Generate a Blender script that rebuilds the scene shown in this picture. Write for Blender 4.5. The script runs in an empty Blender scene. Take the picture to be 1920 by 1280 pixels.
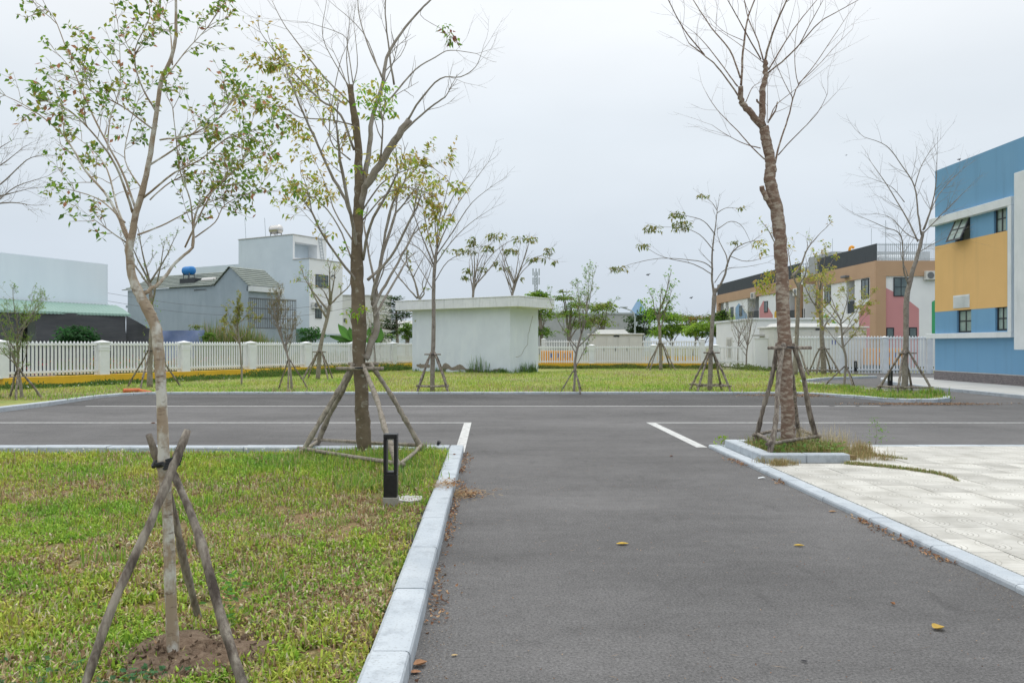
import bpy, math, random
import numpy as np
from mathutils import Vector

# ------------------------------------------------------------------ camera, light, exposure
S = bpy.context.scene
COL = S.collection
H, F, CX, CY = 1.6, 1500.0, 918.0, 647.0        # eye height; focal length, vanishing point in photo pixels
cd = bpy.data.cameras.new('camera'); cam = bpy.data.objects.new('camera', cd); COL.objects.link(cam)
cam.location = (0, 0, H); cam.rotation_euler = (math.radians(90), 0, 0)
cd.sensor_width = 36; cd.lens = 36*F/1920; cd.shift_x = 42/1920; cd.shift_y = 7/1920
cd.clip_start = .05; cd.clip_end = 4000
S.camera = cam
S.render.resolution_x, S.render.resolution_y = 1024, 682
S.view_settings.view_transform = 'Standard'; S.view_settings.look = 'None'
S.view_settings.exposure = 0.12; S.view_settings.gamma = 1
W = bpy.data.worlds.new('World'); S.world = W; W.use_nodes = True
nt = W.node_tree; N = nt.nodes; Lk = nt.links; N.clear()
out = N.new('ShaderNodeOutputWorld'); bg = N.new('ShaderNodeBackground'); bg.inputs[1].default_value = .1
sky = N.new('ShaderNodeTexSky'); sky.sky_type = 'NISHITA'; sky.sun_disc = False
SUN_EL, SUN_AZ = math.radians(62), math.radians(10)
sky.sun_elevation = SUN_EL; sky.sun_rotation = SUN_AZ; sky.air_density = 1; sky.dust_density = 6
hs = N.new('ShaderNodeHueSaturation'); hs.inputs['Saturation'].default_value = .25
tc = N.new('ShaderNodeTexCoord'); sep = N.new('ShaderNodeSeparateXYZ')
Lk.new(tc.outputs['Generated'], sep.inputs[0])
ramp = N.new('ShaderNodeValToRGB'); cr = ramp.color_ramp; cr.interpolation = 'EASE'   # overcast: grey-blue low, brighter overhead
cr.elements[0].position = 0; cr.elements[0].color = (.585, .665, .755, 1)
cr.elements[1].position = 1; cr.elements[1].color = (1.5, 1.55, 1.6, 1)
for p, c in ((.10, (.62, .695, .78)), (.24, (.70, .765, .83)), (.40, (.87, .905, .94)), (.65, (1.25, 1.29, 1.33))):
    e = cr.elements.new(p); e.color = (*c, 1)
Lk.new(sep.outputs['Z'], ramp.inputs[0])
nz = N.new('ShaderNodeTexNoise'); nz.inputs['Scale'].default_value = 2.1; nz.inputs['Detail'].default_value = 5
mp = N.new('ShaderNodeMapping'); mp.inputs['Scale'].default_value = (1, 1, 2.5)
Lk.new(tc.outputs['Generated'], mp.inputs[0]); Lk.new(mp.outputs[0], nz.inputs[0])
mr = N.new('ShaderNodeMapRange'); mr.inputs[1].default_value = .25; mr.inputs[2].default_value = .75; mr.inputs[3].default_value = 9.25; mr.inputs[4].default_value = 10.75
Lk.new(nz.outputs[0], mr.inputs[0])
gl = N.new('ShaderNodeMapRange'); gl.inputs[1].default_value = -1; gl.inputs[2].default_value = 1; gl.inputs[3].default_value = .98; gl.inputs[4].default_value = 1.05
Lk.new(sep.outputs['Y'], gl.inputs[0])
m1 = N.new('ShaderNodeMath'); m1.operation = 'MULTIPLY'; Lk.new(mr.outputs[0], m1.inputs[0]); Lk.new(gl.outputs[0], m1.inputs[1])
vm = N.new('ShaderNodeVectorMath'); vm.operation = 'SCALE'; Lk.new(ramp.outputs[0], vm.inputs[0]); Lk.new(m1.outputs[0], vm.inputs['Scale'])
mx = N.new('ShaderNodeMixRGB'); mx.inputs[0].default_value = .9
Lk.new(sky.outputs[0], hs.inputs['Color']); Lk.new(hs.outputs[0], mx.inputs[1]); Lk.new(vm.outputs[0], mx.inputs[2])
Lk.new(mx.outputs[0], bg.inputs[0]); Lk.new(bg.outputs[0], out.inputs[0])
sd = bpy.data.lights.new('sun', 'SUN'); sd.energy = 1.0; sd.angle = math.radians(25); sd.color = (1, .97, .93)
so = bpy.data.objects.new('sun', sd); COL.objects.link(so)
dirv = Vector((math.sin(SUN_AZ)*math.cos(SUN_EL), math.cos(SUN_AZ)*math.cos(SUN_EL), math.sin(SUN_EL)))
so.rotation_euler = dirv.to_track_quat('Z', 'Y').to_euler(); so.location = (0, 0, 60)

# ------------------------------------------------------------------ helpers
A = np.array
rng = np.random.default_rng(7)
def G(px, py, z=0.0):                      # photo pixel -> world point on the level z
    y = (H-z)*F/(py-CY); return A(((px-CX)/F*y, y, z))
def P(px, py, Y):                          # photo pixel -> world point at distance Y
    return A(((px-CX)/F*Y, Y, H+(CY-py)/F*Y))
def nrm(v):
    v = A(v, float); return v/(np.linalg.norm(v)+1e-12)
def crs(p, m):                             # Catmull-Rom through the points p
    p = A(p, float)
    if len(p) < 3: 
        t = np.linspace(0, 1, m+1)[:, None]; return p[0]*(1-t)+p[-1]*t
    q = np.vstack([2*p[0]-p[1], p, 2*p[-1]-p[-2]]); o = []
    for i in range(1, len(q)-2):
        for t in np.arange(m)/m:
            a, b, c, d = q[i-1], q[i], q[i+1], q[i+2]
            o.append(.5*((2*b)+(-a+c)*t+(2*a-5*b+4*c-d)*t*t+(-a+3*b-3*c+d)*t**3))
    o.append(p[-1]); return A(o)
def vnoise(x, y, s, seed=0):               # smooth value noise 0..1
    x = np.asarray(x)*s+seed*17.3; y = np.asarray(y)*s+seed*9.1
    xi = np.floor(x).astype(np.int64); yi = np.floor(y).astype(np.int64); fx = x-xi; fy = y-yi
    fx = fx*fx*(3-2*fx); fy = fy*fy*(3-2*fy)
    def h(a, b):
        n = (a*374761393+b*668265263+seed*1442695) & 0x7fffffff
        n = ((n ^ (n >> 13))*1274126177) & 0x7fffffff
        return ((n ^ (n >> 16)) & 0xffff)/65535.
    return (h(xi, yi)*(1-fx)+h(xi+1, yi)*fx)*(1-fy)+(h(xi, yi+1)*(1-fx)+h(xi+1, yi+1)*fx)*fy
def inpoly(x, y, poly):
    c = np.zeros(len(x), bool); n = len(poly)
    for i in range(n):
        x1, y1 = poly[i][:2]; x2, y2 = poly[(i+1) % n][:2]
        k = ((y1 > y) != (y2 > y)) & (x < (x2-x1)*(y-y1)/((y2-y1)+1e-12)+x1); c ^= k
    return c

class MB:
    def __init__(s): s.v = []; s.f = []; s.c = []; s.n = 0
    def add(s, v, f, col=None):
        v = np.asarray(v, float).reshape(-1, 3)
        for g in (f if isinstance(f, list) else [f]):
            g = np.asarray(g, np.int64)
            if g.ndim == 1: g = g[None]
            s.f.append(g+s.n)
        s.v.append(v); s.n += len(v)
        if col is not None: s.c.append(np.broadcast_to(np.asarray(col, float), (len(v), 3)))
        return s
    def pbox(s, o, a, b, c, bev=0):              # parallelepiped from corner o with edges a, b, c
        o, a, b, c = [A(k, float) for k in (o, a, b, c)]
        if bev:
            la, lb, lc = [np.linalg.norm(k) for k in (a, b, c)]; ea, eb, ec = a/la, b/lb, c/lc
            V = []; idx = {}; 
            for i in (0, 1):
                for j in (0, 1):
                    for k in (0, 1):
                        cor = o+a*i+b*j+c*k; da, db, dc = ea*(1-2*i)*bev, eb*(1-2*j)*bev, ec*(1-2*k)*bev
                        for t, w in enumerate((db+dc, da+dc, da+db)):
                            idx[(i, j, k, t)] = len(V); V.append(cor+w)
            q = []; tr = []
            for i in (0, 1):
                q.append([idx[(i, 0, 0, 0)], idx[(i, 1, 0, 0)], idx[(i, 1, 1, 0)], idx[(i, 0, 1, 0)]])
                q.append([idx[(0, i, 0, 1)], idx[(1, i, 0, 1)], idx[(1, i, 1, 1)], idx[(0, i, 1, 1)]])
                q.append([idx[(0, 0, i, 2)], idx[(1, 0, i, 2)], idx[(1, 1, i, 2)], idx[(0, 1, i, 2)]])
                for j in (0, 1):
                    q.append([idx[(i, j, 0, 0)], idx[(i, j, 1, 0)], idx[(i, j, 1, 1)], idx[(i, j, 0, 1)]])
                    q.append([idx[(i, 0, j, 0)], idx[(i, 1, j, 0)], idx[(i, 1, j, 2)], idx[(i, 0, j, 2)]])
                    q.append([idx[(0, i, j, 1)], idx[(1, i, j, 1)], idx[(1, i, j, 2)], idx[(0, i, j, 2)]])
                    for k in (0, 1): tr.append([idx[(i, j, k, t)] for t in range(3)])
            return s.add(V, [A(q), A(tr)])
        v = [o, o+a, o+a+b, o+b, o+c, o+a+c, o+a+b+c, o+b+c]
        return s.add(v, [[0, 3, 2, 1], [4, 5, 6, 7], [0, 1, 5, 4], [1, 2, 6, 5], [2, 3, 7, 6], [3, 0, 4, 7]])
    def box(s, x0, x1, y0, y1, z0, z1, bev=0):
        return s.pbox((x0, y0, z0), (x1-x0, 0, 0), (0, y1-y0, 0), (0, 0, z1-z0), bev)
    def quad(s, *p): return s.add(p, [list(range(len(p)))])
    def prism(s, pts, vec):
        p = A(pts, float); n = len(p); v = np.vstack([p, p+A(vec, float)])
        f = [list(range(n))[::-1], list(range(n, 2*n))]+[[i, (i+1) % n, n+(i+1) % n, n+i] for i in range(n)]
        return s.add(v, f)
    def tube(s, p, r, k=8, cap=True, rough=0, rg=None, col=None):
        p = A(p, float); n = len(p); r = np.broadcast_to(A(r, float), (n,)) if np.ndim(r) == 0 or len(np.atleast_1d(r)) == n else np.interp(np.linspace(0, 1, n), np.linspace(0, 1, len(r)), r)
        t = np.gradient(p, axis=0); t = t/(np.linalg.norm(t, axis=1)[:, None]+1e-12)
        u = np.cross(t[0], (0.31, .95, .05)); 
        if np.linalg.norm(u) < .1: u = np.cross(t[0], (1, 0, 0))
        U = np.empty_like(p); u = nrm(u)
        for i in range(n):
            u = u-t[i]*np.dot(u, t[i]); u = u/(np.linalg.norm(u)+1e-12); U[i] = u
        Vv = np.cross(t, U); a = np.arange(k)*2*math.pi/k
        rr = r[:, None]*np.ones((1, k))
        if rough: rr = rr*(1+(rg or rng).normal(0, rough, (n, k)))
        v = p[:, None]+rr[..., None]*(np.cos(a)[None, :, None]*U[:, None]+np.sin(a)[None, :, None]*Vv[:, None])
        i = np.arange(n-1)[:, None]*k; j = np.arange(k)[None]; j2 = (j+1) % k
        f = np.stack([i+j, i+j2, i+k+j2, i+k+j], -1).reshape(-1, 4)
        fs = [f]
        if cap: fs += [list(range(k))[::-1], [(n-1)*k+q for q in range(k)]]
        return s.add(v.reshape(-1, 3), fs, col)
    def lathe(s, c, prof, k=12, axis=(0, 0, 1)):
        ax = nrm(axis); u = nrm(np.cross(ax, (0.3, 1, .1))); w = np.cross(ax, u); a = np.arange(k)*2*math.pi/k
        v = A([A(c)+ax*h+r*(math.cos(q)*u+math.sin(q)*w) for h, r in prof for q in a]); n = len(prof)
        i = np.arange(n-1)[:, None]*k; j = np.arange(k)[None]; j2 = (j+1) % k
        return s.add(v, [np.stack([i+j, i+j2, i+k+j2, i+k+j], -1).reshape(-1, 4), list(range(k))[::-1], [(n-1)*k+q for q in range(k)]])
    def mesh(s, name, origin=(0, 0, 0), smooth=False):
        me = bpy.data.meshes.new(name); v = np.vstack(s.v)-A(origin, float)
        lo = np.concatenate([g.ravel() for g in s.f]); to = np.concatenate([np.full(len(g), g.shape[1]) for g in s.f])
        st = np.concatenate([[0], np.cumsum(to)[:-1]])
        me.vertices.add(len(v)); me.vertices.foreach_set('co', v.astype(np.float32).ravel())
        me.loops.add(len(lo)); me.loops.foreach_set('vertex_index', lo.astype(np.int32))
        me.polygons.add(len(to)); me.polygons.foreach_set('loop_start', st.astype(np.int32)); me.polygons.foreach_set('loop_total', to.astype(np.int32))
        me.polygons.foreach_set('use_smooth', np.full(len(to), smooth, bool))
        me.update(calc_edges=True)
        if s.c:
            c = np.vstack(s.c); at = me.color_attributes.new('Col', 'FLOAT_COLOR', 'POINT')
            at.data.foreach_set('color', np.hstack([c, np.ones((len(c), 1))]).astype(np.float32).ravel())
        return me
    def build(s, name, mat, parent=None, smooth=False, origin=None, **k):
        if parent is not None: o0 = wloc(parent)
        elif origin is not None: o0 = origin
        else:
            v = np.vstack(s.v); o0 = A((v[:, 0].mean(), v[:, 1].mean(), v[:, 2].min()))
        me = s.mesh(name, o0, smooth)
        for m in (mat if isinstance(mat, (list, tuple)) else [mat]): me.materials.append(m)
        return put(name, me, parent, (0, 0, 0) if parent is not None else o0, **k)
def wloc(o):
    v = A(o.location)
    while o.parent: o = o.parent; v = v+A(o.location)
    return v
def put(name, me, parent=None, loc=(0, 0, 0), rot=(0, 0, 0), label=None, cat=None, group=None, kind=None):
    o = bpy.data.objects.new(name, me); COL.objects.link(o); o.parent = parent; o.location = [float(q) for q in loc]; o.rotation_euler = rot
    for k, v in (('label', label), ('category', cat), ('group', group), ('kind', kind)):
        if v: o[k] = v
    return o
def thing(name, label, cat, loc=(0, 0, 0), group=None): return put(name, None, None, loc, label=label, cat=cat, group=group)
def struct(name, loc=(0, 0, 0)): return put(name, None, None, loc, kind='structure')

# ------------------------------------------------------------------ materials
def mat(name, c1, c2=None, scale=4, lo=.35, hi=.65, rough=.8, stretch=(1, 1, 1), detail=6, bump=0, bscale=None, bdist=.01, c3=None, s3=1, lo3=.5, hi3=.75, st3=(1, 1, 1), metal=0, spec=.35, attr=False, trans=0, world=False, speck=0, speckc=(1, 1, 1), speckscale=300, rnd=0):
    m = bpy.data.materials.new(name); m.use_nodes = True; t = m.node_tree; n = t.nodes; l = t.links
    b = n['Principled BSDF']; b.inputs['Roughness'].default_value = rough; b.inputs['Metallic'].default_value = metal; b.inputs['Specular IOR Level'].default_value = spec
    if world: tcn = n.new('ShaderNodeNewGeometry').outputs['Position']
    else: tcn = n.new('ShaderNodeTexCoord').outputs['Object']
    def noise(sc, st, det=detail, ro=.6):
        mpn = n.new('ShaderNodeMapping'); mpn.inputs['Scale'].default_value = st; l.new(tcn, mpn.inputs[0])
        q = n.new('ShaderNodeTexNoise'); q.inputs['Scale'].default_value = sc; q.inputs['Detail'].default_value = det; q.inputs['Roughness'].default_value = ro
        l.new(mpn.outputs[0], q.inputs['Vector']); return q.outputs[0]
    def rmp(src, a, z):
        r = n.new('ShaderNodeMapRange'); r.inputs[1].default_value = a; r.inputs[2].default_value = z; l.new(src, r.inputs[0]); return r.outputs[0]
    def mix(fac, a, c, mode='MIX'):
        x = n.new('ShaderNodeMixRGB'); x.blend_type = mode
        for i, q in ((0, fac), (1, a), (2, c)):
            if isinstance(q, (tuple, list)): x.inputs[i].default_value = (*q, 1)
            elif isinstance(q, (int, float)): x.inputs[i].default_value = q
            else: l.new(q, x.inputs[i])
        return x.outputs[0]
    if attr:
        a = n.new('ShaderNodeAttribute'); a.attribute_name = 'Col'; cur = a.outputs['Color']
    else: cur = tuple(c1)
    if c2 is not None: cur = mix(rmp(noise(scale, stretch), lo, hi), cur, tuple(c2))
    if c3 is not None: cur = mix(rmp(noise(s3, st3), lo3, hi3), cur, tuple(c3))
    if speck:
        r = rmp(noise(speckscale, (1, 1, 1), 2), .55, .75); x = n.new('ShaderNodeMath'); x.operation = 'MULTIPLY'; x.inputs[1].default_value = speck; l.new(r, x.inputs[0]); cur = mix(x.outputs[0], cur, tuple(speckc))
    if rnd:
        oi = n.new('ShaderNodeObjectInfo'); r = n.new('ShaderNodeMapRange'); r.inputs[3].default_value = 1-rnd; r.inputs[4].default_value = 1+rnd; l.new(oi.outputs['Random'], r.inputs[0])
        hv = n.new('ShaderNodeHueSaturation'); l.new(r.outputs[0], hv.inputs['Value'])
        if isinstance(cur, tuple): hv.inputs['Color'].default_value = (*cur, 1)
        else: l.new(cur, hv.inputs['Color'])
        cur = hv.outputs[0]
    if isinstance(cur, tuple): b.inputs['Base Color'].default_value = (*cur, 1)
    else: l.new(cur, b.inputs['Base Color'])
    if bump:
        bn = n.new('ShaderNodeBump'); bn.inputs['Strength'].default_value = bump; bn.inputs['Distance'].default_value = bdist
        l.new(noise(bscale or scale*3, stretch), bn.inputs['Height']); l.new(bn.outputs[0], b.inputs['Normal'])
    if trans:
        tr = n.new('ShaderNodeBsdfTranslucent'); ms = n.new('ShaderNodeMixShader'); ms.inputs[0].default_value = trans
        if isinstance(cur, tuple): tr.inputs[0].default_value = (*cur, 1)
        else: l.new(cur, tr.inputs[0])
        l.new(b.outputs[0], ms.inputs[1]); l.new(tr.outputs[0], ms.inputs[2]); l.new(ms.outputs[0], n['Material Output'].inputs[0])
    return m
M = {}
def asphalt(name, k):
    m = bpy.data.materials.new(name); m.use_nodes = True; t = m.node_tree; n = t.nodes; l = t.links; b = n['Principled BSDF']; b.inputs['Roughness'].default_value = .9; b.inputs['Specular IOR Level'].default_value = .25
    g = n.new('ShaderNodeNewGeometry')
    def ns(sc, det, a, z, lo_, hi_, st=(1, 1, 1), ro=.65):
        mpn = n.new('ShaderNodeMapping'); mpn.inputs['Scale'].default_value = st; l.new(g.outputs['Position'], mpn.inputs[0]); q = n.new('ShaderNodeTexNoise'); q.inputs['Scale'].default_value = sc; q.inputs['Detail'].default_value = det; q.inputs['Roughness'].default_value = ro; l.new(mpn.outputs[0], q.inputs['Vector'])
        r = n.new('ShaderNodeMapRange'); r.inputs[1].default_value = a; r.inputs[2].default_value = z; r.inputs[3].default_value = lo_; r.inputs[4].default_value = hi_; l.new(q.outputs[0], r.inputs[0]); return r.outputs[0], q.outputs[0]
    vals = [ns(.35, 5, .3, .7, .80, 1.18)[0], ns(1.7, 6, .35, .7, .92, 1.10, (.5, 1.6, 1))[0], ns(62, 4, .34, .66, .48, 1.55, ro=.85)[0], ns(9, 5, .3, .7, .90, 1.10)[0], ns(.13, 3, .45, .7, 1.08, .80, (.5, 2, 1))[0], ns(2.6, 4, .60, .70, 1, .84, (1.6, .5, 1))[0]]
    sp, _ = ns(150, 1, .66, .74, 0, .55); dk, _ = ns(115, 1, .66, .74, 1, .5)
    cur = vals[0]
    for v in vals[1:]+[dk]:
        x = n.new('ShaderNodeMath'); x.operation = 'MULTIPLY'; l.new(cur, x.inputs[0]); l.new(v, x.inputs[1]); cur = x.outputs[0]
    vs = n.new('ShaderNodeVectorMath'); vs.operation = 'SCALE'; vs.inputs[0].default_value = (.121*k, .1175*k, .1155*k); l.new(cur, vs.inputs['Scale'])
    mxx = n.new('ShaderNodeMixRGB'); l.new(sp, mxx.inputs[0]); l.new(vs.outputs[0], mxx.inputs[1]); mxx.inputs[2].default_value = (.27, .26, .25, 1); l.new(mxx.outputs[0], b.inputs['Base Color'])
    bp = n.new('ShaderNodeBump'); bp.inputs['Strength'].default_value = .9; bp.inputs['Distance'].default_value = .006; l.new(ns(110, 4, 0, 1, 0, 1)[1], bp.inputs['Height']); l.new(bp.outputs[0], b.inputs['Normal']); return m
M['asphalt'] = asphalt('asphalt', 1.09); M['asphalt_bay'] = asphalt('dark_asphalt', .78)
M['soil'] = mat('soil', (.22, .15, .075), (.17, .17, .055), scale=2.2, lo=.4, hi=.6, rough=1, bump=.6, bscale=30, bdist=.02, c3=(.24, .17, .10), s3=7, world=True)
M['brown_soil'] = mat('brown_soil', (.12, .078, .05), (.22, .16, .11), scale=22, rough=1, bump=1, bscale=40, bdist=.02)
M['lawn_far'] = mat('lawn_far', (.24, .29, .06), (.31, .29, .10), scale=.9, rough=1, c3=(.14, .22, .035), s3=4, bump=.7, bscale=12, bdist=.03, world=True)
M['ground'] = mat('ground', (.14, .17, .06), (.2, .18, .1), scale=.3, rough=1, world=True)
M['kerb'] = mat('kerb', (.40, .445, .485), (.52, .56, .59), scale=2.6, lo=.3, hi=.7, rough=.8, c3=(.27, .30, .33), s3=6, lo3=.52, hi3=.8, bump=.25, bscale=60, rnd=.06, speck=.5, speckc=(.2, .2, .19), speckscale=60, world=True)
M['concrete'] = mat('concrete', (.52, .52, .50), (.42, .42, .40), scale=1.2, rough=.9, bump=.2, bscale=50, world=True)
M['tilepave'] = None
M['paint'] = mat('road_paint', (.60, .60, .58), (.33, .33, .32), scale=11, lo=.44, hi=.72, rough=.7, world=True)
M['white'] = mat('white_paint', (.74, .77, .79), (.66, .70, .72), scale=1.5, rough=.6, c3=(.50, .53, .54), s3=3, lo3=.56, hi3=.95, st3=(1, 1, .15))
M['fence_white'] = mat('fence_white', (.84, .86, .87), (.76, .78, .79), scale=3, rough=.45)
M['yellow'] = mat('yellow_paint', (.75, .47, .035), (.66, .40, .03), scale=2, rough=.6, c3=(.45, .30, .05), s3=3, lo3=.62, hi3=.8)
M['shed'] = mat('shed_wall', (.68, .735, .83), (.62, .67, .765), scale=.8, rough=.8, c3=(.72, .77, .85), s3=2.5, st3=(1, 1, .3), bump=.1, bscale=20)
M['shed_slab'] = mat('shed_slab', (.76, .775, .83), (.67, .69, .74), scale=1.4, rough=.8, c3=(.34, .36, .36), s3=3.5, lo3=.56, hi3=.85, st3=(2.5, 2.5, .25))
M['peel'] = mat('peeled_mortar', (.20, .17, .145), (.30, .26, .22), scale=9, rough=1, bump=.8, bscale=30, bdist=.02)
M['blue'] = mat('blue_paint', (.155, .335, .53), (.175, .36, .55), scale=.5, lo=.3, hi=.7, rough=.75, c3=(.13, .27, .42), s3=2.2, lo3=.52, hi3=.95, st3=(1, 1, .08), bump=.08, bscale=8)
M['ochre'] = mat('ochre_paint', (.77, .49, .20), (.73, .46, .185), scale=.6, rough=.75, c3=(.62, .40, .17), s3=2.2, lo3=.52, hi3=.95, st3=(1, 1, .08), bump=.08, bscale=8)
M['brown'] = mat('brown_paint', (.50, .33, .21), (.46, .30, .19), scale=.6, rough=.75)
M['pink'] = mat('pink_paint', (.60, .28, .29), (.56, .26, .27), scale=.6, rough=.75)
M['lime'] = mat('lime_paint', (.45, .62, .22), rough=.7)
M['skyblue'] = mat('pale_blue_paint', (.25, .40, .58), rough=.7)
M['green'] = mat('green_paint', (.06, .38, .17), rough=.7)
M['dark'] = mat('dark_metal', (.035, .04, .045), rough=.45)
M['mesh'] = mat('dark_screen', (.05, .06, .07), (.07, .08, .09), scale=3, rough=.8, stretch=(4, 4, .3))
M['rail'] = mat('grey_rail', (.42, .47, .50), rough=.5)
M['glass'] = mat('window_glass', (.10, .13, .14), (.16, .2, .2), scale=1.2, rough=.12, spec=.6)
M['greenglass'] = mat('green_glass', (.20, .28, .25), (.30, .38, .34), scale=2.2, rough=.15, spec=.6)
M['grey'] = mat('grey_paint', (.42, .44, .45), (.36, .38, .39), scale=1, rough=.7)
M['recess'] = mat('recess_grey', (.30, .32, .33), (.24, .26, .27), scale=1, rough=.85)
M['greyhouse'] = mat('grey_house_wall', (.335, .40, .455), (.29, .35, .40), scale=.5, rough=.85, c3=(.38, .45, .50), s3=1.2, st3=(1, 1, .25), lo3=.45, hi3=.8)
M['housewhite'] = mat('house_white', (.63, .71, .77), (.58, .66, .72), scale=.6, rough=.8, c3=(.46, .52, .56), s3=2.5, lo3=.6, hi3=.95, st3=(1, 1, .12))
M['housewhite2'] = mat('house_front_white', (.84, .86, .87), (.78, .80, .82), scale=.6, rough=.8)  # lighter white; on the tall house it paints in the front's stronger light
M['hallwall'] = mat('hall_wall', (.77, .83, .91), (.71, .775, .86), scale=.5, rough=.8, stretch=(1, 1, .2))
M['rooftile'] = mat('roof_tile', (.26, .29, .26), (.20, .23, .21), scale=2, rough=.8)
M['greensheet'] = mat('green_sheet', (.22, .345, .29), (.19, .31, .26), scale=1.2, rough=.5)
M['shade'] = mat('shade_cloth', (.075, .08, .088), (.10, .105, .11), scale=.7, rough=.9, stretch=(1, 1, 6))
M['tarp'] = mat('blue_tarp', (.16, .22, .40), (.25, .31, .48), scale=2, rough=.7)
M['steel'] = mat('stainless', (.62, .6, .57), rough=.25, metal=.9)
M['bluetank'] = mat('blue_plastic', (.02, .19, .50), rough=.4)
M['iron'] = mat('grille_iron', (.16, .17, .18), rough=.6)
M['cream'] = mat('kiosk_cream', (.66, .66, .62), (.60, .60, .57), scale=1.5, rough=.6)
M['orange'] = mat('orange_paint', (.82, .36, .03), (.76, .32, .03), scale=2, rough=.55)
M['orangepipe'] = mat('orange_pipe', (.62, .18, .07), (.5, .13, .05), scale=8, rough=.6)
M['sign'] = mat('blue_sign', (.02, .05, .30), rough=.5)
M['black'] = mat('black_metal', (.012, .012, .014), (.02, .02, .022), scale=20, rough=.38)
M['tieblack'] = mat('rubber_tie', (.02, .022, .026), rough=.6)
M['lens'] = mat('lamp_lens', (.55, .57, .58), rough=.25)
M['rawconc'] = mat('raw_concrete', (.36, .35, .31), (.27, .26, .22), scale=12, rough=.95, bump=.5, bscale=60)
M['stake'] = mat('stake_wood', (.15, .12, .10), (.37, .33, .275), scale=30, lo=.38, hi=.62, rough=.95, stretch=(1, 1, .12), c3=(.075, .06, .05), s3=11, lo3=.50, hi3=.68, st3=(1, 1, .6), bump=1, bscale=70, bdist=.01)
M['stake2'] = mat('pale_stake_wood', (.38, .34, .28), (.21, .18, .145), scale=26, rough=.95, stretch=(1, 1, .15), c3=(.12, .10, .08), s3=12, lo3=.54, hi3=.7, bump=.9, bscale=45, bdist=.008)
M['limb'] = mat('grey_limb_bark', (.27, .235, .195), (.37, .34, .30), scale=7, rough=.95, c3=(.14, .115, .09), s3=9, lo3=.56, hi3=.72, bump=.5, bscale=30)
M['bark_pale'] = mat('pale_bark', (.36, .285, .205), (.60, .59, .53), scale=11, lo=.48, hi=.60, rough=.9, stretch=(1, 1, .55), c3=(.19, .14, .10), s3=18, lo3=.55, hi3=.7, st3=(1, 1, 3), bump=.6, bscale=60, bdist=.004)
M['bark_mid'] = mat('grey_brown_bark', (.21, .165, .115), (.135, .105, .07), scale=6, rough=.95, c3=(.36, .34, .28), s3=10, lo3=.58, hi3=.70, st3=(1, 1, 1.6), bump=.8, bscale=30, bdist=.012)
M['bark_band'] = mat('banded_bark', (.20, .135, .10), (.40, .345, .28), scale=9, lo=.46, hi=.62, rough=.95, stretch=(1, 1, 2.1), c3=(.10, .065, .05), s3=13, lo3=.56, hi3=.7, st3=(1, 1, 2.2), bump=.9, bscale=14, bdist=.014)
M['bark_grey'] = mat('grey_bark', (.22, .19, .155), (.32, .29, .25), scale=8, rough=.95, c3=(.13, .10, .08), s3=12, lo3=.55, hi3=.7, bump=.5, bscale=30)
M['twig'] = mat('twig', (.24, .205, .175), (.32, .29, .26), scale=6, rough=.95)
M['leaf'] = mat('leaf', (1, 1, 1), rough=.5, attr=True, trans=.6)
M['grass'] = mat('grass_blade', (1, 1, 1), rough=.65, attr=True, trans=.25)
M['litter'] = mat('dry_leaf', (1, 1, 1), rough=.8, attr=True, trans=.1)
M['masonry'] = None
def brickmat():
    m = bpy.data.materials.new('brick_base'); m.use_nodes = True; t = m.node_tree; n = t.nodes; l = t.links; b = n['Principled BSDF']; b.inputs['Roughness'].default_value = .85
    g = n.new('ShaderNodeNewGeometry'); s = n.new('ShaderNodeSeparateXYZ'); c = n.new('ShaderNodeCombineXYZ'); l.new(g.outputs['Position'], s.inputs[0])
    ad = n.new('ShaderNodeMath'); l.new(s.outputs['Y'], ad.inputs[0]); l.new(s.outputs['X'], ad.inputs[1]); l.new(ad.outputs[0], c.inputs[0]); l.new(s.outputs['Z'], c.inputs[1])
    k = n.new('ShaderNodeTexBrick'); l.new(c.outputs[0], k.inputs['Vector'])
    k.inputs['Color1'].default_value = (.17, .15, .155, 1); k.inputs['Color2'].default_value = (.25, .22, .22, 1); k.inputs['Mortar'].default_value = (.13, .12, .12, 1)
    k.inputs['Scale'].default_value = 1; k.inputs['Mortar Size'].default_value = .008; k.inputs['Brick Width'].default_value = .1; k.inputs['Row Height'].default_value = .06
    l.new(k.outputs[0], b.inputs['Base Color']); return m
M['masonry'] = brickmat()
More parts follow.
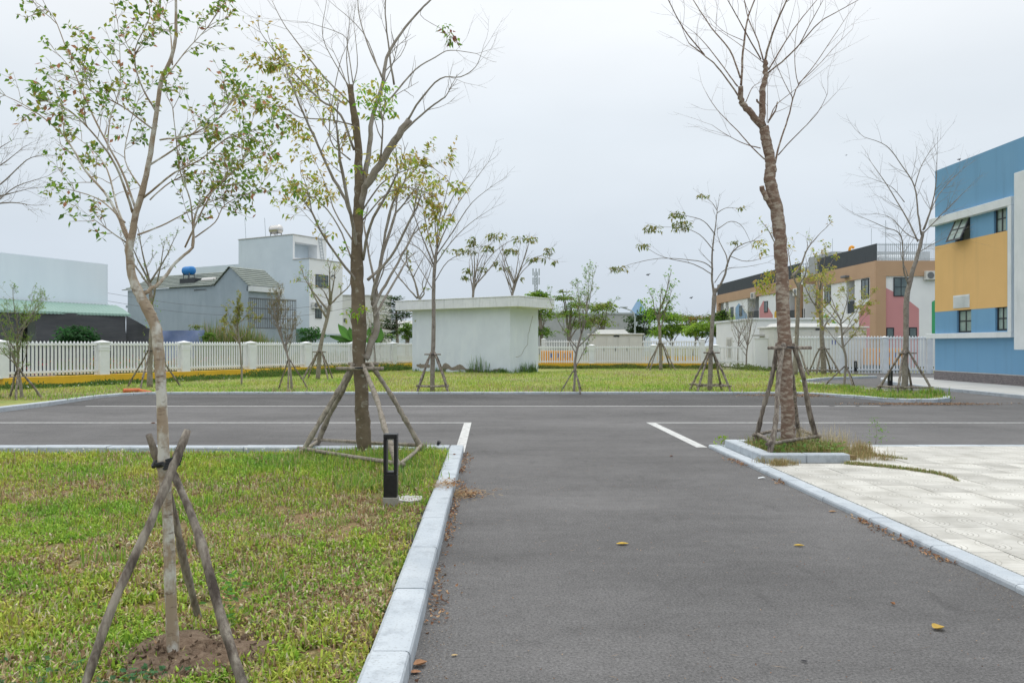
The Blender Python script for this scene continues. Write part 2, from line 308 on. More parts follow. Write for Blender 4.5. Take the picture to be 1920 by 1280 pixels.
def tilemat():
    m = bpy.data.materials.new('relief_tile'); m.use_nodes = True; t = m.node_tree; n = t.nodes; l = t.links; b = n['Principled BSDF']; b.inputs['Roughness'].default_value = .8; b.inputs['Specular IOR Level'].default_value = .3
    tcn = n.new('ShaderNodeTexCoord'); 
    def mth(op, a, c=None, d=None):
        x = n.new('ShaderNodeMath'); x.operation = op
        for i, q in enumerate((a, c, d)):
            if q is None: continue
            if isinstance(q, (int, float)): x.inputs[i].default_value = q
            else: l.new(q, x.inputs[i])
        return x.outputs[0]
    s = n.new('ShaderNodeSeparateXYZ'); l.new(tcn.outputs['Object'], s.inputs[0])
    X, Y = mth('WRAP', s.outputs[0], .205, -.205), mth('WRAP', s.outputs[1], .205, -.205)
    # rings round two mid-side points, straight grooves along the other sides: the relief cast into the tile
    d1 = mth('SQRT', mth('ADD', mth('POWER', mth('SUBTRACT', X, .205), 2), mth('POWER', mth('MULTIPLY', Y, .9), 2)))
    d2 = mth('SQRT', mth('ADD', mth('POWER', mth('ADD', X, .205), 2), mth('POWER', mth('MULTIPLY', Y, .9), 2)))
    d = mth('MINIMUM', d1, d2)
    g = mth('PINGPONG', d, .0185)
    w = mth('PINGPONG', mth('ADD', Y, .3), .02)
    sel = mth('LESS_THAN', d, .15)
    h = mth('ADD', mth('MULTIPLY', g, sel), mth('MULTIPLY', w, mth('SUBTRACT', 1, sel)))
    r = n.new('ShaderNodeMapRange'); r.inputs[1].default_value = .001; r.inputs[2].default_value = .006; l.new(h, r.inputs[0])
    nz = n.new('ShaderNodeTexNoise'); nz.inputs['Scale'].default_value = 3; nz.inputs['Detail'].default_value = 6; gp = n.new('ShaderNodeNewGeometry'); l.new(gp.outputs['Position'], nz.inputs[0])
    mr = n.new('ShaderNodeMapRange'); mr.inputs[1].default_value = .4; mr.inputs[2].default_value = .65; l.new(nz.outputs[0], mr.inputs[0])
    c = n.new('ShaderNodeMixRGB'); c.inputs[1].default_value = (.63, .615, .565, 1); c.inputs[2].default_value = (.47, .455, .41, 1); l.new(mr.outputs[0], c.inputs[0])
    c2 = n.new('ShaderNodeMixRGB'); c2.inputs[1].default_value = (.36, .345, .30, 1); l.new(r.outputs[0], c2.inputs[0]); l.new(c.outputs[0], c2.inputs[2])
    oi = n.new('ShaderNodeObjectInfo'); rr = n.new('ShaderNodeMapRange'); rr.inputs[3].default_value = .84; rr.inputs[4].default_value = 1.08; l.new(oi.outputs['Random'], rr.inputs[0])
    hv = n.new('ShaderNodeHueSaturation'); l.new(rr.outputs[0], hv.inputs['Value']); l.new(c2.outputs[0], hv.inputs['Color']); l.new(hv.outputs[0], b.inputs['Base Color'])
    bp = n.new('ShaderNodeBump'); bp.inputs['Strength'].default_value = .6; bp.inputs['Distance'].default_value = .004; l.new(r.outputs[0], bp.inputs['Height']); l.new(bp.outputs[0], b.inputs['Normal'])
    return m
M['tilepave'] = tilemat()

# ------------------------------------------------------------------ ground, roads, kerbs, paving
def poly_sheet(name, pts, z, m, **k):
    mb = MB(); mb.add([(x, y, z) for x, y in pts], [list(range(len(pts)))]); return mb.build(name, m, origin=(0, 0, 0), **k)
poly_sheet('ground', [(-900, -300), (900, -300), (900, 1500), (-900, 1500)], -.06, M['ground'], kind='structure')
poly_sheet('road', [(-45, -8), (45, -8), (45, 46), (-45, 46)], 0, M['asphalt'], kind='structure')
mb = MB(); mb.quad((-11.6, 21.2, .003), (10.6, 21.2, .003), (10.6, 25.41, .05), (-11.6, 25.41, .05))
mb.quad((10.6, 21.2, .003), (11.1, 22.0, .003), (11.0, 23.4, .03), (10.6, 25.41, .05)); mb.build('parking_bay', M['asphalt_bay'], origin=(0, 0, 0), kind='structure')
mk = MB()
def stripe(x0, x1, y0, y1, z=.004): mk.quad((x0, y0, z), (x1, y0, z), (x1, y1, z), (x0, y1, z))
stripe(-.525, -.375, 11.92, 16.44); stripe(3.24, 3.41, 12.52, 16.44); stripe(-30, -.375, 16.45, 16.56); stripe(3.24, 26, 16.45, 16.56)
stripe(-10.6, 8.9, 20.92, 21.05); stripe(9.05, 9.6, 20.92, 21.05); stripe(9.7, 10.25, 20.92, 21.05)
mk.build('road_marking', M['paint'], origin=(0, 0, 0), kind='structure')

FAR = [(-30, 15.5), (-16, 16.2), (-12.4, 17), (-11.75, 18), (-11.7, 19.2), (-11.6, 21.2), (-11.6, 23.7), (-11.4, 24.7), (-10.8, 25.3), (-9.5, 25.4), (9.6, 25.4), (10.2, 24.9), (10.5, 24.2), (10.9, 23.5), (11.15, 22.6), (11.6, 22.15), (12.3, 22.1), (13, 22.6), (13.5, 23.4), (13.55, 24.5), (13.2, 27.1), (13.1, 28.6), (13.1, 30.8), (12.95, 32.7), (13.5, 34.3), (15.3, 36.6), (16.4, 37.5), (18.85, 38.9)]
FARP = FAR+[(18.9, 44.6), (11, 52.3), (-5.5, 52.3), (-15.2, 32.5), (-25, 14.5)]
poly_sheet('far_lawn', FARP, .085, M['lawn_far'], kind='structure')

def kerb_run(name, path, w, z0, z1, side, blk=1.0, start=0.0, gap=.011):
    """kerb blocks about a metre long laid along PATH; side +1: the kerb body lies left of the path"""
    root = struct(name, (path[0][0], path[0][1], z0))
    p = A([(x, y) for x, y in path], float); seg = np.linalg.norm(np.diff(p, axis=0), axis=1); L = np.concatenate([[0], np.cumsum(seg)])
    nn = np.zeros_like(p); t = np.diff(p, axis=0)/seg[:, None]; nl = np.stack([-t[:, 1], t[:, 0]], 1)*side
    nn[0] = nl[0]; nn[-1] = nl[-1]; nn[1:-1] = nl[:-1]+nl[1:]; nn[1:-1] /= (np.linalg.norm(nn[1:-1], axis=1)**2/2)[:, None]
    def at(s): return A([np.interp(s, L, p[:, 0]), np.interp(s, L, p[:, 1])]), A([np.interp(s, L, nn[:, 0]), np.interp(s, L, nn[:, 1])])
    cuts = [0.0]+list(np.arange(start if start > 0 else blk, L[-1]-.2, blk))+[L[-1]]
    for a, b in zip(cuts[:-1], cuts[1:]):
        ss = [a+gap/2]+[q for q in L if a+.02 < q < b-.02]+[b-gap/2]; jz = rng.normal(0, .0025); jo = rng.normal(0, .0025)
        prof = [(0, z0), (0, z1-.022), (.008, z1-.006), (.024, z1), (w-.02, z1), (w, z1-.015), (w, z0)]
        V = []
        for s in ss:
            c, n = at(s)
            for o, z in prof: q = c+n*(o+jo); V.append((q[0], q[1], z+(jz if z > z0 else 0)))
        k = len(prof); f = [[i*k+j, i*k+(j+1) % k, (i+1)*k+(j+1) % k, (i+1)*k+j] for i in range(len(ss)-1) for j in range(k)]
        mb = MB(); mb.add(V, [A(f), list(range(k))[::-1], [(len(ss)-1)*k+q for q in range(k)]]); mb.build('kerb_block', M['kerb'], root)
    return root
kerb_run('near_kerb', [(-.385, -.12), (-.385, 11.9)], .2, -.02, .12, 1)
kerb_run('cross_street_kerb', [(-.589, 11.9), (-22, 11.9)], .24, -.02, .12, 1)
kerb_run('paving_kerb', [(3.415, .2), (3.415, 12.5)], .185, -.02, .05, -1)
kerb_run('paving_end_kerb', [(3.604, 12.5), (20, 12.5)], .2, -.02, .051, -1)
kerb_run('far_kerb', FAR[1:], .2, -.02, .115, 1)
poly_sheet('building_pavement', [(15.9, 4), (19.55, 4), (60, 4), (60, 35.7), (20.5, 36), (19.6, 38.3), (18.2, 37.2), (17.3, 35.4), (16.4, 32.5), (15.95, 29.5)][::1], .1, M['concrete'], kind='structure')
kerb_run('building_kerb', [(15.9, 5), (15.95, 29.5), (16.4, 32.5), (17.3, 35.4), (18.2, 37.2)], .16, -.02, .104, -1)

# near lawn with the bare patch round the first tree
xs = np.arange(-16, -.58, .13); ys = np.arange(-1, 11.66, .13); XX, YY = np.meshgrid(xs, ys)
def lawn_z(x, y): return .05+.035*vnoise(x, y, 1.1, 3)+.012*vnoise(x, y, 5, 4)-.06*np.clip((np.asarray(y)-11.0)/.5, 0, 1)
ZZ = lawn_z(XX, YY); mb = MB(); n_, m_ = XX.shape; i = np.arange(n_-1)[:, None]*m_; j = np.arange(m_-1)[None]
mb.add(np.stack([XX, YY, ZZ], -1).reshape(-1, 3), np.stack([i+j, i+j+1, i+m_+j+1, i+m_+j], -1).reshape(-1, 4)); mb.build('near_lawn', M['soil'], smooth=True, origin=(0, 0, 0), kind='structure')
T1 = A((-1.545, 3.92))
mb = MB(); V = [(T1[0]+.05, T1[1]+.05, .105)]
for r, z in ((.12, .098), (.21, .09), (.30, .078), (.40, .035)):
    for a in np.linspace(0, 2*math.pi, 28, endpoint=False):
        q = r*(1+.16*math.sin(3*a+1)+.14*rng.normal()); V.append((T1[0]+.08+1.15*q*math.cos(a), T1[1]+q*math.sin(a), z+.03*rng.random()))
f = [[0, 1+k, 1+(k+1) % 28] for k in range(28)]; q4 = [[1+r*28+k, 1+r*28+(k+1) % 28, 29+r*28+(k+1) % 28, 29+r*28+k][::-1] for r in range(3) for k in range(28)]
mb.add(V, [A(f), A(q4)]); mb.build('bare_soil', M['brown_soil'], smooth=True, kind='structure')

# paving: a bed with every tile a piece
pav = struct('paving', (3.6, 4, 0))
mb = MB(); mb.box(3.602, 30, -4, 12.3, -.03, .036); mb.build('paving_bed', M['rawconc'], pav)
tm = {}
def tile_mesh(w, d):
    k = (round(w, 3), round(d, 3))
    if k not in tm:
        b = MB(); b.box(-w/2, w/2, -d/2, d/2, -.03, 0, bev=.0025); me = b.mesh('tile'); me.materials.append(M['tilepave']); tm[k] = me
    return tm[k]
T = .41; g_ = .006; x = 3.603; cols = [(3.603, 3.868)]
while cols[-1][1] < 16: cols.append((cols[-1][1], cols[-1][1]+T))
rows = []; y = 8.05-T*25
while y < 12.29: rows.append((y, min(y+T, 12.298))); y += T
cells = [(a, b, c, d) for a, b in cols for c, d in rows if d-c > .05 and not (a < 4.7 and d > 10.55 and b < 4.9)]
inview = lambda q: q[0] < .668*q[3]+.3 and q[3] > 4.2
cells.sort(key=lambda q: (not inview(q), q[0]-.668*q[3] if not inview(q) else 0))
for a, b, c, d in cells[:300]:
    put('tile', tile_mesh(b-a-g_, d-c-g_), pav, ((a+b)/2-3.6, (c+d)/2-4, .05+rng.normal(0, .0012)), (rng.normal(0, .002), rng.normal(0, .002), 0))
mb = MB(); og = A((3.868+T/2, 8.05-T/2, 0.))
for a, b, c, d in cells[300:]: mb.box(a+g_/2, b-g_/2, c+g_/2, d-g_/2, .02, .05+rng.normal(0, .0012))
me = mb.mesh('outer_tiles', og); me.materials.append(M['tilepave']); put('outer_tiles', me, pav, og-A((3.6, 4, 0)), kind='stuff')
# planter of the tall bare tree
pl = thing('tree_planter', 'low grey kerbed planter round the tall bare tree on pale paving', 'planter', (3.61, 10.6, .05))
for (x0, x1, y0, y1) in ((3.61, 4.2, 10.6, 10.79), (4.204, 4.78, 10.6, 10.79), (3.61, 3.8, 10.794, 11.5), (3.61, 3.8, 11.504, 12.29), (3.804, 4.78, 12.1, 12.29)):
    mb = MB(); mb.box(x0, x1, y0, y1, .03, .155, bev=.014); mb.build('kerb_block', M['kerb'], pl)
mb = MB(); mb.box(3.8, 4.95, 10.79, 12.1, .02, .11); mb.build('planter_soil', M['soil'], pl)

# ------------------------------------------------------------------ buildings: facades with real openings
class Fac:
    """vertical facade through (x, y) running along u; n points inwards"""
    def __init__(s, x, y, ux, uy, n=None):
        s.C = A((x, y, 0.)); s.u = nrm((ux, uy, 0)); a = A((-s.u[1], s.u[0], 0)); s.n = a if np.dot(a, (x, y, 0)) > 0 else -a
        if n is not None: s.n = nrm((n[0], n[1], 0))
    def p(s, a, z, d=0): return s.C+s.u*a+s.n*d+A((0, 0, z))
    def px(s, x, y):                        # photo pixel -> (distance along, height)
        k = (x-CX)/F; a = (k*s.C[1]-s.C[0])/(s.u[0]-k*s.u[1]); Y = s.C[1]+s.u[1]*a; return a, H+(CY-y)/F*Y
    def rect(s, x0, y0, x1, y1):
        a, z = s.px(x0, y0); b, w = s.px(x1, y1); return min(a, b), max(a, b), min(z, w), max(z, w)
    def wall(s, mb, a0, a1, z0, z1, holes=(), d=0):
        xs = sorted({a0, a1, *[h[0] for h in holes], *[h[1] for h in holes]}); zs = sorted({z0, z1, *[h[2] for h in holes], *[h[3] for h in holes]})
        for i in range(len(xs)-1):
            for j in range(len(zs)-1):
                cx, cz = (xs[i]+xs[i+1])/2, (zs[j]+zs[j+1])/2
                if any(h[0] < cx < h[1] and h[2] < cz < h[3] for h in holes): continue
                mb.quad(s.p(xs[i], zs[j], d), s.p(xs[i+1], zs[j], d), s.p(xs[i+1], zs[j+1], d), s.p(xs[i], zs[j+1], d))
        for h in holes:
            r = h[4] if len(h) > 4 else .2; q = [(h[0], h[2]), (h[1], h[2]), (h[1], h[3]), (h[0], h[3])]
            for k in range(4):
                a, b = q[k], q[(k+1) % 4]; mb.quad(s.p(*a, d), s.p(*b, d), s.p(*b, d+r), s.p(*a, d+r))
    def bx(s, mb, a0, a1, z0, z1, d0, d1, bev=0):
        return mb.pbox(s.p(a0, z0, d0), s.u*(a1-a0), s.n*(d1-d0), (0, 0, z1-z0), bev)
    def window(s, par, a0, a1, z0, z1, d=-.07, cols=2, rows=1, fw=.06, fm='dark', gm='glass', name='window'):
        mb = MB(); t = .07
        for (p, q, r, w) in ((a0, a1, z0, z0+fw), (a0, a1, z1-fw, z1), (a0, a0+fw, z0+fw, z1-fw), (a1-fw, a1, z0+fw, z1-fw)): s.bx(mb, p, q, r, w, d, d+t)
        for c in range(1, cols):
            x = a0+(a1-a0)*c/cols; s.bx(mb, x-fw*.4, x+fw*.4, z0+fw, z1-fw, d+.005, d+t)
        for r in range(1, rows):
            z = z0+(z1-z0)*r/rows; s.bx(mb, a0+fw, a1-fw, z-fw*.35, z+fw*.35, d+.01, d+t)
        f = mb.build(name, M[fm], par); g = MB(); s.bx(g, a0+fw*.6, a1-fw*.6, z0+fw*.6, z1-fw*.6, d+.025, d+.045); g.build('pane', M[gm], f); return f
    def panel(s, par, pts, m, name='painted_panel', d=-.004, t=.02):
        mb = MB(); mb.prism([s.p(a, z, d) for a, z in pts], s.n*(-t) if False else s.n*t*.1+A((0, 0, 0))); return mb.build(name, M[m], par)
    def shape(s, par, pix, m, d=-.006, name='painted_panel'):
        return s.panel(par, [s.px(*q) for q in pix], m, name, d)
def ac_unit(fc, a, z, w=.85, h=.6, label=''):
    o = fc.p(a, z, -.38); t = thing('air_conditioner', label, 'air conditioner', o, 'wall mounted air conditioner units')
    mb = MB(); fc.bx(mb, a, a+w, z, z+h, -.38, -.06, .02); mb.build('casing', M['cream'], t)
    mb = MB(); c = fc.p(a+w*.38, z+h*.5, -.40)
    mb.lathe(c, [(0, h*.38), (.03, h*.38)], 20, fc.n); mb.build('fan_grille', M['iron'], t)
    for q in (.15, .85): mb = MB(); fc.bx(mb, a+w*q-.02, a+w*q+.02, z-.05, z-.003, -.36, 0); mb.build('bracket', M['rail'], t)
    return t

# --- blue and ochre building at the pavement
X0 = 19.6; bb = thing('blue_building', 'tall sky blue building with ochre panel, white frame and brick base', 'building', (X0, 35.2, .1))
f = Fac(X0, 35.2, 0, -1, n=(1, 0)); DB = 30
w1 = f.rect(1791, 409, 1819, 451); w2 = f.rect(1863.5, 386, 1886.5, 434); w3 = f.rect(1794, 581, 1821, 623); w4 = f.rect(1866, 574.5, 1888, 619.5)
HB = 9.25; holes = [(*w, .22) for w in (w1, w2, w3, w4)]
mb = MB(); f.wall(mb, 0, DB, .46, HB, holes); mb.quad(f.p(0, .46), f.p(0, HB), f.p(0, HB, 25), f.p(0, .46, 25)); mb.quad(f.p(0, HB), f.p(DB, HB), f.p(DB, HB, 25), f.p(0, HB, 25)); mb.quad(f.p(DB, 0), f.p(DB, HB), f.p(DB, HB, 25), f.p(DB, 0, 25))
mb.build('wall', M['blue'], bb)
mb = MB(); f.bx(mb, -.03, DB, .09, .47, -.03, 25); mb.build('brick_base', M['masonry'], bb)
mb = MB(); f.bx(mb, -.035, DB, .47, .50, -.035, .02); mb.build('base_ledge', M['concrete'], bb)
a_, zt = f.px(1753, 463); _, zb = f.px(1753, 585); zt2 = f.px(1887, 432)[1]; zt = (zt+zt2)/2; ae = f.px(1889, 500)[0]
vx = f.rect(1788.5, 554.5, 1818.5, 576)
mb = MB(); f.wall(mb, 0, ae, zb, zt, (), -.004); mb.quad(f.p(-.004, zb, -.004), f.p(-.004, zt, -.004), f.p(-.004, zt, 3), f.p(-.004, zb, 3)); mb.build('painted_panel', M['ochre'], bb)
pr = .25; fp = Fac(X0-pr, 35.2, 0, -1, n=(1, 0)); ae = fp.px(1888.5, 500)[0]; ao = fp.px(1895.5, 500)[0]; zt1 = fp.px(1888, 386)[1]; zt0 = fp.px(1898, 367)[1]; zb1 = fp.px(1888, 622)[1]; zb0 = fp.px(1895, 632.5)[1]
mb = MB(); f.bx(mb, -.06, ao, zt1, zt0, -pr, .01, .01); mb.build('frame_bar', M['white'], bb)
mb = MB(); f.bx(mb, -.3, ao, zb0, zb1, -pr, .01, .01); mb.build('frame_bar', M['white'], bb)
mb = MB(); f.bx(mb, ae, ao, zb1+.002, zt1-.002, -pr+.003, .01, .01); mb.build('frame_bar', M['white'], bb)
g2 = Fac(X0-.5, 35.2, 0, -1, n=(1, 0)); a2, z2t = g2.px(1901, 325); _, z2b = g2.px(1908, 655.5)
mb = MB(); g2.bx(mb, a2, a2+7, z2b, z2t, 0, .5, .01); mb.build('frame_panel', M['white'], bb)
for w in (w2, w3, w4): f.window(bb, *w, d=.08, cols=2, rows=2, gm='greenglass', fw=.07)
# the open awning sash of the first window hinges at its head
a0, a1, z0, z1 = w1; wf = MB()
for (p, q, r, w) in ((a0, a1, z0, z0+.06), (a0, a1, z1-.06, z1), (a0, a0+.06, z0+.06, z1-.06), (a1-.06, a1, z0+.06, z1-.06)): f.bx(wf, p, q, r, w, .08, .15)
wf = wf.build('window', M['dark'], bb); g = MB(); hh = z1-z0; th = math.radians(24); dn = A((0, 0, -1))*math.cos(th)-f.n*math.sin(th); no = f.n*math.cos(th)-A((0, 0, 1))*math.sin(th)*0
o = f.p(a0, z1-.03, .02)
def sb(mb, s0, s1, t0, t1, th_=.05): mb.pbox(o+f.u*s0+dn*t0, f.u*(s1-s0), dn*(t1-t0), f.n*th_)
ww = a1-a0
for q in ((0, ww, 0, .08), (0, ww, hh-.08, hh), (0, .08, .08, hh-.08), (ww-.08, ww, .08, hh-.08), (ww/2-.03, ww/2+.03, .08, hh-.08), (.08, ww-.08, hh/2-.025, hh/2+.025)): sb(g, *q)
g.build('open_sash', M['dark'], wf); g = MB(); g.pbox(o+f.u*.05+dn*.05+f.n*.02, f.u*(ww-.1), dn*(hh-.1), f.n*.015); g.build('pane', M['greenglass'], wf)
g = MB(); f.bx(g, a0, a1, z0, z1, .3, .32); g.build('room_shade_panel', M['recess'], wf)  # grey panel close behind the sash, painting in the dim room
vent = MB(); f.bx(vent, *vx, -.03, .0)
for k in range(9):
    z = vx[2]+.03+(vx[3]-vx[2]-.06)*k/9; f.bx(vent, vx[0]+.03, vx[1]-.03, z, z+.02, -.05, -.03)
vent.build('vent_louvre', M['white'], bb)

# --- the two brown-framed nursery buildings
def nursery(label, Y0, Y1, front_w, pix):
    root = thing('nursery_building', label, 'building', (29, Y0, 0)); L = Fac(29, Y0, 0, 1, n=(1, 0)); R = Fac(29, Y0, 1, 0, n=(0, 1)); Ln = Y1-Y0
    return root, L, R, Ln
ZT = 7.92
root, L, R, Ln = nursery('nursery building with pink house mural wrapping its brown corner', 60, 70.8, 26, None)
mb = MB(); L.wall(mb, 0, Ln, 0, ZT-.02, [(*L.rect(1587, 523, 1602.5, 587), 1.2)]); R.wall(mb, 0, 26, 0, ZT-.02); mb.quad(L.p(0, ZT-.02), L.p(Ln, ZT-.02), L.p(Ln, ZT-.02, 26), L.p(0, ZT-.02, 26)); mb.quad(L.p(Ln, 0), L.p(Ln, ZT-.02), L.p(Ln, ZT-.02, 26), L.p(Ln, 0, 26)); mb.build('wall', M['housewhite2'], root)
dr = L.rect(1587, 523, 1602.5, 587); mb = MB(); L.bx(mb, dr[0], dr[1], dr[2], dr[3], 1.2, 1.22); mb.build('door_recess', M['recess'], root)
mb = MB(); L.bx(mb, dr[0], dr[1], dr[2], dr[2]+1.0, .1, .14); mb.build('balcony_screen', M['mesh'], root)
bw = 1.15
mb = MB(); L.bx(mb, -.0, Ln, ZT-bw, ZT, -.12, .3); mb.build('brown_band', M['brown'], root)
mb = MB(); R.bx(mb, -.115, 26, ZT-bw-.0, ZT+.002, -.14, .3); mb.build('brown_band', M['brown'], root)
mb = MB(); mb.box(29-.125, 29.66, 60-.145, 60.75, 0, ZT-bw-.003); mb.build('corner_pillar', M['brown'], root)
mb = MB(); L.bx(mb, Ln-1.2, Ln+.003, 0, ZT-bw-.003, -.12, .2); mb.build('side_pillar', M['brown'], root)
R.shape(root, [(1659, 698), (1659, 538.5), (1697, 558), (1723, 578.5), (1723, 698)], 'pink', -.01)
L.shape(root, [(1635, 698), (1635, 555), (1611, 586), (1611, 615), (1616, 650), (1616, 698)], 'pink', -.01)
L.shape(root, [(1578, 625), (1572, 608), (1548, 588), (1540, 600), (1538, 625)], 'green', -.01)
R.shape(root, [(1747, 625), (1747, 566), (1752, 563), (1790, 563), (1790, 625)], 'green', -.01)
for q in ((1547, 537, 1558, 568), (1616, 524, 1630, 559)): L.window(root, *L.rect(*q), cols=2, fw=.09)
R.window(root, *R.rect(1675, 520.5, 1703, 555.5), cols=2, rows=2)
for q in ((1661.5, 614, 1675.5, 632), (1704, 613.5, 1718.5, 632)): R.window(root, *R.rect(*q), cols=1)
mb = MB(); L.bx(mb, 0.02, Ln, ZT+.003, ZT+1.3, -.0, .06); mb.build('roof_screen', M['mesh'], root)
mb = MB()
for k in range(176): R.bx(mb, .05+k*.147, .09+k*.147, ZT+.003, ZT+1.32, .0, .03)
R.bx(mb, 0, 26, ZT+.1, ZT+.15, .03, .06); R.bx(mb, 0, 26, ZT+1.2, ZT+1.25, .03, .06); o = mb.build('roof_railing', M['rail'], root, kind='stuff')
mb = MB(); R.bx(mb, -1.5+2, 9, ZT, ZT+1.75, 9, 14); mb.build('stair_block', M['grey'], root)
for x, y, zz in ((30.2, 61, 3.2), (31.5, 66, 3.3), (30, 70, 3)): mb = MB(); mb.tube([(x, y, ZT), (x, y, ZT+zz)], .02, 5); mb.build('lightning_rod', M['rail'], root)
t = thing('roof_tank', 'white rounded tank behind the rooftop railing of the nursery building', 'tank', (30, 61.5, ZT)); mb = MB(); mb.box(29.9, 33, 61.3, 62.2, ZT+.05, ZT+.62, .15); mb.build('tank_shell', M['white'], t)
mb = MB(); mb.tube(crs([P(1593, 475, 66), P(1593.5, 466, 66), P(1597, 462.5, 66), P(1601, 465, 66)], 4), .11, 8); o = mb.build('roof_vent_pipe', M['orange'], None, label='small orange bent vent pipe showing above the dark roof screen', cat='vent pipe')
ac_unit(R, R.px(1731, 525)[0], R.px(1731, 525)[1], .95, .65, 'beige air conditioner high on the white nursery wall near the blue building')
t = thing('wall_lamp', 'small dark floodlight above the tall doorway of the nursery', 'lamp', L.p(L.px(1590, 520)[0], L.px(1590, 520)[1])); mb = MB(); a, z = L.px(1590, 520); L.bx(mb, a-.5, a+.3, z-.05, z+.12, -.5, -.1, .02); mb.build('lamp_head', M['iron'], t)

root, L, R, Ln = nursery('farther nursery building with blue, pink and yellow house murals', 74.6, 101.9, 3, None)
lo = L.rect(1401.7, 553, 1423, 600); l2 = L.rect(1479, 538, 1506, 600); l3 = L.rect(1347.5, 566, 1357, 600); l4 = L.rect(1360.5, 564, 1366, 600)
mb = MB(); L.wall(mb, 0, Ln, 0, ZT-.02, [(*lo, 2), (*l2, 2), (*l3, 1.5), (*l4, 1.5)]); R.wall(mb, 0, 24, 0, ZT-.02); mb.quad(L.p(0, ZT-.02), L.p(Ln, ZT-.02), L.p(Ln, ZT-.02, 24), L.p(0, ZT-.02, 24)); mb.quad(L.p(Ln, 0), L.p(Ln, ZT-.02), L.p(Ln, ZT-.02, 24), L.p(Ln, 0, 24)); mb.build('wall', M['housewhite2'], root)
for q in (lo, l2, l3, l4):
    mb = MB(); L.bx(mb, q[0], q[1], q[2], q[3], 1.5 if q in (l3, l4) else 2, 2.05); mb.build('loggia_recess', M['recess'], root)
for q in (lo, l2):
    mb = MB(); L.bx(mb, q[0], q[1], q[2], q[2]+1.05, .08, .14); mb.build('balcony_screen', M['dark'], root)
mb = MB(); L.bx(mb, 0, Ln, ZT-1.05, ZT, -.12, .3); mb.build('brown_band', M['brown'], root)
mb = MB(); mb.box(29-.125, 29.95, 74.6-.12, 75.7, 0, ZT-1.053); mb.build('corner_pillar', M['brown'], root)
mb = MB(); R.bx(mb, -.115, 12, ZT-1.6, ZT+.002, -.125, .3); mb.build('brown_band', M['brown'], root)
mb = MB(); L.bx(mb, Ln-.9, Ln+.01, 0, ZT-1.053, -.12, .2); mb.build('side_pillar', M['brown'], root)
L.shape(root, [(1367, 600), (1367, 580), (1370, 578), (1379, 595), (1379, 600)], 'lime', -.01)
L.shape(root, [(1379, 600), (1379, 577), (1385.5, 568), (1401, 590), (1401, 600)], 'skyblue', -.01)
L.shape(root, [(1424, 600), (1424, 578), (1431, 564), (1433, 564), (1449, 590), (1449, 600)], 'pink', -.01)
L.shape(root, [(1452, 600), (1452, 586), (1465, 566), (1478, 562), (1478, 600)], 'yellow', -.01)
for q in ((1370.5, 576, 1375.5, 594), (1387, 573.5, 1392, 592), (1433.5, 565, 1440, 585), (1456, 565, 1462, 583)): L.window(root, *L.rect(*q), cols=2, fw=.09)
mb = MB(); L.bx(mb, 0.02, Ln, ZT+.003, ZT+1.35, 0, .06); mb.build('roof_screen', M['mesh'], root)
mb = MB()
for k in range(60): R.bx(mb, .05+k*.2, .09+k*.2, ZT+.003, ZT+1.35, 0, .03)
R.bx(mb, 0, 12, ZT+.1, ZT+.15, .03, .06); R.bx(mb, 0, 12, ZT+1.2, ZT+1.25, .03, .06); mb.build('roof_railing', M['rail'], root, kind='stuff')
mb = MB(); L.bx(mb, 9, 15, ZT, ZT+2.3, 6, 9); mb.build('stair_block', M['grey'], root)
ac_unit(L, lo[0]+.7, lo[2]+2.35, 1.0, .7, 'air conditioner in the loggia between the blue and pink murals')
ac_unit(L, l2[0]+.6, l2[2]+2.3, 1.0, .7, 'air conditioner in the loggia beside the brown corner pillar')

# --- white gate house, gate wall, kiosks, orange cabinets
def simple_house(name, label, cat, fc, a1, d1, z1, m, cap=.12, capz=.14, capm='white', holes=()):
    root = thing(name, label, cat, fc.p(0, 0)); mb = MB(); fc.wall(mb, 0, a1, 0, z1, holes)
    q = [fc.p(0, 0), fc.p(0, 0, d1), fc.p(a1, 0, d1), fc.p(a1, 0)]
    for a, b in zip(q[:-1], q[1:]): mb.quad(a, b, b+A((0, 0, z1)), a+A((0, 0, z1)))
    mb.quad(*[p+A((0, 0, z1)) for p in q]); mb.build('wall', M[m], root)
    if capz: mb = MB(); fc.bx(mb, -cap, a1+cap, z1+.002, z1+capz, -cap, d1+cap, .01); mb.build('roof_edge', M[capm], root)
    return root
gh = simple_house('gate_house', 'plain white flat roofed gate house behind the picket fence', 'building', Fac(18.05, 55, 1, 0), 5.5, 8.7, 3.33, 'housewhite2')
gL = Fac(18.05, 55, 0, 1, n=(1, 0)); q = gL.rect(1363, 632, 1373, 670); mb = MB(); gL.bx(mb, q[0], q[1], q[2], q[3], -.04, .02)
for k in range(14):
    z = q[2]+.1+(q[3]-q[2]-.2)*k/14; gL.bx(mb, q[0]+.15, q[1]-.15, z, z+.06, -.1, -.04)
mb.build('louvre_window', M['cream'], gh)
gw = Fac(16.6, 50, 1, 0); t = thing('gate_wall', 'solid white gate wall between the white picket fences', 'wall', gw.p(0, 0)); mb = MB(); gw.bx(mb, 0, 3.6, .05, 2.0, 0, .2, .01); mb.build('wall_panel', M['housewhite2'], t); mb = MB(); gw.bx(mb, -.04, 3.64, 2.003, 2.06, -.04, .24); mb.build('wall_cap', M['fence_white'], t)
mb = MB(); mb.box(16.9, 19.0, 50.6, 51.6, 2.16, 2.27); mb.build('canopy', M['concrete'], t)
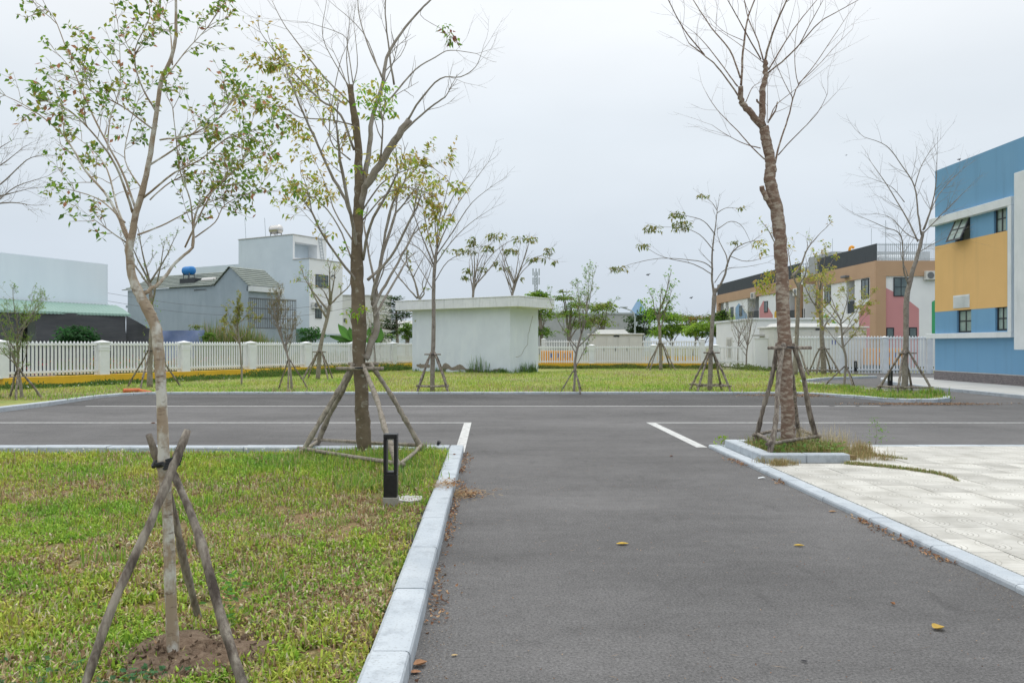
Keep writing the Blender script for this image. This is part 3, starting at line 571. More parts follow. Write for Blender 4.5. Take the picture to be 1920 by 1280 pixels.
def kiosk(label, x0, x1, Y, d, zt, ridge, panels, base=True):
    t = thing('transformer_kiosk', label, 'kiosk', (x0, Y, 0), 'transformer kiosks behind the fences')
    mb = MB(); mb.box(x0, x1, Y, Y+d, .25, zt, .02); mb.build('cabinet_body', M['cream'], t)
    mb = MB(); mb.box(x0+.1, x1-.1, Y+.1, Y+d-.1, .0, .25); mb.build('plinth', M['dark'], t)
    mb = MB(); a, b = x0-.12, x1+.12; r = .5
    mb.box(a, b, Y-.12, Y+d+.12, zt+.003, zt+.1, .02); mb.build('roof', M['cream'], t)
    mb = MB(); p = [(x0+.45*(x1-x0) if 0 else x0+.6, Y+.3), (x1-.6, Y+.3), (x1-.6, Y+d-.3), (x0+.6, Y+d-.3)]
    c = (x0+x1)/2; mb.add([(x0+.35, Y+.15, zt+.1), (x1-.9, Y+.15, zt+.1), (x1-.9, Y+d-.15, zt+.1), (x0+.35, Y+d-.15, zt+.1), (x0+.55, Y+.35, zt+ridge), (x1-1.2, Y+.35, zt+ridge), (x1-1.2, Y+d-.35, zt+ridge), (x0+.55, Y+d-.35, zt+ridge)], [[4, 5, 6, 7], [0, 1, 5, 4], [1, 2, 6, 5], [2, 3, 7, 6], [3, 0, 4, 7]])
    mb.build('roof_cap', M['cream'], t)
    for k in range(panels):
        w = (x1-x0-.3)/panels; mb = MB(); mb.box(x0+.15+k*w+.03, x0+.15+(k+1)*w-.03, Y-.025, Y-.0, .4, zt-.15, .008); dp = mb.build('door_panel', M['cream'], t)
        mb = MB(); mb.box(x0+.15+(k+1)*w-.2, x0+.15+(k+1)*w-.14, Y-.06, Y-.027, 1.2, 1.4); mb.build('handle', M['iron'], dp)
    mb = MB(); mb.box((x0+x1)/2-.3, (x0+x1)/2+.1, Y-.05, Y-.026, zt-.13, zt-.04); mb.build('lamp_box', M['dark'], t)
    return t
kiosk('cream transformer kiosk behind the fence beside the plain shed', 7.25, 10.7, 56, 2.4, 2.32, .38, 4)
k2 = kiosk('large grey transformer kiosk with small blue signs near the nursery', 17.4, 23.1, 49, 2.6, 2.65, .3, 5)
for x in (1560, 1564.5):
    p = P(x, 640, 48.95); mb = MB(); mb.box(p[0], p[0]+.11, 48.94, 48.965, 1.65, 1.92); mb.build('blue_sign', M['sign'], k2)
def cabinet(label, x0, x1, Y, z0, z1, n):
    t = thing('orange_cabinet', label, 'cabinet', (x0, Y, 0), 'orange utility cabinets behind the fences')
    mb = MB(); mb.box(x0, x1, Y, Y+.9, z0, z1, .02); mb.build('cabinet_body', M['orange'], t)
    mb = MB(); mb.box(x0+.05, x1-.05, Y+.05, Y+.85, .0, z0-.002); mb.build('plinth', M['dark'], t)
    w = (x1-x0)/n
    for k in range(n):
        mb = MB(); mb.box(x0+k*w+.03, x0+(k+1)*w-.03, Y-.03, Y-.001, z0+.06, z1-.06, .008); d = mb.build('door_panel', M['orange'], t)
        if k >= n//2-1:
            mb = MB(); mb.box(x0+k*w+w*.35, x0+k*w+w*.6, Y-.038, Y-.031, z0+.45, z0+.75); mb.build('blue_plate', M['sign'], d)
cabinet('orange cabinet behind the fence just beside the plain shed', 3.55, 5.75, 54.5, .3, 1.22, 5)
cabinet('orange cabinet behind the taller fence near the blue building', 22.5, 24.85, 47.5, .42, 1.41, 5)
t = thing('garden_wall', 'low yellow wall beyond the taller picket fence', 'wall', (11.5, 62, 0)); mb = MB(); mb.box(11.5, 17.5, 62, 62.2, -.05, .75); mb.build('wall_panel', M['yellow'], t)

# --- plain shed on the lawn
d1 = nrm((-.814, .581, 0)); d2 = nrm((.581, .814, 0)); SC = A((1.09, 43, 0))
sh = thing('garden_shed', 'plain pale windowless shed with flat overhanging slab roof on the lawn', 'shed', SC)
mb = MB(); mb.pbox(SC, d1*6.92, d2*2.86, (0, 0, 3.66)); mb.build('wall', M['shed'], sh)
mb = MB(); mb.pbox(SC-d2*.5-d1*.9+A((0, 0, 3.64)), d1*(6.92+1.8), d2*(2.86+.8), (0, 0, .52), .015); mb.build('roof_slab', M['shed_slab'], sh)
mb = MB(); mb.pbox(SC-d2*.53-d1*.93+A((0, 0, 4.163)), d1*(6.92+1.86), d2*(2.86+.86), (0, 0, .05), .01); mb.build('roof_cap', M['shed_slab'], sh)
fs = Fac(SC[0], SC[1], d1[0], d1[1]); fr = Fac(SC[0], SC[1], d2[0], d2[1], n=-d1[:2]*-1)
fr.n = d1
def rag(fc, top, bot, m, name):
    pt = [fc.px(*q) for q in crs(top, 4)[:, :2]]; pb = [fc.px(*q) for q in crs(bot, 4)[:, :2]]
    pt = [(a, z+rng.normal(0, .02)) for a, z in pt]; pb = [(a, z+rng.normal(0, .015)) for a, z in pb]; n = min(len(pt), len(pb)); mb = MB(); V = [fc.p(a, z, -.006) for a, z in pt[:n]]+[fc.p(a, z, -.006) for a, z in pb[:n]]
    mb.add(V, A([[i, i+1, n+i+1, n+i] for i in range(n-1)])); return mb.build(name, M[m], sh)
rag(fs, [(781, 683), (788, 682), (798, 682), (806, 683)], [(781, 686), (788, 690), (798, 689.5), (806, 689)], 'peel', 'peeled_patch')
rag(fs, [(823, 696), (831, 684), (838, 681), (848, 688), (858, 684), (866, 684), (875, 691), (890, 692), (911, 698)], [(823, 701), (831, 700), (838, 692), (848, 694), (858, 693.5), (866, 692), (875, 696), (890, 699), (911, 700)], 'peel', 'peeled_patch')
rag(fs, [(918, 699), (925, 693), (937, 690)], [(918, 701), (925, 700), (937, 694)], 'peel', 'peeled_patch')
pts = [fr.px(*q) for q in [(999, 592), (996, 604), (992, 620), (990, 630), (989, 645), (983, 653), (978, 664), (971, 669), (967, 668)]]
mb = MB(); mb.tube([fr.p(a, z, -.002) for a, z in crs([(a, z, 0) for a, z in pts], 3)[:, :2]+rng.normal(0, .01, (25, 2))], .011, 4); mb.build('wall_crack', M['peel'], sh)

# --- grey gabled house
e1 = nrm((-.855, .52, 0)); e2 = nrm((.52, .855, 0)); GC = (-18.1, 60)
gf = Fac(*GC, e1[0], e1[1]); gf.n = e2; gr = Fac(*GC, e2[0], e2[1]); gr.n = e1
ho = thing('gabled_house', 'blue grey house with tiled gable roof and barred porch', 'house', (*GC, 0))
Z6 = 6.2; pk = (1.95, 7.55); s1 = 3.75; Lh = 14.6
mb = MB(); mb.add([gf.p(0, 0), gf.p(0, Z6), gf.p(*pk), gf.p(s1, Z6), gf.p(s1, 0)], [[0, 1, 2, 3, 4]]); gf.wall(mb, s1, Lh, 0, Z6)
mb.quad(gf.p(Lh, 0), gf.p(Lh, Z6), gf.p(Lh, Z6, 9), gf.p(Lh, 0, 9)); mb.quad(gf.p(0, 0), gf.p(0, Z6), gf.p(0, Z6, 3), gf.p(0, 0, 3)); mb.quad(gf.p(0, 0, 3), gf.p(0, Z6, 3), gf.p(Lh, Z6, 9), gf.p(Lh, 0, 9))
mb.build('wall', M['greyhouse'], ho)
mb = MB(); gf.bx(mb, Lh, Lh+1.0, 4.8, 5.0, .5, 3); gf.bx(mb, Lh, Lh+.6, 0, 4.8, .5, 3); mb.build('side_annex', M['greyhouse'], ho)
def roofrows(mb, a, b, c, d, n, t=.06):           # eave a-b, ridge c-d (c over a): overlapping rows
    a, b, c, d = [A(q, float) for q in (a, b, c, d)]; no = nrm(np.cross(b-a, c-a)); no = no if no[2] > 0 else -no
    for k in range(n):
        u, w = k/n, (k+1)/n; p0, p1 = a+(c-a)*u, b+(d-b)*u; q0, q1 = a+(c-a)*w, b+(d-b)*w
        mb.add([p0, p1, q1, q0, p0+no*t, p1+no*t, q1+no*.005, q0+no*.005], [[0, 1, 5, 4], [4, 5, 6, 7], [0, 4, 7, 3], [1, 2, 6, 5]])
mb = MB(); roofrows(mb, gf.p(-.15, Z6-.12, -.15), gf.p(-.15, Z6-.12, 3.4), gf.p(pk[0], pk[1]+.05, -.15), gf.p(pk[0], pk[1]+.05, 3.3), 9)
roofrows(mb, gf.p(s1+.05, Z6-.02, -.15), gf.p(s1+.05, Z6-.02, 3.3), gf.p(pk[0], pk[1]+.05, -.15), gf.p(pk[0], pk[1]+.05, 3.3), 9); mb.build('roof', M['rooftile'], ho)
mb = MB(); roofrows(mb, gf.p(s1+.2, Z6+.02, -.2), gf.p(Lh+.5, Z6+.02, -.2), gf.p(s1-.6, 7.55, 2.4), gf.p(Lh-.8, 7.55, 2.4), 9)
roofrows(mb, gf.p(Lh+.5, Z6, 5), gf.p(s1, Z6, 5), gf.p(Lh-.8, 7.55, 2.4), gf.p(s1, 7.55, 2.4), 5); mb.build('roof', M['rooftile'], ho)
mb = MB(); gf.bx(mb, 6.6, 8.4, 6.25, 6.95, .4, 1.2); mb.build('roof_recess_shade', M['dark'], ho)  # solid dark box painting in the shade of a recess in the roof
mb = MB(); gr.bx(mb, 0, 3.4, Z6-.55, Z6-.15, -.25, .2); mb.build('porch_beam', M['white'], ho)
mb = MB(); gr.bx(mb, .0, 4.9, 0, 2.9, -.02, .15); mb.build('porch_wall', M['greyhouse'], ho)
mb = MB()
gx0, gx1, gz0, gz1 = .05, 4.9, 2.92, 5.15
for k in range(27): x = gx0+(gx1-gx0)*k/26; gr.bx(mb, x-.02, x+.02, gz0, gz1, -.03, .01)
for z in (gz0, gz0+.75, gz0+1.5, gz1): gr.bx(mb, gx0, gx1, z-.03, z+.03, -.045, -.03)
mb.build('grille', M['iron'], ho, kind='stuff')
mb = MB(); gr.bx(mb, .2, 4.8, 2.9, 5.6, 2.2, 2.3); gr.bx(mb, 2.98, 4.9, 5.17, 5.25, -.1, 2.3); mb.build('porch_interior', M['grey'], ho)
gr.window(ho, 1.6, 2.6, 3.6, 4.9, d=2.1, cols=2)
# tanks and solar heater
def tank(label, c, L_, r, ax, m, zs, bands=True):
    t = thing('water_tank', label, 'water tank', (c[0], c[1], zs)); ax = nrm(ax); mb = MB(); c = A(c, float)
    pr = [(-L_/2-.08, r*.3), (-L_/2, r*.85), (-L_/2+.06, r)]
    for k in range(1, 6): q = -L_/2+L_*k/6; pr += [(q-.05, r), (q, r*1.045), (q+.05, r)]
    pr += [(L_/2-.06, r), (L_/2, r*.85), (L_/2+.08, r*.3)]
    mb.lathe(c, pr, 18, ax); mb.build('tank_shell', M[m], t, smooth=True)
    mb = MB(); sd_ = nrm(np.cross(ax, (0, 0, 1)))
    for a in (-1, 1):
        for b in (-1, 1): q = c+ax*L_*.35*a+sd_*r*.7*b; mb.tube([(q[0], q[1], zs), (q[0], q[1], c[2]-r*.6)], .04, 5)
        q = c+ax*L_*.35*a; mb.tube([q-sd_*r*.8-A((0, 0, r*.95)), q+sd_*r*.8-A((0, 0, r*.95))], .035, 5)
    mb.build('tank_stand', M['iron'], t); return t
p = P(354, 507.5, 65); tank('blue plastic water tank on a stand above the tiled roof', p, 1.05, .34, e1, 'bluetank', 6.6)
p = P(517.5, 430.5, 78); tank('shiny steel water tank on top of the tall white house', p, 1.25, .42, e1, 'steel', 12.02)
t = thing('solar_heater', 'slanted solar water heater on the grey tiled roof', 'solar heater', P(378, 528, 64)); mb = MB()
c = P(392, 525, 63.5); mb.lathe(c, [(-.75, .05), (-.7, .2), (.7, .2), (.75, .05)], 12, e1); mb.build('tank_shell', M['steel'], t)
mb = MB(); q = c-A((0, 0, .1)); s_ = -e2*.9+A((0, 0, -.75))
for k in range(10): o_ = q-e1*.65+e1*1.3*k/9; mb.tube([o_, o_+s_], .03, 5)
mb.build('collector_tube', M['iron'], t, kind='stuff')
mb = MB()
for k in (0, 1): o_ = q-e1*.7+e1*1.4*k; mb.tube([o_, o_-A((0, 0, 1.0))], .03, 4); mb.tube([o_+s_, o_-A((0, 0, 1.0))], .03, 4)
mb.build('heater_frame', M['rail'], t)

# --- tall white house
WC = (-16.9, 75); wf_ = Fac(*WC, e1[0], e1[1]); wf_.n = e2; wr = Fac(*WC, e2[0], e2[1]); wr.n = e1
wh = thing('tall_house', 'tall pale house of stacked white blocks with roof terrace', 'house', (*WC, 0))
def block(fa, fb, a0, a1, z0, z1, dep, sides='housewhite', front='housewhite2', fholes=(), names=('side_wall', 'front_wall')):  # shaded sides are coloured darker than the lit front
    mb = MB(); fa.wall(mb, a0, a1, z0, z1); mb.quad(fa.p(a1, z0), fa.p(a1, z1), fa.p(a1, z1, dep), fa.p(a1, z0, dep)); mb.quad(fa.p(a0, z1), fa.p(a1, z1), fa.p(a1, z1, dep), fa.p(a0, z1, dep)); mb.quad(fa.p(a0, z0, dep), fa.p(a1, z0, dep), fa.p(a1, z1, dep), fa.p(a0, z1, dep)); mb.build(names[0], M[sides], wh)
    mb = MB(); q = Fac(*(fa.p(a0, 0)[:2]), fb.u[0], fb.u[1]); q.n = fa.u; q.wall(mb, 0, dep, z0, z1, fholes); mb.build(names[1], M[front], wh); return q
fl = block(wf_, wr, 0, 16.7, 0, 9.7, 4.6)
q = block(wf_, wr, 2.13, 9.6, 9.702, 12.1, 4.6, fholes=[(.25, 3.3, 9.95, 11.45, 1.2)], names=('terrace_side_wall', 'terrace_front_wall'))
mb = MB(); q.bx(mb, .25, 3.3, 9.95, 11.45, 1.2, 1.25); mb.build('terrace_recess', M['housewhite'], wh)
mb = MB(); wf_.bx(mb, -.06, 2.1, 9.703, 9.78, -.06, 4.6); mb.build('parapet_cap', M['concrete'], wh)
mb = MB(); wf_.bx(mb, 2.07, 9.66, 12.103, 12.18, -.06, 4.6); mb.build('parapet_cap', M['concrete'], wh)
wr.window(wh, *wr.rect(591.5, 514, 614.5, 540), cols=4, rows=2, fw=.05); wr.window(wh, *wr.rect(591, 572, 602.5, 597), cols=2)
ac_unit(wr, wr.px(583, 578)[0], wr.px(583, 578)[1], .8, .6, 'air conditioner beside the lower window of the tall white house')
ac_unit(wr, wr.px(607, 582)[0], wr.px(607, 582)[1], .8, .55, 'second air conditioner on the tall white house, half hidden by a tree')
mb = MB(); a, z = wr.px(622, 518); mb.tube([wr.p(a, z, 0), wr.p(a, z+.1, -.3), wr.p(a+.1, z-.2, -.35)], .09, 6); mb.build('wall_lamp', M['iron'], wh)
mb = MB()
for x, y, z, h_ in ((498, 440, 78, 1.9), (461, 446, 79, 2.0), (600, 450, 79, 0)):
    if h_: p = P(x, y, z); mb.tube([(p[0], p[1], 12.1), (p[0]-.1, p[1], 12.1+h_)], .025, 4)
mb.build('antenna', M['rail'], wh)
mb = MB(); p = q.p(3.9, 9.75, -.05)
for s in (0, .4): mb.tube([p+q.u*s, p+q.u*(s-.5)+A((0, 0, 2.6))], .03, 4)
for k in range(8): mb.tube([p+q.u*(-.5*k/8)+A((0, 0, .3*k+.2)), p+q.u*(.4-.5*k/8)+A((0, 0, .3*k+.2))], .02, 4)
mb.build('ladder', M['rail'], wh)
t = thing('green_gate', 'pale green metal gate below the tall white house', 'gate', P(551, 640, 68)); mb = MB(); p = P(551, 616, 68); mb.box(p[0], p[0]+.95, 68, 68.08, 0, 3.0)
for k in range(5): mb.box(p[0]+.1+k*.17, p[0]+.13+k*.17, 67.96, 68, .2, 2.9)
mb.build('gate_panel', M['greensheet'], t)
t = thing('boundary_wall', 'low pale wall in front of the beige box house', 'wall', P(570, 640, 72)); p = P(568, 626, 72); p2 = P(650, 626, 72); mb = MB(); mb.box(p[0], p2[0], 72, 72.2, 0, 2.5); mb.box(p[0]-.05, p2[0]+.05, 71.9, 72.3, 2.503, 2.62); mb.build('wall_panel', M['housewhite'], t)
bh = simple_house('beige_house', 'plain grey beige box house beside the tall white house', 'house', Fac(-18.2, 94, 1, .15), 6.6, 6, 7.4, 'cream', capm='concrete')
fb = Fac(-18.2, 94, 1, .15); fb.window(bh, *fb.rect(644.5, 597, 649.5, 603.5), cols=1); mb = MB(); fb.bx(mb, 0, 6.6, 5.2, 5.25, -.02, .01); mb.build('joint_strip', M['grey'], bh)
t = thing('distant_shed', 'low pale shed far behind the layered tree', 'building', (-17, 120, 0)); mb = MB(); mb.box(-17, -9, 120, 126, 0, 4.2); mb.build('wall', M['housewhite'], t); mb = MB(); mb.prism([(-17.3, 119.7, 4.2), (-17.3, 126.3, 4.2), (-17.3, 123, 5.4)], (8.6, 0, 0)); mb.build('roof', M['concrete'], t)

# --- big white hall with green awning and shade cloth
HC = A((-26.25, 55, 0)); hd = nrm((-3.05, -7.1, 0)); hn = nrm((-.919, .394, 0))
hf = Fac(HC[0], HC[1], hd[0], hd[1]); hf.n = hn
ha = thing('white_hall', 'long windowless white hall wall above a green sheet awning', 'building', HC)
mb = MB(); hf.wall(mb, 0, 22, 0, 7.15); mb.quad(hf.p(0, 0), hf.p(0, 7.15), hf.p(0, 7.15, 8), hf.p(0, 0, 8)); mb.quad(hf.p(0, 7.15), hf.p(22, 7.15), hf.p(22, 7.15, 8), hf.p(0, 7.15, 8)); mb.build('wall', M['hallwall'], ha)
mb = MB(); a = A((-25.9, 55.6, 4.35)); b = hf.p(20, 4.35, -.05); c_ = A((-21.3, 47.5, 3.42)); c0 = A((-29.9, 35, 3.42)); n = 150
V = []; 
for k in range(n+1):
    u = k/n; dz = .045*math.sin(k*math.pi*.9); dz = .04 if k % 2 else 0
    V += [a*(1-u)+b*u+A((0, 0, dz)), (a*(1-u)+b*u)*.5+(c_*(1-u)+c0*u)*.5+A((0, 0, dz+.05)), (c_*(1-u)+c0*u)+A((0, 0, dz)), (c_*(1-u)+c0*u)+A((0.03, -.03, dz-.13))]
mb.add(V, A([[4*k+r, 4*k+r+1, 4*k+r+5, 4*k+r+4] for k in range(n) for r in range(3)])); mb.build('awning', M['greensheet'], ha)
t = thing('shade_cloth', 'dark shade cloth hung below the green awning with a slit', 'shade cloth', c_-A((0, 0, 3.4)))
def cloth(p0, p1, zt0, zt1, zb0, zb1, n, amp, m, par, name, seed=0):
    V = []; p0, p1 = A(p0, float), A(p1, float); rows_ = 8; side = nrm(np.cross(p1-p0, (0, 0, 1)))
    for k in range(n+1):
        u = k/n; q = p0*(1-u)+p1*u
        for r in range(rows_+1):
            w = r/rows_; z = (zt0*(1-u)+zt1*u)*(1-w)+(zb0*(1-u)+zb1*u)*w
            o_ = amp*(vnoise(u*n*.35, w*1.5+3, 1, seed)-.5)*2*(.3+w)+amp*.5*math.sin(w*9+u*7); V.append((q[0]+side[0]*o_, q[1]+side[1]*o_, z))
    b_ = MB(); b_.add(V, A([[k*(rows_+1)+r, k*(rows_+1)+r+1, (k+1)*(rows_+1)+r+1, (k+1)*(rows_+1)+r] for k in range(n) for r in range(rows_)])); return b_.build(name, M[m], par, smooth=True)
oz = A((0, 0, 0)); cp = c_*A((1, 1, 0)); c0p = c0*A((1, 1, 0)); cdir = (c0p-cp)
cloth(cp+cdir*.02, cp+cdir*.36, 3.38, 3.38, 0, 0, 26, .1, 'shade', t, 'cloth_panel', 1)
cloth(cp+cdir*.41, cp+cdir*1.0, 3.38, 3.38, 0, 0, 40, .1, 'shade', t, 'cloth_panel', 2)
cloth(cp+cdir*.02, cp+A((2.1, 1.2, 0)), 3.35, 1.75, 0, 0, 18, .2, 'shade', t, 'cloth_panel', 3)
mb = MB(); q = cp+cdir*.34+A((-1.2, .6, 0)); mb.pbox(q, cdir*.12, (0.1, 0, 0), (0, 0, 3.3)); mb.build('slit_shade_panel', M['dark'], t)  # dark block added behind the slit to paint in its shade
t = thing('blue_tarp', 'crumpled blue tarpaulin screen behind the white picket fence', 'tarpaulin', P(303, 640, 45)*A((1, 1, 0)))
p0 = P(303, 640, 46)*A((1, 1, 0)); p1 = P(384, 640, 47)*A((1, 1, 0)); cloth(p0, p1, 2.42, 2.5, .2, .2, 26, .12, 'tarp', t, 'cloth_panel', 5)
mb = MB()
for u in (0, .35, .7, 1): q = p0*(1-u)+p1*u; mb.tube([(q[0], q[1]+.15, 0), (q[0], q[1]+.15, 2.3)], .035, 5)
mb.build('post', M['stake'], t)

# --- far background: warehouse, spire, lamps, tower
t = thing('warehouse', 'grey flat warehouse far beyond the fences', 'building', (16, 150, 0)); mb = MB(); mb.box(-11, 27, 150, 190, 0, 7.4); mb.build('wall', M['grey'], t); mb = MB(); mb.box(-11.2, 27.2, 149.8, 190, 7.402, 7.7); mb.build('roof_edge', M['rail'], t)
t = thing('glass_spire', 'small pale blue pyramid roof peeping above the far trees', 'building', (42, 225, 0)); p = P(1197, 588, 225); mb = MB(); mb.box(p[0]-2.8, p[0]+2.8, 222, 228, 0, p[2]-1); mb.build('wall', M['housewhite'], t); mb = MB(); mb.lathe((p[0], 225, p[2]-1), [(0, 3.2), (5.2, .05)], 4); mb.build('roof', M['skyblue'], t)
def lamp(label, px_, top, hx, hy, Y):
    b_ = P(px_, 647, Y); tp = P(px_, top, Y); h_ = P(hx, hy, Y); t = thing('street_lamp', label, 'street lamp', (b_[0], Y, 0), 'street lamps beyond the fences'); mb = MB()
    mb.tube([(b_[0], Y, 0), (tp[0], Y, tp[2]-.9)], [.13, .10], 8); mb.build('pole', M['rail'], t); mb = MB()
    mb.tube(crs([(tp[0], Y, tp[2]-.9), ((tp[0]*.85+h_[0]*.15), Y, tp[2]-.1), (tp[0]*.5+h_[0]*.5, Y, tp[2]+.25), (h_[0], Y, h_[2]+.05)], 5), [.10, .07], 6); mb.build('arm', M['rail'], t)
    mb = MB(); s = 1 if hx > px_ else -1; mb.box(min(h_[0], h_[0]-s*1.0), max(h_[0], h_[0]-s*1.0), Y-.18, Y+.18, h_[2]-.08, h_[2]+.1, .05); mb.build('lamp_head', M['rail'], t)
lamp('tall street lamp with its arm pointing towards the shed', 1190.5, 583, 1163, 576, 110)
lamp('street lamp with its arm pointing towards the nursery buildings', 1195.5, 598, 1217, 592, 120)
t = thing('mobile_mast', 'thin telecom mast with antennas beyond the shed', 'mast', P(1005, 647, 250)*A((1, 1, 0))); p = P(1005, 498, 250); mb = MB()
for s in ((-.6, 0), (.6, 0), (0, .9)): mb.tube([(p[0]+s[0], 250+s[1], 0), (p[0]+s[0]*.7, 250+s[1]*.7, 24.5)], .13, 5)
for k in range(24): z = k; mb.tube([(p[0]-.55, 250, z), (p[0]+.55, 250, z+1)], .07, 4); mb.tube([(p[0]+.55, 250, z), (p[0], 250.8, z+1)], .07, 4)
mb.build('lattice', M['rail'], t)
for s in (-.95, 0, .95):
    for z in (20.5, 23.3): mb = MB(); mb.box(p[0]+s-.2, p[0]+s+.2, 249.4, 249.7, z, z+2.2, .03); mb.build('antenna', M['rail'], t)

# ------------------------------------------------------------------ picket fences
def picket_fence(label, p0, u, bay, i0, i1, per, pw, zpost, zt, zb, plinth, r0, r1, name='picket_fence', sizes=(.45, .07), last=None, skip=()):
    u = nrm((u[0], u[1], 0)); n = A((-u[1], u[0], 0)); ang = math.atan2(u[1], u[0]); p0 = A((p0[0], p0[1], 0.))
    root = thing(name, label, 'fence', p0)
    w = sizes[0]; b = MB(); b.box(-w/2, w/2, -w/2*.8, w/2*.8, plinth-.02 if plinth else 0., zpost-.12, .01); b.box(-w/2-.02, w/2+.02, -w/2*.8-.02, w/2*.8+.02, zpost-.30, zpost-.27); b.box(-w/2-.02, w/2+.02, -w/2*.8-.02, w/2*.8+.02, zpost-.40, zpost-.37)
    b.add([(-w/2-.03, -w*.4-.03, zpost-.118), (w/2+.03, -w*.4-.03, zpost-.118), (w/2+.03, w*.4+.03, zpost-.118), (-w/2-.03, w*.4+.03, zpost-.118), (-w/2-.03, -w*.4-.03, zpost-.07), (w/2+.03, -w*.4-.03, zpost-.07), (w/2+.03, w*.4+.03, zpost-.07), (-w/2-.03, w*.4+.03, zpost-.07), (0, 0, zpost)], [A([[3, 2, 1, 0], [0, 1, 5, 4], [1, 2, 6, 5], [2, 3, 7, 6], [3, 0, 4, 7]]), A([[4, 5, 8], [5, 6, 8], [6, 7, 8], [7, 4, 8]])])
    pm = b.mesh('post'); pm.materials.append(M['fence_white'])
    q = sizes[1]/2; b = MB(); b.add([(-q, -.02, zb), (q, -.02, zb), (q, .02, zb), (-q, .02, zb), (-q, -.02, zt-.06), (q, -.02, zt-.06), (q, .02, zt-.06), (-q, .02, zt-.06), (0, -.012, zt), (0, .012, zt)], [A([[3, 2, 1, 0], [0, 1, 5, 4], [1, 2, 6, 5], [2, 3, 7, 6], [3, 0, 4, 7], [5, 6, 9, 8], [7, 4, 8, 9]]), A([[4, 5, 8], [6, 7, 9]])])
    pk_ = b.mesh('pale'); pk_.materials.append(M['fence_white'])
    for k in range(i0, i1+1):
        s = u*bay*k; put('post', pm, root, s, (0, 0, ang))
    for k in range(i0, i1):
        a = bay*k+w/2; e = bay*(k+1)-w/2
        if last is not None and k == i1-1: e = last
        for z in (r0, r1):
            mb = MB(); mb.pbox(p0+u*a-n*.035+A((0, 0, z-.04)), u*(e-a), -n*.03, (0, 0, .085)); mb.build('rail', M['fence_white'], root)
        if plinth:
            mb = MB(); mb.pbox(p0+u*(bay*k+.003)-n*(w*.4+.03), u*(bay-.006), n*(w*.8+.06), (0, 0, plinth), .006); mb.build('plinth', M['yellow'], root)
        for j in range(per):
            x = a+(e-a)*(j+.5)/per; put('pale', pk_, root, u*x, (0, 0, ang+rng.normal(0, .01)))
    return root
picket_fence('white picket fence on a yellow plinth in front of the houses', (-15.5, 32), (1.886, 3.6), 4.07, -1, 6, 24, .45, 1.80, 1.76, .48, .43, .60, 1.63)
picket_fence('low white picket fence on yellow plinth between shed and gate wall', (6.7, 52.6), (1, 0), 4.07, -1, 2, 24, .3, 1.66, 1.56, .42, .40, .52, 1.45, last=4.07*2+1.9, sizes=(.36, .06))
picket_fence('taller white picket fence standing behind the low one', (10.0, 60), (1, 0), 5.96, -1, 1, 30, .3, 2.12, 2.0, .05, 0, .3, 1.85, sizes=(.3, .08))
picket_fence('tall white picket fence across the drive near the nursery', (19.73, 45), (1, 0), 2.48, -1, 3, 13, .2, 2.12, 2.12, .03, 0, .22, 2.0, sizes=(.22, .10))

# ------------------------------------------------------------------ trees
GREEN = [(.17, .33, .05), (.22, .39, .05), (.14, .27, .05), (.29, .43, .06)]
REDGR = GREEN+GREEN[:2]+[(.34, .42, .06), (.40, .40, .08), (.48, .24, .14), (.36, .33, .07)]
YEL = [(.42, .46, .07), (.52, .48, .09), (.34, .43, .07), (.46, .32, .10), (.26, .38, .06), (.54, .42, .11)]
BRIGHT = [(.22, .46, .03), (.30, .52, .05), (.18, .38, .03)]
OLIVE = [(.20, .26, .06), (.27, .29, .09), (.15, .21, .05), (.34, .29, .1)]
def leaves_geo(mb, pos, dr, L, Wd, pal, rg, droop=.0, cols=None):
    n = len(pos); pos = A(pos, float); dr = A(dr, float); dr /= np.linalg.norm(dr, axis=1)[:, None]+1e-9
    L = np.broadcast_to(L, (n,))*rg.uniform(.65, 1.2, n); w = np.broadcast_to(Wd, (n,))*rg.uniform(.8, 1.2, n)
    up = rg.normal(0, .45, (n, 3)); up[:, 2] += 1; sd_ = np.cross(dr, up); sd_ /= np.linalg.norm(sd_, axis=1)[:, None]+1e-9; nn = np.cross(sd_, dr)
    mid = pos+dr*(L*.5)[:, None]-nn*(w*.22)[:, None]; l = pos+dr*(L*.42)[:, None]+sd_*(w*.5)[:, None]; r = pos+dr*(L*.42)[:, None]-sd_*(w*.5)[:, None]; tip = pos+dr*L[:, None]-A((0, 0, 1))*(droop*L)[:, None]
    V = np.stack([pos, l, mid, r, tip], 1).reshape(-1, 3); b = np.arange(n)[:, None]*5; f = np.concatenate([b+A([[0, 2, 1]]), b+A([[0, 3, 2]]), b+A([[1, 2, 4]]), b+A([[2, 3, 4]])])
    if cols is None: cols = A(pal)[rg.integers(0, len(pal), n)]*rg.uniform(.8, 1.2, (n, 1))
    mb.add(V, f, np.repeat(cols, 5, axis=0))
def perp(d, rg):
    v = rg.normal(0, 1, 3); v -= d*np.dot(v, d); return nrm(v)
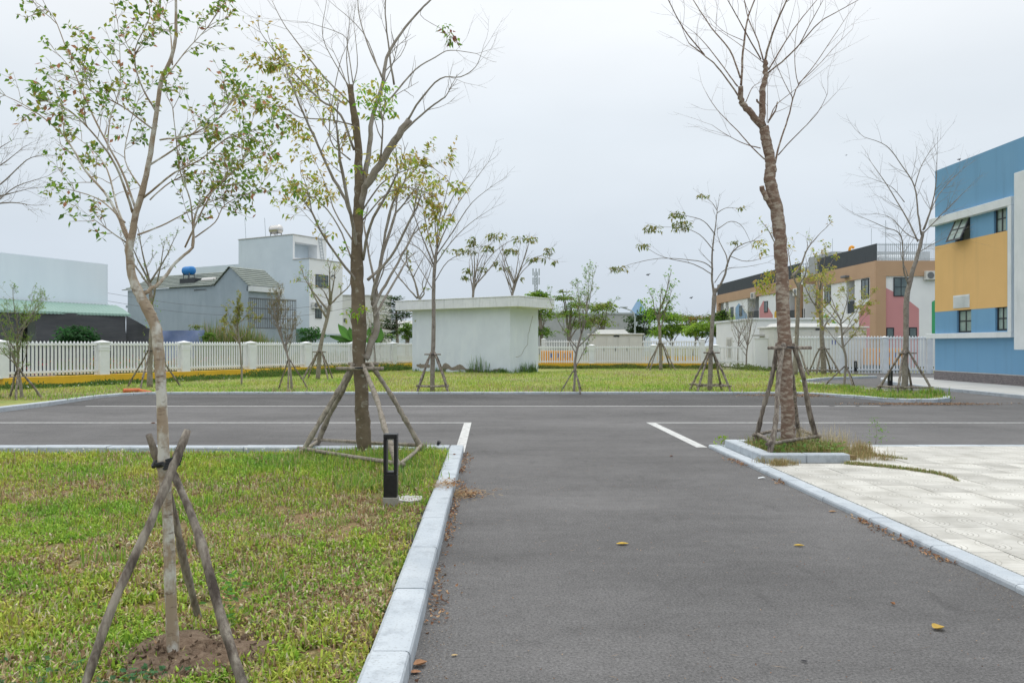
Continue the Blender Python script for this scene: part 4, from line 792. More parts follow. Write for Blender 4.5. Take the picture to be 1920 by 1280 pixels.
class Tree:
    def __init__(s, name, label, base, bark, seed, group=None, cat='tree'):
        s.base = A(base, float); s.root = thing(name, label, cat, s.base, group); s.bark = bark; s.lbark = bark; s.rg = np.random.default_rng(seed); s.lp = []; s.ld = []; s.ls = 1.0
    def px(s, pts, Y0, Y1=None):
        Y1 = Y0 if Y1 is None else Y1; q = A(pts, float); L = np.concatenate([[0], np.cumsum(np.linalg.norm(np.diff(q, axis=0), axis=1))]); L /= L[-1]
        return A([P(a, b, Y0+(Y1-Y0)*t) for (a, b), t in zip(q, L)])
    def stem(s, pts, radii, k=10, m=4, rough=.05, name='trunk', knots=0):
        p = crs(pts, m); r = np.interp(np.linspace(0, 1, len(p)), np.linspace(0, 1, len(radii)), radii)
        for _ in range(knots): c = s.rg.random()*len(r); r = r*(1+.08*np.exp(-((np.arange(len(r))-c)/.9)**2))
        p[1:-1] += s.rg.normal(0, 1, (len(p)-2, 3))*r[1:-1, None]*.05
        mb = MB(); mb.tube(p, r, k, rough=rough, rg=s.rg); s.trunk = p; s.tr = r
        o = mb.build(name, s.bark, s.root, smooth=True); return p
    def twig(s, mb, p0, d, L, r, lev, leafy, up=.25, nsub=3, k=4, bend=.25, steps=5):
        rg = s.rg; p = [A(p0)]; d = nrm(d)
        for i in range(steps): d = nrm(d+rg.normal(0, bend/steps*1.6, 3)+A((0, 0, up/steps))); p.append(p[-1]+d*L/steps)
        p = A(p); mb.tube(p, [r, r*.35], k, cap=False)
        if lev > 0:
            for _ in range(nsub):
                t = rg.uniform(.25, .9); i = int(t*steps); q = p[i]+(p[min(i+1, steps)]-p[i])*(t*steps-i); dd = nrm(p[min(i+1, steps)]-p[i]); s.twig(mb, q, dd*.8+perp(dd, rg)*rg.uniform(.5, .9), L*rg.uniform(.35, .6), r*.55, lev-1, leafy, up, nsub, 3, bend, 4)
        if leafy > 0:
            n = rg.poisson(leafy)
            for _ in range(n):
                t = 1-rg.random()**1.5*.75; i = min(int(t*steps), steps-1); q = p[i]+(p[i+1]-p[i])*(t*steps-i); dd = nrm(p[i+1]-p[i]); s.lp.append(q); s.ld.append(dd*.5+perp(dd, rg)*.9)
        return p
    def limb(s, pts, r, ntw=6, tl=.4, lev=1, leafy=0, up=.25, name='branch', k=7, tw_r=.35, nsub=3, start=.25, tipn=2, bend=.3, m=4):
        p = crs(pts, m); n = len(p); jit = np.clip(np.arange(n), 0, 1)[:, None]; rr = s.ls*np.interp(np.linspace(0, 1, n), np.linspace(0, 1, len(r)), r)
        p = p+s.rg.normal(0, 1, (n, 3))*rr[:, None]*.18*jit
        mb = MB(); mb.tube(p, rr, k, cap=True, rough=.05, rg=s.rg)
        for _ in range(ntw):
            t = s.rg.uniform(start, 1)*(n-1.01); i = int(t); q = p[i]+(p[i+1]-p[i])*(t-i); d = nrm(p[i+1]-p[i]); s.twig(mb, q, d*.75+perp(d, s.rg)*s.rg.uniform(.45, .9), tl*s.rg.uniform(.5, 1.2), max(rr[i]*tw_r, .0022), lev, leafy, up, nsub, bend=bend)
        d = nrm(p[-1]-p[-3])
        for _ in range(tipn): s.twig(mb, p[-1], d+perp(d, s.rg)*.35, tl*s.rg.uniform(.5, 1), rr[-1]*.8, lev, leafy, up, nsub, bend=bend)
        mb.build(name, s.lbark, s.root, smooth=True); return p
    def tuft(s, c, w, h, n, d=(1, 0, -.3)):
        c = A(c)
        for _ in range(n):
            u = s.rg.uniform(-1, 1); q = c+A((u*w/2, s.rg.uniform(-1, 1)*w/3, (s.rg.random()-.5)*h-.1*abs(u)*h)); s.lp.append(q); s.ld.append(A((s.rg.normal(0, .7), s.rg.normal(0, .7), -.35+s.rg.normal(0, .3))))
    def finish(s, L, Wd, pal, droop=.1, singles=0):
        if not s.lp: return
        lp, ld = A(s.lp), A(s.ld)
        if singles:
            k = min(singles, len(lp)); var = []
            for v in range(8):
                mb = MB(); leaves_geo(mb, [(0, 0, 0)], [(1, 0, 0)], L, Wd, [pal[v % len(pal)]], s.rg, droop); me = mb.mesh('leaf'); me.materials.append(M['leaf']); var.append(me)
            pick = s.rg.permutation(len(lp))
            for i in pick[:k]:
                o = put('leaf', var[i % 8], s.root, lp[i]-s.base, Vector(ld[i]).to_track_quat('X', 'Z').to_euler()); e = s.rg.uniform(.85, 1.2); o.scale = (e, e, e)
            lp, ld = lp[pick[k:]], ld[pick[k:]]
        if len(lp): mb = MB(); leaves_geo(mb, lp, ld, L, Wd, pal, s.rg, droop); mb.build('foliage', M['leaf'], s.root, kind='stuff')
def Z1(pts): return [(x/2.134, y/2.134) for x, y in pts]
def Z2(pts): return [(460+x/2.134, y/2.134) for x, y in pts]
def Z3(pts): return [(1200+x/2.56, y/2.56) for x, y in pts]
def Z8(pts): return [(1620+x/2.37, 240+y/2.37) for x, y in pts]

# stakes that hold the trees
def stakes(label, c, feet, ztie, rt, r=.03, bars=None, over=.12, m='stake', top=None, tie=True, braces=0, cat='tree stakes', tops=None):
    c = A(c, float); t = thing('stake_frame', label, cat, (c[0], c[1], feet[0][2]), 'wooden stake frames round the trees'); F_ = [A(f, float) for f in feet]; ln = []
    for i, f in enumerate(F_):
        if tops is not None: e = A(tops[i], float); tp = e
        else:
            d = nrm((f[0]-c[0], f[1]-c[1], 0)); e = A((c[0], c[1], ztie))+d*rt; tp = e+nrm(e-f)*over
        q = crs([f-A((0, 0, .05)), f*.66+tp*.34+rng.normal(0, r*.45, 3), f*.33+tp*.67+rng.normal(0, r*.5, 3), tp], 7); mb = MB(); n_q = len(q); rad = np.interp(np.linspace(0, 1, n_q), [0, 1], [r*1.15, r*.88])*(1+.1*rng.normal(0, 1, n_q)); mb.tube(q, rad, 9, rough=.045); mb.build('stake', M[m], t, smooth=True); ln.append((f, tp))
    if bars is not None:
        for i in range(len(F_)):
            (a, b), (c2, d2_) = ln[i], ln[(i+1) % len(F_)]; z = bars+rng.normal(0, .012); u = (z-a[2])/(b[2]-a[2]); w = (z-c2[2])/(d2_[2]-c2[2]); p, q = a+(b-a)*u, c2+(d2_-c2)*w; e = nrm(q-p)
            mb = MB(); mb.tube(crs([p-e*.09, (p+q)/2+rng.normal(0, .012, 3), q+e*.09], 3), r*.75, 7, rough=.07); mb.build('crossbar', M[m], t, smooth=True)
    for i in range(braces):
        a = i*math.pi/max(braces, 1)+.2; d = A((math.cos(a)*(rt+.17), math.sin(a)*(rt+.1)*.4, 0)); o = A((c[0], c[1], ztie+.03*i))+A((0, -rt*.9 if i == 0 else rt*.9, 0)); mb = MB(); mb.tube([o-d, o+d], r*.7, 7, rough=.07); mb.build('brace', M[m], t, smooth=True)
    if tie:
        mb = MB(); a = np.linspace(0, 2*math.pi, 14); mb.tube([(c[0]+math.cos(q)*(rt+.01), c[1]+math.sin(q)*(rt+.01), ztie+.012*math.sin(3*q)) for q in a], .009 if rt < .1 else .014, 5); mb.build('tie', M['tieblack'], t)
    return t

# T1: leafy young tree in the near lawn
tr = Tree('young_tree', 'slim pale barked young tree with sparse green leaves in near lawn', (*T1, .1), M['bark_pale'], 11); tr.ls = .58
Y = 3.92; px = lambda q, a=0, b=0: tr.px(q, Y+a, Y+b)
r_ = Y/F
tr.stem(px([(325, 1245), (322, 1150), (316, 1000), (308, 880), (305, 800), (302, 730), (299, 680), (293, 620), (280, 585), (262, 553), (247, 515), (242, 469), (248, 440), (255, 400), (268, 355), (280, 300), (288, 250), (295, 200), (303, 150), (318, 117), (328, 80), (330, 40), (329, -30)]), list(np.interp(np.linspace(0, 1, 40), [0, .05, .2, .33, .38, .42, .47, .55, .66, .8, .9, 1], A([12.5, 10.4, 9.6, 10, 9.6, 9, 7.4, 6.4, 5, 4, 3.2, 2])*r_)), 12, knots=12)
LF = 3.5
K = dict(lev=1, leafy=LF, tl=.19, ntw=10, nsub=3, up=.15, start=.3)
tr.limb(px(Z1([(575, 1175), (640, 1130), (700, 1050), (770, 990), (775, 900), (800, 820), (900, 710), (1000, 640), (1085, 590)]), 0, .45), [6.5*r_, 5*r_, 4*r_, 2*r_, 1*r_], **{**K, 'ntw': 15, 'start': .45})
tr.limb(px(Z1([(768, 985), (772, 920), (760, 800), (720, 680), (705, 560), (690, 430)]), .2, -.1), [3.5*r_, 1.2*r_], **K)
tr.limb(px(Z1([(515, 970), (440, 800), (340, 680), (260, 550), (130, 440), (5, 375)]), 0, .3), [5*r_, 1*r_], **{**K, 'ntw': 13})
tr.limb(px(Z1([(530, 850), (480, 700), (410, 580), (300, 460), (200, 400)]), 0, -.5), [4.5*r_, 1*r_], **{**K, 'ntw': 13})
tr.limb(px(Z1([(520, 960), (470, 830), (430, 680), (370, 600), (300, 545)]), 0, .5), [4*r_, 1*r_], **K)
tr.limb(px(Z1([(540, 830), (490, 690), (400, 520), (330, 370), (270, 210), (215, 70), (150, 15)]), 0, .3), [4*r_, .9*r_], **{**K, 'ntw': 16})
tr.limb(px(Z1([(575, 790), (700, 690), (800, 640), (900, 560), (1010, 520)]), 0, -.3), [3.5*r_, 1*r_], **K)
tr.limb(px(Z1([(550, 940), (640, 905), (750, 850), (860, 800), (935, 780)]), 0, .3), [3*r_, .9*r_], **K)
tr.limb(px(Z1([(780, 950), (860, 890), (900, 820), (990, 775), (1080, 765)]), .2, .3), [2.5*r_, .7*r_], **{**K, 'ntw': 5})
tr.limb(px(Z1([(505, 970), (420, 910), (345, 855)]), 0, -.2), [2.5*r_, .8*r_], **{**K, 'ntw': 4, 'tl': .2})
tr.limb(px(Z1([(500, 890), (400, 800), (300, 765), (215, 745)]), 0, .4), [3*r_, .8*r_], **{**K, 'ntw': 5, 'tl': .2})
tr.limb(px(Z1([(740, 990), (830, 800), (890, 730), (970, 640), (1010, 480)]), .15, .0), [3*r_, .8*r_], **K)
tr.limb(px(Z1([(600, 660), (720, 580), (830, 480), (940, 390)]), 0, .4), [3.5*r_, .9*r_], **K)
tr.limb(px(Z1([(640, 560), (760, 540), (880, 470), (930, 400)]), 0, -.4), [3*r_, .9*r_], **K)
tr.limb(px(Z1([(430, 610), (440, 480), (480, 340), (478, 180), (470, 80)]), 0, .2), [2.5*r_, .8*r_], **K)
tr.limb(px(Z1([(640, 345), (740, 210), (830, 110), (900, 10)]), 0, .3), [2.5*r_, .8*r_], **K)
tr.limb(px(Z1([(625, 450), (560, 330), (540, 200), (600, 60), (560, -30)]), 0, -.3), [3*r_, .9*r_], **K)
tr.limb(px(Z1([(615, 520), (480, 420), (360, 360), (330, 250)]), 0, -.3), [3*r_, .9*r_], **K)
tr.limb(px(Z1([(690, 260), (680, 120), (640, 20), (650, -60)]), 0, .3), [2.5*r_, .9*r_], **K)
tr.limb(px(Z1([(600, 800), (680, 730), (760, 700), (850, 690), (930, 640)]), 0, .3), [2.5*r_, .9*r_], **K)
tr.limb(px(Z1([(570, 760), (500, 640), (520, 500), (560, 380)]), 0, .3), [2.5*r_, .9*r_], **K)
print('leaves', len(tr.lp))
tr.finish(.031, .018, [tuple(A(q)*.88) for q in REDGR], singles=290)
b0 = G(150, 1310, .05); b0[1] = 3.42; b0[0] = (150-CX)/F*3.42
stakes('three rough poles propping the slim near tree, black rubber tie', (*P(311, 880, 3.92)[:2], 0), [P(140, 1320, 3.36), G(376, 1155, .08), P(475, 1320, 3.5)], P(311, 873, 3.85)[2], .05, .0205, tops=[P(352, 806, 3.82), P(279, 815, 3.96), P(321, 876, 3.88)], tie=True, m='stake')
mb = MB(); c_ = P(322, 866, 3.79)
for k in range(4): a = np.linspace(0, 2*math.pi, 12); mb.tube([(c_[0]+math.cos(q)*.034+.004*k, c_[1]+math.sin(q)*.034, c_[2]+.013*k-.02+.01*math.cos(q)) for q in a], .008, 5)
mb.tube([c_+A((0, .0, 0)), P(296, 874, 3.9)], .009, 5)
o = [q for q in bpy.data.objects if q.name.startswith('stake_frame')][-1]; mb.build('rubber_band', M['tieblack'], o)

# T2: large pruned tree by the bollard
Y = 11.4; tr = Tree('pruned_tree', 'thick pruned tree with many upright limbs and yellowing leaves', (*G(683, 855, .06)[:2], .03), M['bark_mid'], 22); r_ = Y/F; tr.ls = .5; tr.lbark = M['limb']
px = lambda q, a=0, b=0: tr.px(q, Y+a, Y+b)
tr.stem(px([(684, 862), (681, 800), (679, 760), (675, 700), (673, 650), (673, 600), (670, 540), (669, 480), (671, 420), (673, 365), (672, 320), (672, 280), (666, 225), (660, 190), (657, 160)]), list(np.interp(np.linspace(862, 157, 60), [157, 250, 330, 400, 480, 533, 600, 640, 665, 700, 760, 862], A([5.5, 6.3, 7.3, 8.5, 10, 12, 13.5, 14, 11.5, 11.7, 12.8, 13.3])*r_)), 14, rough=.04, knots=10, m=5)
K = dict(lev=1, leafy=0, tl=.9, ntw=4, nsub=3, up=.35, start=.45)
for q in ([(657, 175), (650, 110), (655, 40)], [(659, 172), (670, 120), (664, 50)], [(658, 180), (640, 130), (622, 90)]): tr.limb(tr.px(q, Y, Y+tr.rg.uniform(-.4, .4)), [2.6*r_, .9*r_], **{**K, 'ntw': 3, 'tl': .4})
tr.limb(px([(684, 672), (694, 650), (704, 620), (706, 590), (700, 560), (708, 520), (722, 460), (742, 400)], 0, .2), [14*r_, 13*r_, 10*r_, 7*r_, 5*r_], k=9, **{**K, 'ntw': 2})
tr.limb(px(Z2([(460, 800), (478, 700), (500, 560), (505, 480), (550, 330), (565, 230), (640, 110), (740, 0)]), 0, .6), [12*r_, 10*r_, 8*r_, 6*r_, 3*r_], **K)
tr.limb(px(Z2([(462, 835), (480, 750), (540, 660), (600, 560), (655, 475)]), 0, -.5), [11*r_, 14*r_, 14*r_, 11*r_], k=10, **{**K, 'ntw': 1, 'tipn': 0})
tr.limb(px(Z2([(605, 555), (660, 500), (740, 430), (800, 388)]), -.4, -.8), [4.5*r_, 2.5*r_], **{**K, 'ntw': 3, 'tl': .5})
tr.limb(px(Z2([(650, 480), (700, 400), (780, 315), (860, 308), (920, 270), (948, 205)]), -.5, -1.1), [4.5*r_, 2*r_, .8*r_], **{**K, 'ntw': 3, 'tl': .5})
tr.limb(px(Z2([(585, 390), (680, 280), (760, 230), (820, 202), (925, 215)]), 0, .6), [3.5*r_, 1*r_], **{**K, 'ntw': 3, 'tl': .5})
tr.limb(px(Z2([(595, 340), (575, 200), (560, 60), (562, -20)]), .2, .0), [4*r_, 2*r_], **{**K, 'ntw': 3})
tr.limb(px(Z2([(550, 315), (490, 180), (455, 60), (450, -20)]), .3, .9), [3.5*r_, 1.5*r_], **{**K, 'ntw': 4})
tr.limb(px(Z2([(745, 0), (700, 60), (790, 120), (800, 130)]), .6, .6), [1.2*r_, .8*r_], **{**K, 'ntw': 1, 'tl': .3})
Kl = {**K, 'leafy': 0}
tr.limb(px(Z2([(440, 905), (400, 800), (340, 690), (290, 580), (230, 450), (190, 350)]), 0, -.6), [7*r_, 5*r_, 3*r_], **{**Kl, 'leafy': 3, 'ntw': 6, 'tl': .6})
tr.limb(px(Z2([(450, 1010), (420, 860), (380, 640), (365, 500)]), 0, -1), [7*r_, 6*r_, 3.5*r_], **{**Kl, 'leafy': 2, 'tl': .6})
tr.limb(px(Z2([(465, 1150), (380, 1040), (310, 940), (265, 845)]), 0, -.8), [5.5*r_, 4*r_, 3.5*r_], **{**Kl, 'tl': .6, 'leafy': 2})
tr.limb(px(Z2([(435, 600), (380, 460), (300, 400), (220, 320), (115, 205)]), 0, .4), [5*r_, 4*r_, 2.5*r_], **{**Kl, 'leafy': 3, 'ntw': 7, 'tl': .6})
tr.limb(px(Z2([(420, 640), (340, 560), (350, 400), (380, 250), (412, 170)]), 0, .5), [3*r_, 1*r_], **{**Kl, 'ntw': 3})
tr.limb(px(Z2([(425, 420), (300, 290), (215, 180), (150, 90), (105, 0)]), 0, .6), [3.5*r_, 1*r_], **{**Kl, 'ntw': 4})
tr.limb(px(Z2([(430, 370), (380, 290), (310, 150), (325, 0)]), 0, -.4), [2.5*r_, .8*r_], **{**Kl, 'ntw': 4})
tr.limb(px(Z2([(430, 330), (410, 200), (390, 140), (250, 90)]), 0, .3), [2.5*r_, .8*r_], **{**Kl, 'ntw': 4})
tr.limb(px(Z2([(545, 310), (470, 130), (330, 0)]), .4, .9), [2.5*r_, .8*r_], **{**Kl, 'ntw': 2})
tr.limb(px(Z2([(470, 1040), (500, 900), (560, 790), (610, 690)]), 0, -.9), [6*r_, 5*r_, 3*r_], **{**Kl, 'leafy': 2, 'tl': .6})
tr.limb(px(Z2([(505, 1200), (530, 1100), (600, 1000), (675, 850)]), -.1, -.6), [6*r_, 5*r_, 4*r_], **{**Kl, 'ntw': 2, 'tl': .5})
tr.limb(px(Z2([(510, 1235), (560, 1140), (610, 1050), (670, 940)]), -.1, .4), [6*r_, 5*r_, 4*r_], **{**Kl, 'ntw': 2, 'tl': .4})
tr.limb(px(Z2([(515, 1265), (600, 1120), (642, 1048)]), -.1, .6), [5*r_, 3.5*r_], **{**Kl, 'ntw': 1, 'tl': .4})
tr.limb(px(Z2([(490, 1120), (540, 1060), (560, 930), (595, 800), (640, 720)]), 0, .7), [6*r_, 5*r_, 4*r_], **{**Kl, 'leafy': 2, 'tl': .6})
tr.limb(px(Z2([(530, 1190), (500, 1050), (475, 900)]), 0, .6), [5*r_, 3.5*r_], **{**Kl, 'ntw': 2, 'tl': .4})
tr.limb(px(Z2([(430, 1050), (370, 900), (290, 800), (235, 780), (160, 720)]), 0, .6), [3.5*r_, 1*r_], **{**Kl, 'leafy': 7, 'ntw': 8, 'tl': .5})
tr.limb(px(Z2([(440, 980), (360, 850), (330, 760), (260, 600)]), 0, .9), [3.5*r_, 1*r_], **{**Kl, 'leafy': 6, 'ntw': 7, 'tl': .5})
tr.limb(px(Z2([(470, 840), (540, 740), (620, 690), (720, 660), (790, 700)]), 0, .6), [3.5*r_, 1*r_], **{**Kl, 'leafy': 7, 'ntw': 9, 'tl': .5})
tr.limb(px(Z2([(470, 880), (560, 780), (650, 750), (760, 790), (780, 850)]), 0, -.3), [3*r_, 1*r_], **{**Kl, 'leafy': 7, 'ntw': 9, 'tl': .5})
tr.limb(px(Z2([(430, 500), (340, 480), (220, 470), (150, 430), (60, 415)]), 0, -.3), [3*r_, .8*r_], **{**Kl, 'leafy': 7, 'ntw': 8, 'tl': .45})
tr.limb(px(Z2([(400, 420), (290, 340), (180, 260), (80, 255)]), 0, .3), [3*r_, .8*r_], **{**Kl, 'leafy': 7, 'ntw': 7, 'tl': .4})
n0 = len(tr.lp)
for (x, y, w, h, n) in ((90, 345, 50, 30, 14), (290, 330, 90, 60, 60), (240, 215, 50, 50, 25), (110, 430, 90, 50, 55), (210, 500, 90, 70, 50), (150, 260, 120, 50, 45), (190, 735, 70, 40, 35), (255, 625, 60, 40, 30), (640, 740, 140, 70, 90), (560, 720, 120, 70, 55), (320, 780, 120, 70, 55), (720, 790, 100, 60, 45), (600, 640, 100, 60, 40), (180, 340, 60, 50, 22), (260, 280, 70, 40, 25), (330, 450, 60, 60, 30), (380, 380, 60, 50, 22), (400, 560, 70, 60, 28), (330, 600, 60, 40, 22), (680, 700, 100, 50, 45), (745, 720, 80, 50, 30), (520, 620, 60, 60, 25), (560, 800, 90, 50, 30), (650, 640, 80, 40, 25), (270, 690, 60, 40, 20)):
    q = Z2([(x, y)])[0]; tr.tuft(P(*q, Y+tr.rg.uniform(-.6, .6)), w/2.134*r_, h/2.134*r_, n)
tr.finish(.085, .038, YEL, .25)
tr.lp, tr.ld = [], []
for (x, y, w, h, n) in ((525, 370, 150, 90, 130), (560, 420, 90, 80, 70), (500, 440, 100, 60, 45), (455, 840, 40, 20, 14), (395, 990, 40, 60, 14), (330, 930, 60, 30, 14), (445, 670, 50, 30, 12), (430, 1250, 60, 50, 16), (470, 1230, 40, 30, 12)):
    q = Z2([(x, y)])[0]; tr.tuft(P(*q, Y-.35), w/2.134*r_, h/2.134*r_, n)
q = Z2([(820, 140)])[0]
mb = MB(); leaves_geo(mb, tr.lp, tr.ld, .085, .04, BRIGHT+YEL[:2], tr.rg, .25); mb.build('new_foliage', M['leaf'], tr.root, kind='stuff')
tr.lp, tr.ld = [], []; 
for (x, y) in ((800, 115), (820, 140), (835, 165)): tr.tuft(P(*Z2([(x, y)])[0], Y+.6), 22*r_, 18*r_, 16)
mb = MB(); leaves_geo(mb, tr.lp, tr.ld, .10, .045, GREEN[:2]+[(.25, .1, .08)], tr.rg, .4); mb.build('leaf_spray', M['leaf'], tr.root, kind='stuff')
c = P(678, 690, Y); ft = [G(556, 858, .07), G(757, 893, .07), G(799, 850, .07), G(590, 838, .07)]
stakes('four pole stake frame with ground bars round the thick pruned tree', c, ft, P(0, 690, Y)[2], .17, .034, bars=.19, braces=3, over=.08, m='stake2')

# T3: tall bare tree in the planter
Y = 11.5; tr = Tree('bare_tree', 'tall leafless tree with mottled banded trunk in the kerbed planter', (*G(1478, 838, .1)[:2], .08), M['bark_band'], 33); r_ = Y/F; tr.ls = .53
px = lambda q, a=0, b=0: tr.px(q, Y+a, Y+b)
tr.stem(px([(1477, 845), (1477, 800), (1475, 740), (1472, 680), (1470, 620), (1467, 560), (1465.6, 500), (1462, 440), (1457, 395), (1447, 355), (1443, 335), (1445, 312), (1442, 289), (1436, 262), (1432, 238)]), [12.8*r_, 12.4*r_, 12.2*r_, 12*r_, 11.6*r_, 11.4*r_, 11*r_, 10.4*r_, 9.5*r_, 9*r_, 8.8*r_], 14, rough=.03, knots=12, m=6)
tr.limb(px(Z3([(592, 610), (588, 480), (597, 400), (603, 330), (600, 290)]), 0, .1), [12*r_, 9.5*r_, 8*r_], k=10, lev=0, ntw=0, tipn=0)
tr.limb(px(Z3([(588, 605), (545, 560), (500, 510), (485, 470), (483, 410)]), 0, -.2), [13*r_, 10.5*r_, 8.5*r_], k=10, lev=0, ntw=0, tipn=0)
K = dict(lev=1, leafy=0, tl=.7, ntw=3, nsub=2, up=.3, start=.35, tipn=1)
for q, a, b, r in (([(475, 465), (430, 400), (370, 320), (300, 260), (235, 208)], -.2, -.8, (3, 1.5)), ([(310, 265), (210, 140), (135, 0), (110, -60)], -.6, -1.0, (2.2, 1)), ([(468, 415), (420, 350), (330, 230), (270, 165)], -.2, .3, (2.5, 1)), ([(482, 375), (430, 240), (340, 130), (255, 0), (230, -60)], -.2, .4, (3, 1.2)), ([(485, 410), (495, 250), (515, 100), (550, 0), (570, -60)], -.2, .1, (4, 1.8)), ([(600, 290), (620, 210), (660, 100), (705, 0), (730, -60)], .1, -.3, (4, 2)), ([(592, 290), (560, 180), (520, 90), (500, 0)], .1, .5, (2.5, 1.5)), ([(580, 285), (520, 180), (460, 70), (420, 0)], .1, -.5, (2.5, 1.4)), ([(618, 335), (680, 230), (760, 110), (850, 0)], .1, .3, (2.8, 1.2)), ([(610, 355), (700, 280), (770, 210), (860, 110), (960, 50), (1050, 0)], .1, -.6, (3, .9)), ([(765, 215), (830, 90), (880, 0)], -.2, -.4, (1.8, .9)), ([(648, 785), (670, 690), (710, 570), (735, 470), (760, 410), (840, 310), (900, 220), (1000, 70)], 0, .8, (3.4, .8)), ([(762, 412), (745, 330), (745, 200), (765, 80)], .3, .4, (1.6, .7)), ([(663, 745), (720, 680), (800, 600), (860, 530), (900, 450)], .1, -.6, (2.2, .7)), ([(762, 400), (850, 320), (940, 220), (1020, 140)], .3, 1.0, (1.5, .6)), ([(735, 475), (690, 390), (640, 270), (630, 210)], .3, .2, (1.5, .6)), ([(615, 590), (650, 510), (720, 450), (765, 415)], 0, .3, (2.2, .8)), ([(598, 765), (540, 710), (470, 630), (400, 560), (350, 500), (312, 435)], 0, .6, (2.4, .7)), ([(578, 712), (500, 690), (420, 650), (345, 600)], 0, -.4, (2, .6)), ([(610, 590), (612, 480), (612, 340)], -.1, -.2, (1.2, .6)), ([(508, 490), (540, 420), (583, 393)], -.1, 0, (1.8, .8)), ([(495, 195), (400, 150), (330, 80)], -.1, .3, (1.3, .5)), ([(590, 300), (500, 230), (400, 160), (300, 90)], .1, .8, (1.5, .5))):
    tr.limb(px(Z3(q), a, b), [r[0]*r_, r[1]*r_], k=6, **K)
for q, dx in ((566, -1), (683, 1)):   # cut stubs
    pass
tr.limb(px(Z3([(640, 1000), (605, 950), (585, 895)]), 0, -.1), [11*r_, 8*r_], k=9, lev=0, ntw=0, tipn=0)
tr.limb(px(Z3([(580, 500), (566, 490), (560, 478)]), 0, -.15), [4*r_, 3*r_], k=7, lev=0, ntw=0, tipn=0)
tr.limb(px(Z3([(618, 580), (650, 530), (660, 488)]), 0, -.1), [3.5*r_, 1.5*r_], k=7, lev=0, ntw=1, tipn=0)
c = P(1474, 656, Y); ft = [G(1414, 836, .1), G(1441, 855, .1), G(1538, 838, .1), G(1500, 822, .1)]
stakes('four pole stake frame standing in the kerbed planter', c, ft, P(0, 652, Y)[2], .15, .034, bars=.27, braces=2, over=.07)

# middle distance and small trees -----------------------------------
def auto(tr, p, n, L, spread, r, ntw, tl, leafy, lev=1, up=.5, top=.35, side=None, nsub=2, tipn=2):
    """n limbs fanning from the upper part of the trunk path p"""
    rg = tr.rg
    for i in range(n):
        t = 1-top*rg.random()*(i > 1); k = t*(len(p)-1); j = min(int(k), len(p)-2); q = p[j]+(p[j+1]-p[j])*(k-j); a = rg.uniform(0, 2*math.pi) if side is None else side+rg.normal(0, .6)
        a += i*2.4; s = spread*rg.uniform(.4, 1.1); l = L*rg.uniform(.65, 1.1); d0 = A((math.cos(a)*s, math.sin(a)*s, .9)); d1 = nrm(d0+A((0, 0, up))); d0 = nrm(d0)
        pts = [q, q+d0*l*.33, q+d0*l*.6+d1*l*.1, q+d0*l*.62+d1*l*.42]; tr.limb(pts, [r, r*.3], ntw=ntw, tl=tl, lev=lev, leafy=leafy, up=up*.7, k=5, nsub=nsub, tipn=tipn, m=3)
def small(name, label, pts, Y, rad, n, L, spread, ntw, tl, leafy, leaf, pal, seed, bark='bark_grey', stk=None, zg=.09, group=None, up=.5, lev=1, top=.35, limbs=(), tufts=(), lr=.35, nsub=2, tuftn=40, hide=False):
    b = P(*pts[0], Y); tr = Tree(name, label, (b[0], b[1], zg), M[bark], seed, group); r_ = Y/F*.56; tr.ls = 1.0
    q = tr.px(pts, Y); q[0][2] = zg-.03; p = tr.stem(q, [a*r_ for a in rad], 8, knots=4)
    if n: auto(tr, p, n, L, spread, rad[-1]*r_*.8, ntw, tl, leafy, lev, up, top, nsub=nsub)
    for l in limbs: tr.limb(tr.px(l[0], Y+(l[2] if len(l) > 2 else 0), Y+(l[3] if len(l) > 3 else 0)), [l[1]*r_, max(l[1]*.25*r_, .005)], ntw=ntw, tl=tl, lev=lev, leafy=leafy, up=.3, k=5, nsub=nsub)
    for (x, y, w, h) in tufts: tr.tuft(P(x, y, Y+tr.rg.uniform(-.4, .4)), w*Y/F, h*Y/F, int(tuftn*w*h/400)+4)
    tr.finish(leaf, leaf*.45, pal, .3)
    if stk:
        kind, zt, rf, rs = stk; c = P(*pts[0], Y); nleg = {'tri': 3, 'quad': 4}[kind[:4] if kind[:4] == 'quad' else 'tri']; a0 = tr.rg.uniform(.5, .9)
        ft = [(c[0]+rf*math.cos(a0+k*2*math.pi/nleg), c[1]+rf*math.sin(a0+k*2*math.pi/nleg), zg) for k in range(nleg)]
        xt = np.interp(zt, tr.trunk[:, 2], tr.trunk[:, 0]); cc = (xt, c[1], 0)
        stakes(stk_label(label), cc, ft, zt, max(rad[0]*r_, .05)+.02, rs, bars=.28 if 'bar' in kind else None, over=.12, braces=1 if nleg == 4 else 0)
    return tr
def stk_label(l):
    return 'stakes propping the '+' '.join(l.split()[:10])
G2 = 'young staked trees on the far lawn'
